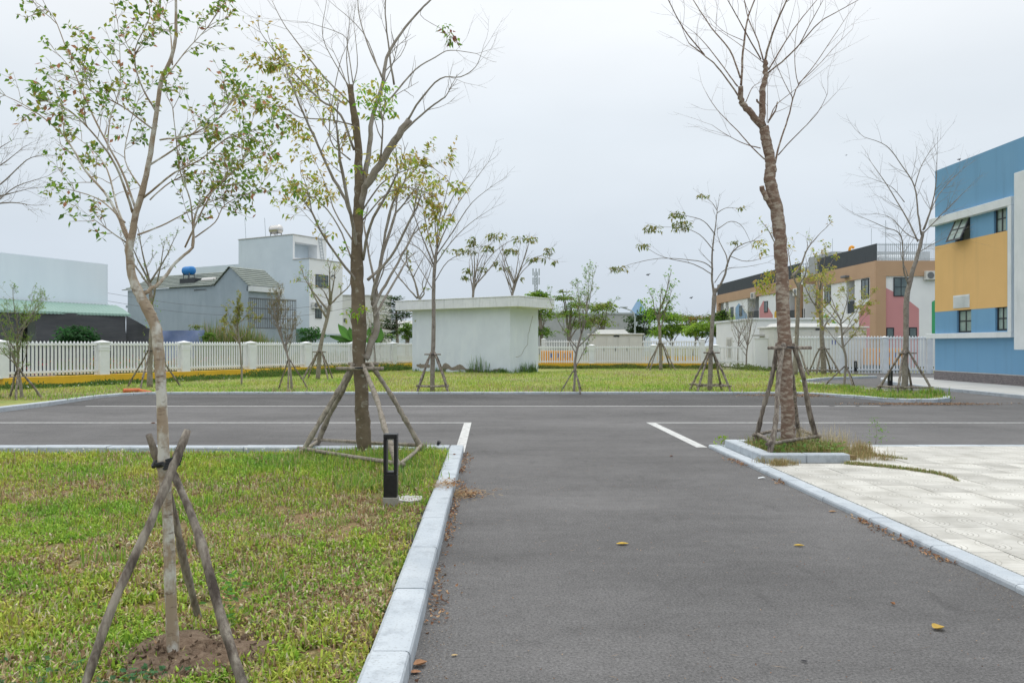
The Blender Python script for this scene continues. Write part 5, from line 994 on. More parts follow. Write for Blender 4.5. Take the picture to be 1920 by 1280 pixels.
small('street_tree', 'slender bare fanned tree standing before the plain shed', [(811, 733), (811, 690), (812, 650), (813, 600), (813, 550), (815, 500), (819, 465)], 26.2, [8.5, 8, 7.5, 7, 6.5, 5.5, 4.5], 0, 0, 0, 8, .95, 0, .1, OLIVE, 41, 'bark_grey', ('quadbar', 1.3, .72, .035), group=G2, up=.6,
      limbs=[([(815, 500), (800, 465), (790, 440), (775, 400), (762, 372)], 3, 0, -.6), ([(816, 490), (805, 450), (795, 400), (783, 345)], 3, 0, .6), ([(819, 465), (822, 420), (835, 370), (845, 325)], 3, 0, 1), ([(819, 470), (835, 430), (860, 380), (915, 305)], 3, 0, .4), ([(818, 480), (845, 440), (885, 380), (933, 342)], 2.5, 0, -.5), ([(819, 465), (830, 410), (855, 360), (880, 320)], 2.6, 0, -.9), ([(817, 495), (845, 455), (880, 420), (922, 391)], 2.3, 0, .5), ([(819, 465), (815, 410), (810, 370), (815, 350)], 2.5, 0, .9), ([(815, 505), (790, 470), (765, 455), (750, 450)], 2.2, 0, .3), ([(814, 530), (840, 490), (880, 470), (900, 462)], 1.8, 0, -.5), ([(813, 545), (785, 500), (775, 480)], 1.8, 0, .6)], tufts=[(842, 470, 26, 8), (813, 455, 20, 8), (780, 600, 4, 4)])
small('street_tree', 'forked tree with long arching branches ending in drooping leaf tufts', [(1331, 733), (1332, 690), (1333, 650), (1336, 600), (1339, 560), (1341, 540)], 26.5, [8.5, 7.5, 7, 6.5, 6.5, 5.5], 0, 0, 0, 3, .6, 0, .12, OLIVE, 42, 'bark_grey', ('quadbar', 1.35, .78, .035), group=G2,
      limbs=[([(1339, 555), (1335, 515), (1336, 470), (1342, 420), (1345, 392)], 4.5, 0, .3), ([(1342, 548), (1358, 520), (1364, 495), (1372, 475), (1388, 460), (1410, 452)], 4.5, 0, -.4), ([(1364, 500), (1362, 480), (1350, 455), (1345, 440)], 2.5, -.1, .4), ([(1337, 505), (1320, 492), (1290, 487), (1240, 484), (1195, 492), (1165, 501)], 2, 0, -.6), ([(1337, 515), (1300, 495), (1260, 486), (1235, 478), (1212, 464)], 1.8, 0, .7), ([(1339, 470), (1312, 440), (1280, 428), (1235, 425)], 1.8, 0, .4), ([(1341, 440), (1320, 415), (1290, 405), (1272, 402)], 1.8, 0, -.5), ([(1345, 395), (1335, 380), (1320, 368)], 1.5, .3, .5), ([(1344, 400), (1362, 390), (1388, 391)], 1.5, .3, 0), ([(1345, 430), (1370, 415), (1392, 425), (1410, 460)], 1.6, 0, .8), ([(1368, 480), (1400, 490), (1445, 480)], 1.6, 0, -.5), ([(1340, 530), (1360, 505), (1400, 500), (1440, 492)], 1.5, 0, .5)],
      tufts=[(1160, 503, 30, 10), (1206, 461, 22, 9), (1223, 428, 32, 12), (1278, 422, 32, 18), (1270, 402, 28, 12), (1319, 367, 20, 6), (1389, 390, 12, 5), (1376, 454, 20, 6)], tuftn=110)
small('street_tree', 'leaning bare tree on the grass island before the blue building', [(1696, 735), (1697, 700), (1698, 662), (1699, 610), (1700, 561), (1706, 531), (1712, 505), (1719, 485), (1728, 450), (1731, 434)], 25.2, [11, 9.5, 9, 8.5, 8.5, 7.5, 6.5, 6.5, 5, 4], 0, 0, 0, 9, .95, 0, .1, OLIVE, 43, 'bark_grey', ('quadbar', 1.35, .85, .035), group=G2,
      limbs=[(Z8([(200, 700), (175, 620), (165, 480), (90, 440), (0, 400)]), 3, 0, -.8), (Z8([(255, 475), (240, 380), (225, 260), (170, 170), (100, 80), (0, 40)]), 3.2, 0, .4), (Z8([(240, 505), (190, 400), (100, 250), (30, 150)]), 3, 0, 1), (Z8([(262, 455), (300, 350), (320, 240), (325, 120)]), 3, 0, -.5), (Z8([(268, 450), (330, 300), (440, 180)]), 2.4, 0, .8), (Z8([(225, 265), (250, 180), (290, 110), (340, 50)]), 1.8, .2, .4), (Z8([(262, 470), (330, 400), (400, 330), (460, 270)]), 2.2, 0, -.8), (Z8([(195, 660), (165, 560), (160, 480)]), 2, 0, .3), (Z8([(250, 500), (190, 470), (120, 400), (60, 380)]), 2, 0, .6), (Z8([(180, 330), (120, 260), (20, 220)]), 1.5, .5, .8), (Z8([(230, 560), (300, 520), (400, 470)]), 1.6, 0, -.6)])
small('street_tree', 'curved tree with a forked leafy head before the white house', [(596, 708), (598, 680), (600, 655), (606, 625), (614, 595), (618, 572)], 35.5, [8, 7, 6.5, 6, 6, 5.5], 4, 2.0, .8, 4, .6, 3, .12, YEL+GREEN, 44, 'bark_grey', ('quad', 1.3, .8, .035), group=G2,
      limbs=[([(618, 575), (612, 555), (600, 540), (570, 528)], 3, 0, -.4), ([(618, 572), (635, 555), (655, 535), (662, 510)], 3.5, 0, .4)])
small('street_tree', 'ivy clad tree with pale base at the kerb by the orange pipe', [(281, 724), (281, 690), (283, 650), (286, 600), (283, 560), (281, 530)], 29, [10, 8.5, 8, 7, 6, 5], 5, 2.1, .7, 5, .6, 3, .09, OLIVE+GREEN, 45, 'bark_grey', ('tri', 1.4, 1.1, .03), group=G2, tufts=[(284, 600, 30, 100), (286, 670, 20, 80)], tuftn=10)
small('street_tree', 'tree with yellow leaves and pruned forks near the long kiosk', [(1545, 699), (1543, 665), (1541, 630), (1540, 600), (1537, 575), (1536, 545)], 42, [9, 8, 7, 6, 5, 4], 3, 2.0, .8, 4, .7, 6, .16, YEL, 46, 'bark_grey', ('quadbar', 1.4, .9, .04), group=G2,
      limbs=[([(1541, 622), (1550, 605), (1562, 590)], 4, 0, .3), ([(1538, 580), (1530, 570), (1530, 560)], 3.5, 0, -.3), ([(1537, 550), (1545, 520), (1560, 490)], 2, 0, .3), ([(1537, 550), (1533, 510), (1540, 480)], 2, 0, .5)], tufts=[(1548, 575, 30, 26), (1530, 590, 24, 20)], tuftn=14)
small('street_tree', 'smooth tree just behind the tall banded trunk, forked at top', [(1491, 703), (1492, 670), (1494, 630), (1496, 590), (1497, 560), (1498, 530)], 41, [9, 7.5, 6.5, 6, 5.5, 5], 0, 0, 0, 4, .8, 1, .2, YEL, 47, 'bark_grey', ('tri', 1.5, 1.3, .04), group=G2,
      limbs=[([(1498, 540), (1490, 525), (1483, 500), (1478, 470)], 4, 0, .4), ([(1498, 535), (1510, 515), (1513, 495)], 3.5, 0, -.3), ([(1484, 520), (1500, 500), (1515, 465), (1540, 435)], 4.5, -1, -1), ([(1478, 520), (1462, 480), (1450, 450), (1440, 430)], 4, -1, -1.5), ([(1497, 560), (1485, 545), (1475, 535)], 2.5, 0, .4)], tufts=[(1435, 535, 34, 28), (1440, 515, 22, 20), (1425, 455, 22, 12), (1432, 470, 14, 16), (1498, 503, 24, 10)], tuftn=60)
small('street_tree', 'upright small tree with leaves on one side near the low fence', [(1239, 694), (1239, 670), (1238, 640), (1236, 610), (1234, 590)], 49, [6.5, 5.5, 5, 4.5, 4], 6, 2.4, .6, 5, .8, 2, .2, BRIGHT+GREEN, 48, 'bark_grey', ('quad', 1.7, 1.1, .04), group=G2, up=.9, tufts=[(1212, 570, 26, 26), (1228, 600, 26, 40), (1215, 590, 20, 20), (1250, 575, 18, 30)], tuftn=60)
small('sapling', 'feathery green sapling with a curved stem on the middle lawn', [(1076, 733), (1078, 700), (1079, 670), (1086, 640), (1092, 620), (1098, 600)], 25.8, [4, 4, 4, 3.5, 3, 2.5], 10, 1.6, .9, 7, .5, 9, .065, BRIGHT+GREEN+OLIVE, 51, 'twig', ('tri', .75, .45, .022), group=G2, up=.8, lev=1, top=.75)
small('sapling', 'low sapling with thin yellowish leaves beside the inner drive', [(1582, 724), (1585, 700), (1586, 670), (1580, 645), (1578, 620), (1576, 600)], 29, [4, 4, 4, 3.5, 3, 2.5], 9, 1.7, 1.0, 7, .5, 12, .075, YEL, 52, 'twig', ('tri', .8, .7, .025), group=G2, top=.7)
small('sapling', 'brownish brushy sapling in front of the barred porch', [(547, 728), (545, 700), (540, 670), (530, 640), (523, 620), (520, 600)], 27.2, [4, 4, 3.5, 3.5, 3, 2.5], 16, 1.1, .55, 9, .35, 9, .042, [(.25, .18, .1), (.3, .26, .1), (.2, .2, .07)], 53, 'twig', ('tri', 1.05, .6, .025), group=G2, up=1.1, top=.6)
small('sapling', 'thin yellow green sapling against the blue grey house', [(453, 716), (453, 690), (450, 650), (447, 625), (444, 610)], 30.5, [3, 3, 2.5, 2.5, 2], 10, 1.0, .9, 7, .35, 16, .06, YEL+OLIVE, 54, 'twig', None, group=G2, top=.5)
small('sapling', 'small staked sapling with low feathery crown by the hall', [(42, 747), (38, 720), (34, 690), (34, 665), (32, 640), (34, 620)], 22.6, [6, 5, 4, 4, 3.5, 3], 15, 1.25, .95, 8, .4, 12, .042, OLIVE+BRIGHT+GREEN, 55, 'bark_grey', ('tri', .85, .5, .03), group=G2, up=.8, top=.7)
small('sapling', 'leafless thin sapling against the white gate house', [(1383, 684), (1384, 660), (1385, 640), (1388, 625)], 53, [2.6, 2.2, 2, 1.6], 9, 1.8, .7, 4, .5, 1, .08, OLIVE, 56, 'twig', None, group=G2, top=.8, up=.9)
small('sapling', 'bushier bare sapling beside the gate wall', [(1399, 684), (1400, 660), (1403, 640), (1407, 620)], 52.5, [2.8, 2.4, 2, 1.6], 11, 2.1, .6, 4, .5, 1.5, .08, OLIVE, 57, 'twig', None, group=G2, top=.8, up=.9)
small('sapling', 'thin sapling between the thick pruned tree and the shed', [(703, 690), (703, 665), (701, 640), (697, 620)], 48, [2.5, 2.2, 2, 1.6], 7, 1.5, .6, 4, .5, 3, .1, OLIVE, 58, 'twig', None, group=G2, top=.7)
# trees behind the shed and the fences
G3 = 'trees beyond the fences'
small('background_tree', 'tree behind the shed with leaf tufts, nearer the banded trunk', [(886, 660), (886, 600), (887, 555), (890, 520)], 58, [5, 4.5, 4, 3.5], 6, 3.0, 1.0, 3, 1.1, 0, .3, OLIVE, 61, 'twig', None, 0, G3, up=.7, tufts=[(885, 452, 18, 18), (930, 442, 34, 12), (868, 470, 30, 10), (915, 465, 22, 10), (887, 472, 14, 6), (905, 505, 16, 10), (879, 508, 16, 12), (872, 520, 14, 8)], tuftn=70,
      limbs=[([(888, 540), (895, 500), (910, 470), (930, 445)], 2), ([(888, 540), (885, 490), (880, 460)], 2), ([(890, 530), (920, 480), (960, 450), (990, 448)], 1.6), ([(888, 550), (900, 500), (915, 465)], 1.4)])
small('background_tree', 'spreading tree behind the shed beside the telecom mast', [(958, 660), (958, 600), (960, 555), (965, 530)], 58, [5, 4.5, 4, 3.5], 6, 2.8, 1.1, 3, 1.1, 0, .3, OLIVE, 62, 'twig', None, 0, G3, tufts=[(984, 447, 44, 10), (960, 470, 34, 10), (1028, 470, 16, 14), (1022, 485, 12, 8), (1040, 490, 10, 8), (1000, 485, 24, 8), (945, 503, 20, 6), (930, 492, 12, 10), (978, 522, 8, 6)], tuftn=70,
      limbs=[([(962, 550), (975, 515), (1000, 490), (1030, 468)], 2), ([(962, 550), (950, 510), (935, 490)], 2), ([(963, 545), (980, 500), (1010, 480), (1040, 488)], 1.6), ([(960, 555), (945, 500), (955, 470)], 1.4)])
small('background_tree', 'bare spreading tree just left of the shed roof', [(787, 660), (787, 600), (787, 562), (783, 555)], 52, [6, 5.5, 5, 5], 0, 0, 0, 5, 1.2, 0, .3, OLIVE, 63, 'bark_grey', None, 0, G3, limbs=[([(785, 558), (778, 530), (768, 505), (762, 485), (765, 450)], 4), ([(783, 560), (765, 540), (745, 515), (735, 500)], 3), ([(788, 560), (795, 550), (792, 530), (805, 500)], 3), ([(775, 520), (790, 490), (800, 470)], 2), ([(768, 505), (750, 480), (740, 440)], 2), ([(786, 558), (800, 530), (812, 480), (800, 440)], 2)], tufts=[(762, 475, 14, 20), (770, 500, 8, 8), (795, 540, 16, 6)], tuftn=30)
tr = Tree('background_tree', 'bare brushy tree reaching in beside the hall roof', (-17.2, 22, 0), M['twig'], 64, G3); p = tr.stem([(-17.2, 22, .05), (-17, 22, 2), (-16.8, 22, 4.2)], [.12, .09, .08], 8)
for q in ([(-60, 330), (0, 310), (45, 275)], [(-60, 360), (0, 345), (50, 300), (85, 290)], [(-60, 380), (10, 365), (60, 352)], [(-60, 400), (-10, 380), (30, 350), (90, 330)], [(-60, 330), (-20, 290), (25, 262)], [(-60, 390), (20, 380), (60, 385)]): tr.limb(tr.px(q, 22, 22.5), [.03, .006], ntw=7, tl=.7, lev=1, leafy=.6, k=5)
tr.limb([tuple(p[-1]), tuple(P(-150, 400, 22)), tuple(P(-60, 380, 22))], [.07, .03], ntw=2); tr.finish(.05, .02, OLIVE)

def crown_tree(label, base, blobs, pal, n, leaf, seed, name='background_tree', rt=.18, cat='tree', bark='bark_grey', flat=.6, clump=True):
    """blobs: (x, y, z, rx, ry, rz); leaf clumps lie near each blob's skin"""
    tr = Tree(name, label, base, M[bark], seed, G3 if cat == 'tree' else None, cat); rg = tr.rg; b = A(base); top = A((np.mean([q[0] for q in blobs]), np.mean([q[1] for q in blobs]), np.mean([q[2] for q in blobs])))
    if rt:
        tr.stem([b-A((0, 0, .1)), b*.5+top*.5+rg.normal(0, .1, 3), top], [rt, rt*.7, rt*.35], 7)
        for q in blobs: tr.limb([b*.6+top*.4, b*.25+top*.25+A(q[:3])*.5, A(q[:3])], [rt*.45, rt*.15], ntw=4, tl=q[3]*.8, lev=1, k=5)
    vol = A([q[3]*q[4]*q[5] for q in blobs])**.67; cnt = (n*vol/vol.sum()).astype(int); LP, LD, CC = [], [], []
    for q, c in zip(blobs, cnt):
        m = max(6, c//14); d = rg.normal(0, 1, (m, 3)); d /= np.linalg.norm(d, axis=1)[:, None]; d[:, 2] = np.abs(d[:, 2])*.9-.25
        rr = rg.uniform(.55, 1.08, m)[:, None]; cen = A(q[:3])+d*A(q[3:6])*rr; k = rg.integers(0, m, c); sz = A(q[3:6])*.26
        pos = cen[k]+rg.normal(0, 1, (c, 3))*sz*A((1, 1, flat)); LP.append(pos); LD.append(rg.normal(0, 1, (c, 3))*A((1, 1, .5))+d[k]*.5)
        cc = A(pal)[rg.integers(0, len(pal), m)]*rg.uniform(.75, 1.2, (m, 1)); CC.append(cc[k]*rg.uniform(.8, 1.2, (c, 1)))
    mb = MB(); leaves_geo(mb, np.vstack(LP), np.vstack(LD), leaf, leaf*.5, pal, rg, .2, cols=np.vstack(CC)); mb.build('foliage', M['leaf'], tr.root, kind='stuff'); return tr
def blobpx(l, Y):
    o = []
    for (x, y, w, h) in l: p = P(x, y, Y); r = Y/F; o.append((p[0], p[1], p[2], w*r/2, w*r/2, h*r/2))
    return o
DG = [(.05, .10, .035), (.065, .12, .03), (.04, .08, .03)]; MG = [(.15, .28, .045), (.20, .33, .05), (.12, .22, .04)]; BG = [(.26, .42, .05), (.33, .46, .06), (.20, .34, .04)]; OR = [(.20, .17, .05), (.3, .16, .04), (.14, .15, .04)]
for i, (lb, bx_, Y_, bl, pal, n, lf) in enumerate((
    ('bright green tree peeping out directly behind the shed roof', 1018, 62, [(1012, 560, 40, 30), (1022, 590, 30, 50), (1005, 552, 30, 16), (1015, 625, 40, 30)], BG+MG, 1500, .26),
    ('light layered tree between shed and feathery sapling', 1062, 64, [(1060, 560, 44, 16), (1085, 575, 50, 26), (1068, 590, 46, 26), (1090, 610, 40, 30), (1055, 548, 20, 8)], BG+MG+OLIVE, 2000, .22),
    ('bright green tree standing behind the cream kiosk', 1128, 66, [(1130, 580, 46, 28), (1120, 605, 50, 34), (1140, 572, 24, 14)], BG+OLIVE, 1600, .25),
    ('dark round tree beyond the street lamps', 1205, 118, [(1200, 600, 46, 34), (1225, 592, 50, 34), (1190, 618, 30, 26), (1215, 622, 60, 30)], DG, 2200, .5),
    ('mid green tree between the dark tree and the bare sapling', 1262, 104, [(1262, 600, 44, 34), (1250, 618, 40, 30), (1275, 622, 40, 30), (1240, 628, 40, 22)], BG+MG, 2000, .4),
    ('dark tree with rusty top against the sky far back', 1300, 130, [(1290, 598, 60, 22), (1320, 600, 60, 24), (1340, 598, 40, 24), (1300, 615, 80, 30)], OR+MG, 2600, .42),
    ('bright green rounded tree beside the white gate house', 1318, 90, [(1318, 615, 54, 30), (1300, 625, 34, 24), (1332, 626, 34, 26)], BG, 2000, .34),
    ('dark evergreen at the corner of the farther nursery building', 1352, 84, [(1350, 600, 34, 34), (1342, 622, 24, 30), (1356, 588, 22, 18)], MG+DG, 900, .34),
    ('dense bright tree tucked beside the shed wall', 766, 58, [(764, 615, 26, 26), (768, 630, 24, 22), (758, 622, 18, 18)], MG, 900, .2))):
    b = P(bx_, 647, Y_); crown_tree(lb, (b[0], Y_, 0), blobpx(bl, Y_), pal, n, lf, 70+i)
# layered tree behind the left fence
tr = Tree('layered_tree', 'dark tree with flat tiers of branches behind the fence', (*P(744, 647, 62)[:2], 0), M['bark_grey'], 90); q = [(745, 650), (744, 620), (743, 590), (742, 562)]; tr.stem(tr.px(q, 62), [.14, .12, .08, .04], 7); CL = []
for (y, w, x0) in ((562, 22, 740), (572, 40, 738), (584, 62, 744), (596, 56, 740), (605, 66, 736), (615, 52, 738), (627, 44, 735), (592, 40, 758), (612, 50, 712)):
    for k in range(6):
        a = tr.rg.uniform(0, 6.28); c = P(x0, y, 62); e = c+A((math.cos(a), math.sin(a), 0))*w*.5*62/F*tr.rg.uniform(.5, 1)+A((0, 0, .25)); tr.twig(MB(), c, e-c, .1, .01, 0, 0)
        n = 38; u = tr.rg.random(n)[:, None]; pp = c+(e-c)*u+tr.rg.normal(0, 1, (n, 3))*A((.25, .25, .05)); tr.lp += list(pp); tr.ld += list(tr.rg.normal(0, 1, (n, 3))*A((1, 1, .3)))
    tr.limb([tuple(P(743, y+4, 62)), tuple(P(x0-w*.25, y+2, 62)), tuple(P(x0-w*.45, y, 62))], [.05, .015], ntw=2, tl=.5, k=4, lev=0); tr.limb([tuple(P(743, y+4, 62)), tuple(P(x0+w*.2, y+2, 62)), tuple(P(x0+w*.45, y, 62))], [.05, .015], ntw=2, tl=.5, k=4, lev=0)
tr.finish(.2, .09, DG+[(.09, .15, .06)])
# bushes behind the left fence
def bush(label, bx_, Y_, bl, pal, n, lf, seed, name='bush'):
    b = P(bx_, 647, Y_); crown_tree(label, (b[0], Y_, 0), blobpx(bl, Y_), pal, n, lf, seed, name=name, rt=.05, cat='bush')
bush('dark glossy bush in front of the shade cloth slit', 146, 38, [(146, 625, 56, 30), (140, 645, 74, 40), (160, 632, 40, 30)], [(.04, .13, .04), (.06, .17, .05), (.03, .09, .03)], 1500, .24, 101)
bush('broad leaved bush by the pale green gate', 582, 66, [(582, 622, 34, 24), (590, 632, 34, 22), (574, 636, 26, 20)], [(.05, .16, .04), (.08, .22, .05)], 900, .26, 102)
bush('small yellow green plant growing above the blue tarpaulin', 362, 47.4, [(362, 612, 22, 14), (366, 625, 26, 20), (362, 645, 22, 30)], BG+OLIVE, 260, .2, 103)
bush('dark leafy bush between the tarpaulin and tall grass', 392, 44, [(392, 632, 24, 22), (398, 650, 30, 30)], MG, 400, .2, 104)
bush('low bush under the layered tree behind the fence', 716, 56, [(716, 632, 44, 18), (700, 640, 40, 20)], MG+DG, 700, .2, 105)
bn = Tree('banana_plant', 'banana plant with big torn leaves behind the thick pruned tree', (*P(672, 647, 55)[:2], 0), M['bark_grey'], 106, None, 'plant')
def banana(tr, leaves, Y_):
    for (x0, y0, x1, y1, x2, y2, w) in leaves:
        p = crs([P(x0, y0, Y_), P(x1, y1, Y_), P(x2, y2, Y_)], 6); mb = MB(); n = len(p); t = np.gradient(p, axis=0); sd_ = np.cross(t, (0, -1, .3)); sd_ /= np.linalg.norm(sd_, axis=1)[:, None]; ww = w*np.sin(np.linspace(.25, math.pi*.96, n))
        V = np.concatenate([p-sd_*ww[:, None]+A((0, .1, -.1)), p, p+sd_*ww[:, None]+A((0, .1, -.1))]); f = [[k, k+1, n+k+1, n+k] for k in range(n-1)]+[[n+k, n+k+1, 2*n+k+1, 2*n+k] for k in range(n-1)]
        mb.add(V, A(f), A((.10, .24, .05))*tr.rg.uniform(.75, 1.4)); mb.build('leaf', M['leaf'], tr.root)
    tr.stem([tr.base, tr.base+A((0, 0, 1.8))], [.12, .09], 7)
banana(bn, [(660, 645, 645, 620, 634, 606, .28), (664, 642, 640, 632, 618, 628, .22), (662, 646, 645, 640, 632, 640, .3), (668, 640, 658, 622, 655, 612, .25)], 55)
bn = Tree('banana_plant', 'banana plant half hidden between trunk and layered tree', (*P(700, 647, 54)[:2], 0), M['bark_grey'], 107, None, 'plant')
banana(bn, [(702, 645, 700, 620, 706, 606, .3), (700, 640, 694, 620, 692, 612, .28), (702, 642, 712, 628, 714, 612, .24), (700, 644, 688, 636, 680, 634, .25)], 54)

# ------------------------------------------------------------------ grass, weeds, litter
def blades(mb, x, y, z, h, w, cols, rg, lean=.6, tri=False):
    n = len(x); a = rg.uniform(0, 2*math.pi, n); d = np.stack([np.cos(a), np.sin(a), np.zeros(n)], 1); s = np.stack([-np.sin(a), np.cos(a), np.zeros(n)], 1)
    b = np.stack([x, y, z], 1); ln = np.abs(rg.normal(0, lean, n))[:, None]; h = h[:, None]; w = w[:, None]; up = A((0, 0, 1.))
    t = b+up*h*(1/np.sqrt(1+ln**2))+d*h*ln/np.sqrt(1+ln**2)
    if tri:
        V = np.stack([b-s*w/2, b+s*w/2, t], 1).reshape(-1, 3); i = np.arange(n)[:, None]*3; mb.add(V, i+A([[0, 1, 2]]), np.repeat(cols, 3, 0)); return
    m = b+up*h*.6/np.sqrt(1+.2*ln**2)+d*h*ln*.28; t[:, 2] -= (h[:, 0]*.12*ln[:, 0])
    V = np.stack([b-s*w*.35, b+s*w*.35, m+s*w/2, m-s*w/2, t], 1).reshape(-1, 3); i = np.arange(n)[:, None]*5
    c = np.repeat(cols, 5, 0).reshape(n, 5, 3)
    mb.add(V, [i+A([[0, 1, 2, 3]]), i+A([[3, 2, 4]])], c.reshape(-1, 3))
GC_ = A([(.17, .34, .04), (.24, .42, .045), (.32, .48, .055), (.40, .48, .065), (.48, .48, .09)]); DC_ = A([(.52, .43, .24), (.42, .31, .17), (.30, .20, .11), (.56, .50, .33), (.42, .27, .15)])
def gcol(x, y, n, rg, dry, s=1.0):
    g = np.clip(vnoise(x, y, .9*s, 5)*.5+vnoise(x, y, 3.1*s, 6)*.5+rg.normal(0, .14, n)+.05, 0, .999); c = GC_[(g*5).astype(int)]
    isd = rg.random(n) < dry; dc = DC_[rg.integers(0, 5, n)]; c = np.where(isd[:, None], dc, c); return c*rg.uniform(.62, 1.3, (n, 1))
rg = np.random.default_rng(5)
# clumps first, blades round each clump: dense close by, thinner with distance
def lawn(n, y0, y1, name, hm, wm, per=7):
    m = n//per; u = rg.random(m); cy = y0*(y1/y0)**u; cx = -.6-(rg.random(m)*(cy*.64+.9))
    cy, cx = np.repeat(cy, per), np.repeat(cx, per); rad = .018+.003*cy; x = cx+rg.normal(0, 1, m*per)*rad; y = cy+rg.normal(0, 1, m*per)*rad
    q = vnoise(x, y, 1.3, 8)*.35+vnoise(x, y, 6.5, 9)*.65; d1_ = np.hypot((x-T1[0]-.08)/1.15, y-T1[1]); keep = (x < -.6) & (y < 11.64) & (rg.random(len(x)) < np.clip(2.9*q-.62+.5*np.clip((y-5.5)/3, 0, 1)*0+.45*np.clip((y-6.5)/4, 0, 1), .04, 1)) & ((d1_ > .24+.16*rg.random(len(x))) | (rg.random(len(x)) < .22))
    x, y = x[keep], y[keep]; k = len(x); lush = np.clip((y-6.5)/4, 0, 1)
    dry = np.clip(.37-.32*lush-.7*(vnoise(x, y, 5, 12)-.5)+.9*(vnoise(x, y, .8, 13)-.5)+.25*np.clip((4.6-y)/1.2, 0, 1), .03, .92); c = gcol(x, y, k, rg, dry)
    h = hm*(1+1.0*lush)*rg.uniform(.45, 1.25, k)*(.7+.6*vnoise(x, y, 2.2, 14)); w = wm*(1+.08*y)*rg.uniform(.6, 1.5, k); h = h*(1-.6*np.clip((y-11.0)/.4, 0, 1)*(x < -3))
    mb = MB(); blades(mb, x, y, lawn_z(x, y)-.004, h, w, c, rg, lean=1.5); mb.build(name, M['grass'], origin=(0, 0, 0), kind='stuff')
lawn(170000, 2.9, 6.5, 'short_grass', .060, .0085); lawn(110000, 6, 11.64, 'short_grass', .055, .006)
# flat dry thatch between the blades
n = 26000; y = 2.9*(11.6/2.9)**rg.random(n); x = -.62-rg.random(n)*(y*.64+.8); mb = MB(); ps = np.stack([x, y, lawn_z(x, y)+.006+rg.random(n)*.012], 1); dd = rg.normal(0, 1, (n, 3))*A((1, 1, .12))
leaves_geo(mb, ps, dd, .045, .005, None, rg, 0, cols=DC_[rg.integers(0, 5, n)]*rg.uniform(.7, 1.2, (n, 1))); mb.build('dry_thatch', M['litter'], origin=(0, 0, 0), kind='stuff')
# taller tufts: round the pruned tree, along the kerbs and by the bollard
def tufts(name, spots, col=None, wid=.007, z0=None):
    X, Y_, Hh = [], [], []
    for (cx, cy, r, n, h) in spots:
        X.append(cx+rg.normal(0, r, n)); Y_.append(cy+rg.normal(0, r*.8, n)); Hh.append(h*rg.uniform(.35, 1.15, n))
    X, Y_, Hh = map(np.concatenate, (X, Y_, Hh)); k = len(X); c = gcol(X, Y_, k, rg, np.full(k, .08)) if col is None else A(col)[rg.integers(0, len(col), k)]*rg.uniform(.8, 1.2, (k, 1))
    z = lawn_z(X, Y_) if z0 is None else np.full(k, z0); mb = MB(); blades(mb, X, Y_, z, Hh, wid*rg.uniform(.7, 1.4, k), c, rg, .55); return mb.build(name, M['grass'], origin=(0, 0, 0), kind='stuff')
sp = [(rg.uniform(-2.6, -1.0), rg.uniform(9.6, 11.5), .10, 46, rg.uniform(.08, .19)) for _ in range(80)]+[(rg.uniform(-1.6, -.68), rg.uniform(8.4, 11.6), .08, 46, rg.uniform(.08, .22)) for _ in range(70)]+[(-1.25+rg.normal(0, .28), 8.3+rg.normal(0, .12), .04, 30, .12) for _ in range(14)]+[(rg.uniform(-7.4, -1), 11.1+rg.normal(0, .1), .08, 40, .08) for _ in range(50)]+[(rg.uniform(-5, -.7), rg.uniform(5, 10), .05, 30, rg.uniform(.08, .15)) for _ in range(70)]
sp = [s for s in sp if s[0] < -.63 and s[1] < 11.62]; LUSH = [(.15, .32, .04), (.21, .39, .045), (.29, .44, .05), (.18, .33, .08), (.38, .40, .09), (.44, .38, .18)]
tufts('tall_grass', sp, LUSH)
# broad low weeds: round leaves
def weeds(name, n, xs_, ys_, size, pal, zf, hgt=.04, pol=None):
    x = rg.uniform(*xs_, n); y = rg.uniform(*ys_, n)
    if pol is not None: k = inpoly(x, y, pol); x, y = x[k], y[k]
    m = 7; k = len(x); X = np.repeat(x, m)+rg.normal(0, size*.8, k*m); Y_ = np.repeat(y, m)+rg.normal(0, size*.8, k*m); ps = np.stack([X, Y_, zf(X, Y_)+hgt*rg.random(k*m)+.01], 1); dd = rg.normal(0, 1, (k*m, 3))*A((1, 1, .25))+A((0, 0, .15)); mb = MB(); leaves_geo(mb, ps, dd, size, size*.6, pal, rg, .1); mb.build(name, M['leaf'], origin=(0, 0, 0), kind='stuff')
weeds('broadleaf_weeds', 30, (-2.4, -1.4), (3.35, 3.75), .045, [(.10, .25, .10), (.14, .30, .12)], lawn_z)
weeds('broadleaf_weeds', 70, (-5, -.7), (4, 11), .03, [(.12, .28, .06), (.18, .32, .06)], lawn_z)
weeds('kerbside_weeds', 420, (-8.4, -1), (10.9, 11.5), .042, [(.13, .32, .05), (.20, .38, .05)], lawn_z, .035)
weeds('green_shoot', 5, (-1.50, -1.36), (4.2, 4.45), .05, [(.12, .30, .05)], lawn_z, .28)
n = 70; x = rg.uniform(-8, -.8, n); y = rg.uniform(11.0, 11.55, n); mb = MB()
leaves_geo(mb, np.stack([x, y, lawn_z(x, y)+.10], 1), rg.normal(0, 1, (n, 3))*A((1, 1, .2)), .04, .034, [(.85, .85, .8)], rg); mb.build('white_flowers', M['leaf'], origin=(0, 0, 0), kind='stuff')

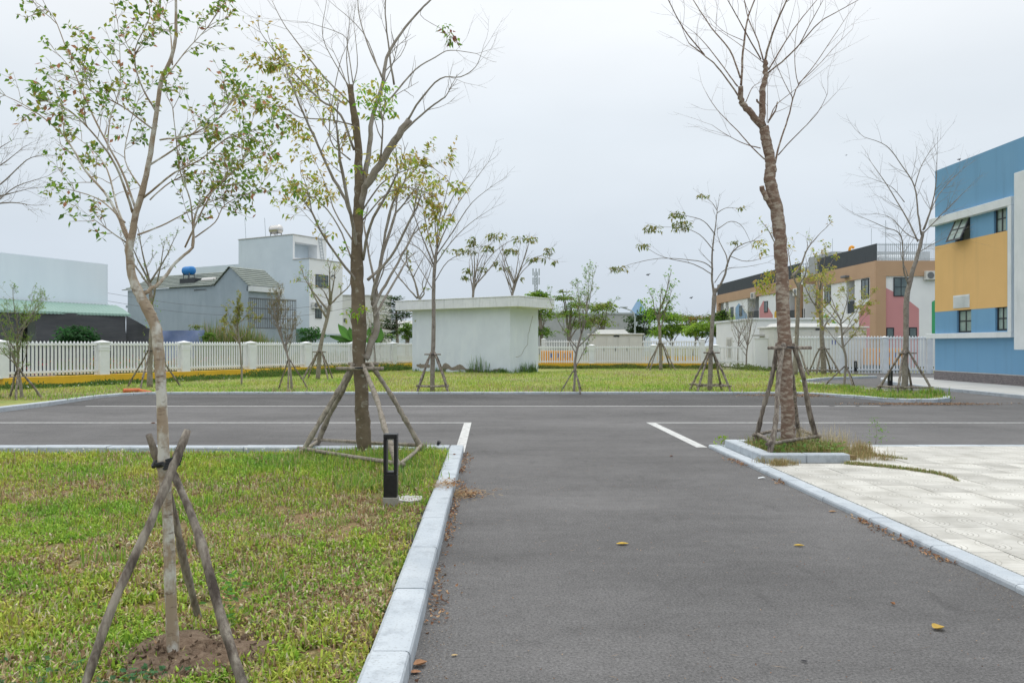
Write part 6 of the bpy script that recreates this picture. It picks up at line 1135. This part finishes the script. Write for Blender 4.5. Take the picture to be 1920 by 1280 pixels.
# far lawn and hedge
u_ = nrm((1.886, 3.6, 0)); n_ = A((u_[1], -u_[0], 0))     # n_ points to the lawn from the left fence
def far_grass(n, name, hm, wm):
    y = 22*(52/22)**rg.random(n); x = rg.uniform(-.72, .62, n)*y; k = inpoly(x, y, FARP); x, y = x[k], y[k]; m = len(x)
    # keep the shed's footprint free
    r = np.stack([x-SC[0], y-SC[1]], 1); a = r@d1[:2]; b = r@d2[:2]; k = ~((a > -.0) & (a < 6.92) & (b > 0)); x, y = x[k], y[k]; k = ((np.stack([x+15.5, y-32], 1)@n_[:2]) > .8); x, y = x[k], y[k]; m = len(x)
    dry = np.clip(.27+.7*(vnoise(x, y, .35, 21)-.5)+.3*(vnoise(x, y, 1.3, 22)-.5), .03, .8); c = gcol(x, y, m, rg, dry, .4)*A((1.0, 1.0, 1.2)); mb = MB()
    blades(mb, x, y, np.full(m, .08), hm*rg.uniform(.4, 1.3, m)*(.5+vnoise(x, y, .6, 23)), wm*rg.uniform(.6, 1.4, m), c, rg, .8, True); mb.build(name, M['grass'], origin=(0, 0, 0), kind='stuff')
far_grass(170000, 'far_grass', .10, .022)
HP, HD, HC_ = [], [], []; FP = []
for i in range(1500):
    s = rg.uniform(-6, 20.5); off = 1.0+abs(rg.normal(0, .4)); hh = (.08+.30*vnoise(A([s]), A([0.]), .55, 31)[0]+(.14 if s > 6.5 else 0))*rg.uniform(.4, 1.1)
    if off > 1.1: hh *= .7
    if s < 6.5: hh *= .6
    c = A((-15.5, 32, .09))+u_*s+n_*off; m = 12; pp = c+rg.normal(0, 1, (m, 3))*A((.11, .11, .02)); pp[:, 2] = .09+rg.random(m)*hh; HP.append(pp); HD.append(rg.normal(0, .7, (m, 3))+A((0, 0, .5))); HC_.append(A([(.06, .13, .03), (.09, .18, .035), (.12, .22, .04), (.17, .22, .06)])[rg.integers(0, 4, m)])
    if rg.random() < .35 and s < 6: FP.append(c+A((rg.normal(0, .2), rg.normal(0, .2), hh*.8)))
mb = MB(); leaves_geo(mb, np.vstack(HP), np.vstack(HD), .11, .05, None, rg, cols=np.vstack(HC_)); mb.build('fence_undergrowth', M['leaf'], origin=(0, 0, 0), kind='stuff')
FP = A(FP); mb = MB(); leaves_geo(mb, FP, rg.normal(0, 1, FP.shape), .06, .06, [(.8, .8, .72)], rg); mb.build('white_flowers', M['leaf'], origin=(0, 0, 0), kind='stuff')
HP, HD, HC_ = [], [], []
for i in range(900):
    x = rg.uniform(3.2, 16.5); y = 52.1-abs(rg.normal(0, .5)); hh = (.02+.34*vnoise(A([x]), A([5.]), .8, 33)[0]); m = 10
    if x > 15: y = rg.uniform(46, 50)
    pp = A((x, y, .09))+rg.normal(0, 1, (m, 3))*A((.14, .14, .02)); pp[:, 2] = .09+rg.random(m)*hh; HP.append(pp); HD.append(rg.normal(0, .7, (m, 3))+A((0, 0, .5))); HC_.append(A([(.08, .13, .03), (.11, .17, .04), (.15, .2, .04), (.17, .18, .06)])[rg.integers(0, 4, m)])
mb = MB(); leaves_geo(mb, np.vstack(HP), np.vstack(HD), .14, .06, None, rg, cols=np.vstack(HC_)); mb.build('fence_undergrowth', M['leaf'], origin=(0, 0, 0), kind='stuff')
def stand(name, x0, x1, y0, y1, n, h, w, pal, seed=0):
    x = rg.uniform(x0, x1, n); y = rg.uniform(y0, y1, n); c = A(pal)[rg.integers(0, len(pal), n)]*rg.uniform(.75, 1.25, (n, 1)); mb = MB(); blades(mb, x, y, np.full(n, -.05), h*rg.uniform(.45, 1.1, n)*(.45+.8*vnoise(x, y, .5, 40+seed)), w*rg.uniform(.6, 1.4, n), c, rg, .28); mb.build(name, M['grass'], origin=(0, 0, 0), kind='stuff')
RG = [(.12, .22, .05), (.20, .27, .07), (.30, .28, .12), (.38, .30, .2), (.16, .24, .04)]
p0, p1 = P(372, 0, 47), P(520, 0, 50); stand('tall_weeds', p0[0], p1[0], 46.5, 51, 5000, 2.6, .05, RG, 1)
p0, p1 = P(520, 0, 56), P(775, 0, 58); stand('tall_weeds', p0[0]+1, p1[0], 54, 58, 6000, 1.3, .05, RG[:3], 2)
stand('tall_weeds', -21, -13.8, 38.5, 46, 6000, 1.0, .05, [(.06, .12, .04), (.12, .2, .05), (.2, .24, .08)], 3)
mb = MB(); n = 900; x = rg.uniform(-21, -14, n); y = 36+rg.random(n)*9; ok = x < -15.5+(y-32)*.524-1.2; x, y = x[ok], y[ok]; n = len(x); leaves_geo(mb, np.stack([x, y, rg.uniform(.1, 1.0, n)], 1), rg.normal(0, 1, (n, 3)), .1, .08, [(.6, .03, .03), (.5, .5, .05), (.7, .25, .05), (.5, .08, .2)], rg); mb.build('bright_blossoms', M['leaf'], origin=(0, 0, 0), kind='stuff')
# tall grass at the shed's foot
x = []; sp = []
for k in range(30):
    s = rg.uniform(-.2, 3.6) if k % 2 else rg.uniform(0, 6.9); q = (SC+d1*s-d2*.12) if k % 2 == 0 else SC+d1*rg.uniform(-.2, 1.6)-d2*.1
    if k % 3 == 0: q = SC+d2*rg.uniform(0, 2.6)-d1*.12
    sp.append((q[0], q[1], .1, 34, rg.uniform(.15, .35) if k % 3 else rg.uniform(.25, .7)))
for k in range(7): q = SC+d1*rg.uniform(1.4, 2.6)-d2*.15; sp.append((q[0], q[1], .06, 12, 1.0))
tufts('shed_weeds', sp, [(.10, .22, .05), (.18, .28, .07), (.12, .2, .08)], .02, .08)
# grass island fringe, right side
sp = [(rg.uniform(11.3, 13.3), rg.uniform(22.3, 30), .12, 50, rg.uniform(.08, .2)) for _ in range(120)]+[(13.2+rg.normal(0, .15), 23.9+rg.normal(0, .2), .12, 70, .28) for _ in range(8)]; sp = [s for s in sp if inpoly(A([s[0]]), A([s[1]]), FARP)[0]]
tufts('island_grass', sp, LUSH, .014, .085)
# planter growth and creeping strands on the tiles
sp = [(rg.uniform(3.85, 4.9), rg.uniform(10.85, 12.05), .07, 50, rg.uniform(.08, .2)) for _ in range(110)]
tufts('planter_grass', sp, [(.17, .27, .05), (.28, .31, .08), (.40, .34, .15), (.34, .25, .12)], .006, .10)
sp = [(rg.uniform(4.7, 5.5), rg.uniform(10.7, 12.0), .06, 60, rg.uniform(.05, .18)) for _ in range(46)]+[(3.72+rg.normal(0, .1), 10.35+rg.normal(0, .12), .05, 60, .1) for _ in range(9)]
tufts('blond_grass', [(rg.uniform(4.5, 5.2), rg.uniform(11.3, 12.2), .08, 40, rg.uniform(.2, .42)) for _ in range(26)], [(.52, .44, .25), (.58, .50, .32), (.46, .38, .2)], .003, .06)
tufts('dry_grass', sp, [(.40, .33, .15), (.46, .38, .2), (.26, .26, .09), (.34, .22, .1)], .005, .05)
cr1 = crs([G(1590, 868, .06), G(1650, 873, .06), G(1720, 881, .06), G(1770, 890, .06), G(1796, 900, .06)], 12); cr2 = crs([G(1590, 850, .06), G(1640, 853, .06), G(1700, 860, .06)], 12)
sp = []
for c in (cr1, cr2):
    for i, q in enumerate(c): sp += [(q[0], q[1], .035*(1.25-i/len(c)), int(60*(1.15-i/len(c))), .05)]
tufts('creeping_grass', sp, [(.30, .29, .1), (.2, .27, .06), (.40, .33, .18)], .006, .05)
mb = MB(); ps = rg.uniform((3.85, 10.8, .12), (4.9, 11.7, .25), (160, 3)); leaves_geo(mb, ps, rg.normal(0, 1, (160, 3))*A((1, 1, .4)), .075, .05, [(.16, .32, .07), (.22, .36, .08)], rg, .2); mb.build('planter_weeds', M['leaf'], origin=(0, 0, 0), kind='stuff')
def plant(label, base, h, w, n, leaf, pal, seed):
    tr = Tree('weed_plant', label, base, M['twig'], seed, None, 'plant'); b = A(base); p = tr.stem([b, b+A((.01, 0, h*.5)), b+A((-.01, .01, h*.9))], [.006, .004, .002], 5)
    tr.lp = [b+A((tr.rg.normal(0, w/2*(1-.6*t)), tr.rg.normal(0, w/2*(1-.6*t)), .02+h*t)) for t in tr.rg.random(n)]; tr.ld = [tr.rg.normal(0, 1, 3)*A((1, 1, .4)) for _ in range(n)]; tr.finish(leaf, leaf*.5, pal, .2)
plant('small bright green weed growing from the paving corner by the planter', G(1357, 834, .05), .13, .17, 70, .05, [(.30, .45, .03), (.24, .40, .03)], 201)
plant('thin weed with a pale flower at the far edge of the tiles', G(1642, 832, .05), .40, .22, 90, .045, [(.16, .32, .06), (.22, .36, .08)], 202)

# leaf litter along the kerbs, straw on the kerb
def curled(mb, ps, size, pal, flat=.35):
    n = len(ps); dd = rg.normal(0, 1, (n, 3))*A((1, 1, flat)); leaves_geo(mb, ps, dd, size, size*.55, None, rg, -.15, cols=A(pal)[rg.integers(0, len(pal), n)]*rg.uniform(.7, 1.25, (n, 1)))
LT = [(.36, .19, .10), (.28, .14, .08), (.44, .27, .15), (.5, .34, .2), (.20, .11, .07)]
n = 620; y = 3.4+8.4*rg.random(n)**1.0; x = -.375+np.abs(rg.normal(0, .035+.05*vnoise(y, y*0, 1.7, 41), n)); k = vnoise(y, y*0, 2.4, 42) > .38*rg.random(n)+.2; mb = MB(); curled(mb, np.stack([x, y, .006+.02*rg.random(n)], 1)[k], .034, LT); mb.build('leaf_litter', M['litter'], origin=(0, 0, 0), kind='stuff')
n = 700; y = 4.2+8*rg.random(n); x = 3.405-np.abs(rg.normal(0, .05, n)); k = vnoise(y, y*0, 1.3, 43) > .52; mb = MB(); curled(mb, np.stack([x, y, .006+.02*rg.random(n)], 1)[k], .035, LT); mb.build('leaf_litter', M['litter'], origin=(0, 0, 0), kind='stuff')
n = 900; c = G(868, 905, 0); x = -.42+rg.normal(0, .16, n)+.06; y = 8.5+rg.normal(0, .13, n)+(x+.35)*.2; z = np.where(x < -.385, .125, .012)+.03*rg.random(n); z = np.where(x < -.6, .1, z); ps = np.stack([x, y, z], 1); mb = MB(); dd = rg.normal(0, 1, (n, 3))*A((1, 1, .12)); leaves_geo(mb, ps, dd, .07, .004, None, rg, cols=A([(.5, .33, .16), (.42, .26, .12), (.56, .42, .24)])[rg.integers(0, 3, n)]); curled(mb, ps[:120]+A((.08, 0, 0)), .04, LT); mb.build('straw', M['litter'], origin=(0, 0, 0), kind='stuff')
n = 2600; x = np.concatenate([rg.normal(9.6, .9, n//2), rg.normal(11.8, .9, n//2)]); y = np.concatenate([25.1-np.abs(rg.normal(0, .5, n//2)), 21.6+rg.normal(0, .16, n//2)]); mb = MB(); curled(mb, np.stack([x, y, np.where(y > 22, .004+(y-21.2)*.0115, .006)+.015], 1), .05, [(.36, .24, .16), (.30, .19, .12), (.44, .31, .2)]); mb.build('leaf_litter', M['litter'], origin=(0, 0, 0), kind='stuff')
n = 420; x = rg.uniform(-.3, 3.3, n); y = 3.4*(12/3.4)**rg.random(n); mb = MB(); curled(mb, np.stack([x, y, np.full(n, .006)], 1), .012, LT); leaves_geo(mb, np.stack([x[:110]+.3, y[:110], np.full(110, .008)], 1), rg.normal(0, 1, (110, 3))*A((1, 1, .05)), .075, .003, None, rg, cols=np.tile(A((.36, .28, .2)), (110, 1))); mb.build('road_grit', M['litter'], origin=(0, 0, 0), kind='stuff')
n = 900; y = 2.9*(11/2.9)**rg.random(n)*1.0; x = -.62-rg.random(n)**1.6*(y*.5); mb = MB(); curled(mb, np.stack([x, y, lawn_z(x, y)+.02], 1), .036, LT); mb.build('leaf_litter', M['litter'], origin=(0, 0, 0), kind='stuff')
# single leaves lying on the open road
def one_leaf(label, px_, py_, L_, col, z=.004, w=.5, curl=.35, ang=0., z0=0.):
    q = G(px_, py_, z0); m_ = 8; V = []; ca, sa = math.cos(ang), math.sin(ang)
    for i in range(m_+1):
        t = i/m_; hw = w*L_*.5*math.sin(math.pi*(t*.94+.03))**.8; lx = (t-.5)*L_
        for k in (-1, -.5, 0, .5, 1): yy = hw*k; zz = L_*curl*(abs(k)**2*.35*math.sin(math.pi*t)+.18*(t-.5)**2*4)+.002; V.append((q[0]+lx*ca-yy*sa, q[1]+lx*sa+yy*ca, q[2]+z+zz))
    mb = MB(); mb.add(V, A([[i*5+k, i*5+k+1, i*5+k+6, i*5+k+5] for i in range(m_) for k in range(4)]), np.tile(A(col), (len(V), 1))*rg.uniform(.85, 1.15, (len(V), 1)))
    mb.build('fallen_leaf', M['litter'], smooth=True, label=label, cat='fallen leaf', group='fallen leaves lying on the road')
YL = (.62, .42, .07); BL = (.36, .18, .09)
one_leaf('yellow leaf in the middle of the road, larger one', 1167, 1021, .10, YL, ang=.1)
one_leaf('yellow leaf on the road towards the tiled paving', 1498, 1024, .085, YL, ang=-.1, w=.4)
one_leaf('folded yellow brown leaf nearest the camera on the asphalt', 1759, 1180, .075, (.5, .34, .08), ang=.4, w=.9, curl=.8)
one_leaf('small rolled brown leaf between two yellow leaves on asphalt', 1674, 1134, .04, BL, ang=1.8, curl=1)
one_leaf('tan leaf lying beside the paving kerb', 1561, 960, .075, (.5, .30, .16), ang=0)
one_leaf('dark leaf on the road below the lane junction', 1259, 856, .07, (.22, .12, .08), ang=.5, curl=.6)
one_leaf('large curled brown leaf at the near kerb foot', 788, 1248, .075, (.40, .22, .12), ang=.6, w=.7, curl=.8)
one_leaf('flat brown leaf tucked against the near kerb foot', 778, 1262, .06, (.38, .20, .11), ang=.1, w=.6)
one_leaf('small pale leaf on the road near the kerb leaves', 852, 1230, .035, (.55, .40, .2), ang=.2)
one_leaf('brown leaf lying on top of the near kerb', 852, 853, .05, (.25, .12, .07), z0=.122, ang=.2, curl=.8)
one_leaf('dark little leaf left on the asphalt near the bottom', 1508, 1241, .035, (.04, .04, .045), ang=-.5)
one_leaf('leaf on the cross street behind the slim tree', 287, 794, .1, (.3, .16, .1), ang=.2, curl=.6)
mb = MB(); n = 260
for _ in range(n):
    a = rg.uniform(0, 6.28); r = .38*math.sqrt(rg.random()); s_ = rg.uniform(.004, .014); c = A((T1[0]+.08+r*1.15*math.cos(a), T1[1]+r*math.sin(a), .125-.18*r*r/.16*.35+rg.uniform(-.004, .006))); v = rg.normal(0, 1, (5, 3))*s_; mb.add(c+np.vstack([v[:3], [(0, 0, s_*1.3)], v[4:]]), A([[0, 1, 3], [1, 2, 3], [2, 0, 3], [0, 2, 4], [1, 0, 4], [2, 1, 4]]))
mb.build('soil_clods', M['brown_soil'], origin=(0, 0, 0), kind='stuff')
t = thing('white_paper', 'small torn white scrap lying beside the paving kerb', 'paper scrap', G(1428, 896, 0)); mb = MB(); q = G(1428, 896, .004); mb.add([q+A(v) for v in ((-.05, -.02, 0), (.0, -.03, .01), (.05, 0, .004), (.03, .04, .012), (-.03, .03, .004))], [[0, 1, 2, 3, 4]]); mb.build('paper', M['white'], t)

# ------------------------------------------------------------------ bollard lamps, pipe, spotlight, birds
def bollard(label, b, s=1.0, lit=False):
    x, y, z = b; t = thing('bollard_light', label, 'bollard light', b, 'square black bollard lights'); w = .064*s
    mb = MB(); mb.box(x-w-.006, x+w+.006, y-w-.006, y+w+.006, z-.05, z+.085*s, .004); mb.build('concrete_base', M['rawconc'], t)
    z1 = z+.087*s; mb = MB(); mb.box(x-w, x+w, y-w, y+w, z1, z1+.215*s, .004); mb.build('lower_box', M['black'], t)
    z2 = z1+.217*s; z3 = z2+.33*s
    for k in (-1, 1):
        mb = MB(); mb.box(x+k*w-(.030*s if k > 0 else 0), x+k*w+(.030*s if k < 0 else 0), y-w, y+w, z2, z3, .003); mb.build('side_post', M['black'], t)
    mb = MB(); mb.box(x-w, x+w, y-w, y+w, z3+.001, z3+.045*s, .004); mb.build('top_cap', M['black'], t)
    mb = MB(); mb.box(x-w+.032*s, x+w-.032*s, y-w*.6, y+w*.6, z3-.012, z3-.001); mb.build('lamp_lens', M['lens'], t)
    mb = MB(); mb.box(x-w+.032*s, x+w-.032*s, y-w*.9, y+w*.9, z2+.001, z2+.02*s); mb.build('frame_sill', M['black'], t)
    return t
q = G(733, 947, .085); bollard('black square bollard light on a concrete foot in the near lawn', q, 1.0)
q = G(1669, 730, .09); bollard('black bollard light on the grass island under the leaning tree', q, .95)
q = G(1604, 699, .1); bollard('black bollard light before the tall fence across the drive', q, .95)
t = thing('concrete_slab', 'broken flat concrete slab in grass beside the bollard light', 'slab', G(770, 942, .06)); q = G(770, 942, .06); mb = MB(); mb.prism([(q[0]-.13, q[1]-.1, .05), (q[0]+.0, q[1]-.16, .05), (q[0]+.12, q[1]-.08, .05), (q[0]+.1, q[1]+.12, .05), (q[0]-.05, q[1]+.16, .05), (q[0]-.14, q[1]+.06, .05)], (0, 0, .055)); mb.build('slab', M['concrete'], t)
t = thing('garden_spotlight', 'small black spike spotlight in the grass near the kerb corner', 'spotlight', G(817, 842, .06)); q = G(817, 842, .06); mb = MB(); mb.tube([q, q+A((.03, 0, .07))], .008, 6); mb.build('spike', M['black'], t); mb = MB(); mb.lathe(q+A((.03, 0, .075)), [(-.01, .01), (.0, .022), (.05, .03), (.055, .026)], 12, (.5, -.3, .8)); mb.build('lamp_head', M['black'], t)
t = thing('orange_pipe', 'cracked orange plastic pipe lying on the far kerb', 'pipe', G(235, 738, .1)); a, b = P(231, 732.5, 25.3), P(262, 731.5, 25.6); c = P(284, 736.5, 25.5)
def pipe(a, b, r):
    mb = MB(); a, b = A(a), A(b); d = nrm(b-a); L_ = np.linalg.norm(b-a); mb.lathe(a, [(0.0, r*.8), (0, r), (L_, r*.97), (L_, r*.78), (.3, r*.75)], 16, d); return mb
pipe(a, b, .075).build('pipe_length', M['orangepipe'], t, smooth=False); pipe(b-A((.1, 0, 0)), c, .065).build('pipe_length', M['orangepipe'], t)
mb = MB(); mb.lathe(a+A((.02, 0, 0)), [(0, .058), (.05, .055)], 14, nrm(b-a)); mb.build('pipe_mouth_shade', M['dark'], t)  # dark disc painting in the shade inside the pipe
def bird(label, px_, py_, Y_, s):
    c = P(px_, py_, Y_); mb = MB(); mb.lathe(c, [(-.10*s, .005), (-.05*s, .022*s), (.02*s, .032*s), (.07*s, .02*s), (.10*s, .004)], 8, (.5, .2, .8)); q = rg.uniform(-.4, .4)
    for k in (-1, 1): mb.add([c+A((0, 0, .03*s)), c+A((.0, 0, -.03*s)), c+A((k*.09*s, 0, .03*s+q*.05)), c+A((k*.17*s, .02, .10*s*k*.5+.02))], [[0, 2, 1], [1, 2, 3]])
    mb.build('bird', M['dark'], label=label, cat='bird', group='birds in the sky')
bird('tiny dark bird flying above the low picket fence', 1216, 515, 40, .8)
bird('tiny bird flying between the arching tree and far trees', 1297, 558, 42, .8)
bird('bird perched above the top edge of the blue building', 1799.5, 299, 33, .7)
bird('faint tiny bird high in the sky beside the bare tree', 1587, 291, 60, .7)
t = thing('light_post', 'slender black garden hose coil post', 'post', (0, 0, 0)) if False else None

t = thing('power_cable', 'thin sagging cables strung past the gabled grey house', 'cable', P(470, 572, 58)*A((1, 1, 0)))
for a, b, c in ((575, 568, 6), (590, 574, 5)):
    mb = MB(); mb.tube(crs([P(200, a-26, 56), P(330, a-6, 57), P(450, a+2, 57.5), P(560, a+2, 58), P(660, a-14, 59)], 6), .012, 4); mb.build('wire', M['iron'], t)
# stems and bits of weed growing from the joint between road and kerbs, sand along the edges
n = 2400; y = 3.2*(12/3.2)**rg.random(n); x = np.where(rg.random(n) < .5, -.37+np.abs(rg.normal(0, .10, n)), 3.40-np.abs(rg.normal(0, .12, n))); mb = MB(); leaves_geo(mb, np.stack([x, y, np.full(n, .004)], 1), rg.normal(0, 1, (n, 3))*A((1, 1, .1)), .009, .006, None, rg, cols=A([(.34, .27, .2), (.25, .19, .14), (.42, .38, .32)])[rg.integers(0, 3, n)]); mb.build('kerbside_grit', M['litter'], origin=(0, 0, 0), kind='stuff')
sp = [(rg.uniform(-.66, -.61), y_, .018, 22, rg.uniform(.03, .10)) for y_ in rg.uniform(3.2, 11.6, 46)]
tufts('kerb_edge_grass', sp, LUSH+[(.42, .36, .2)])
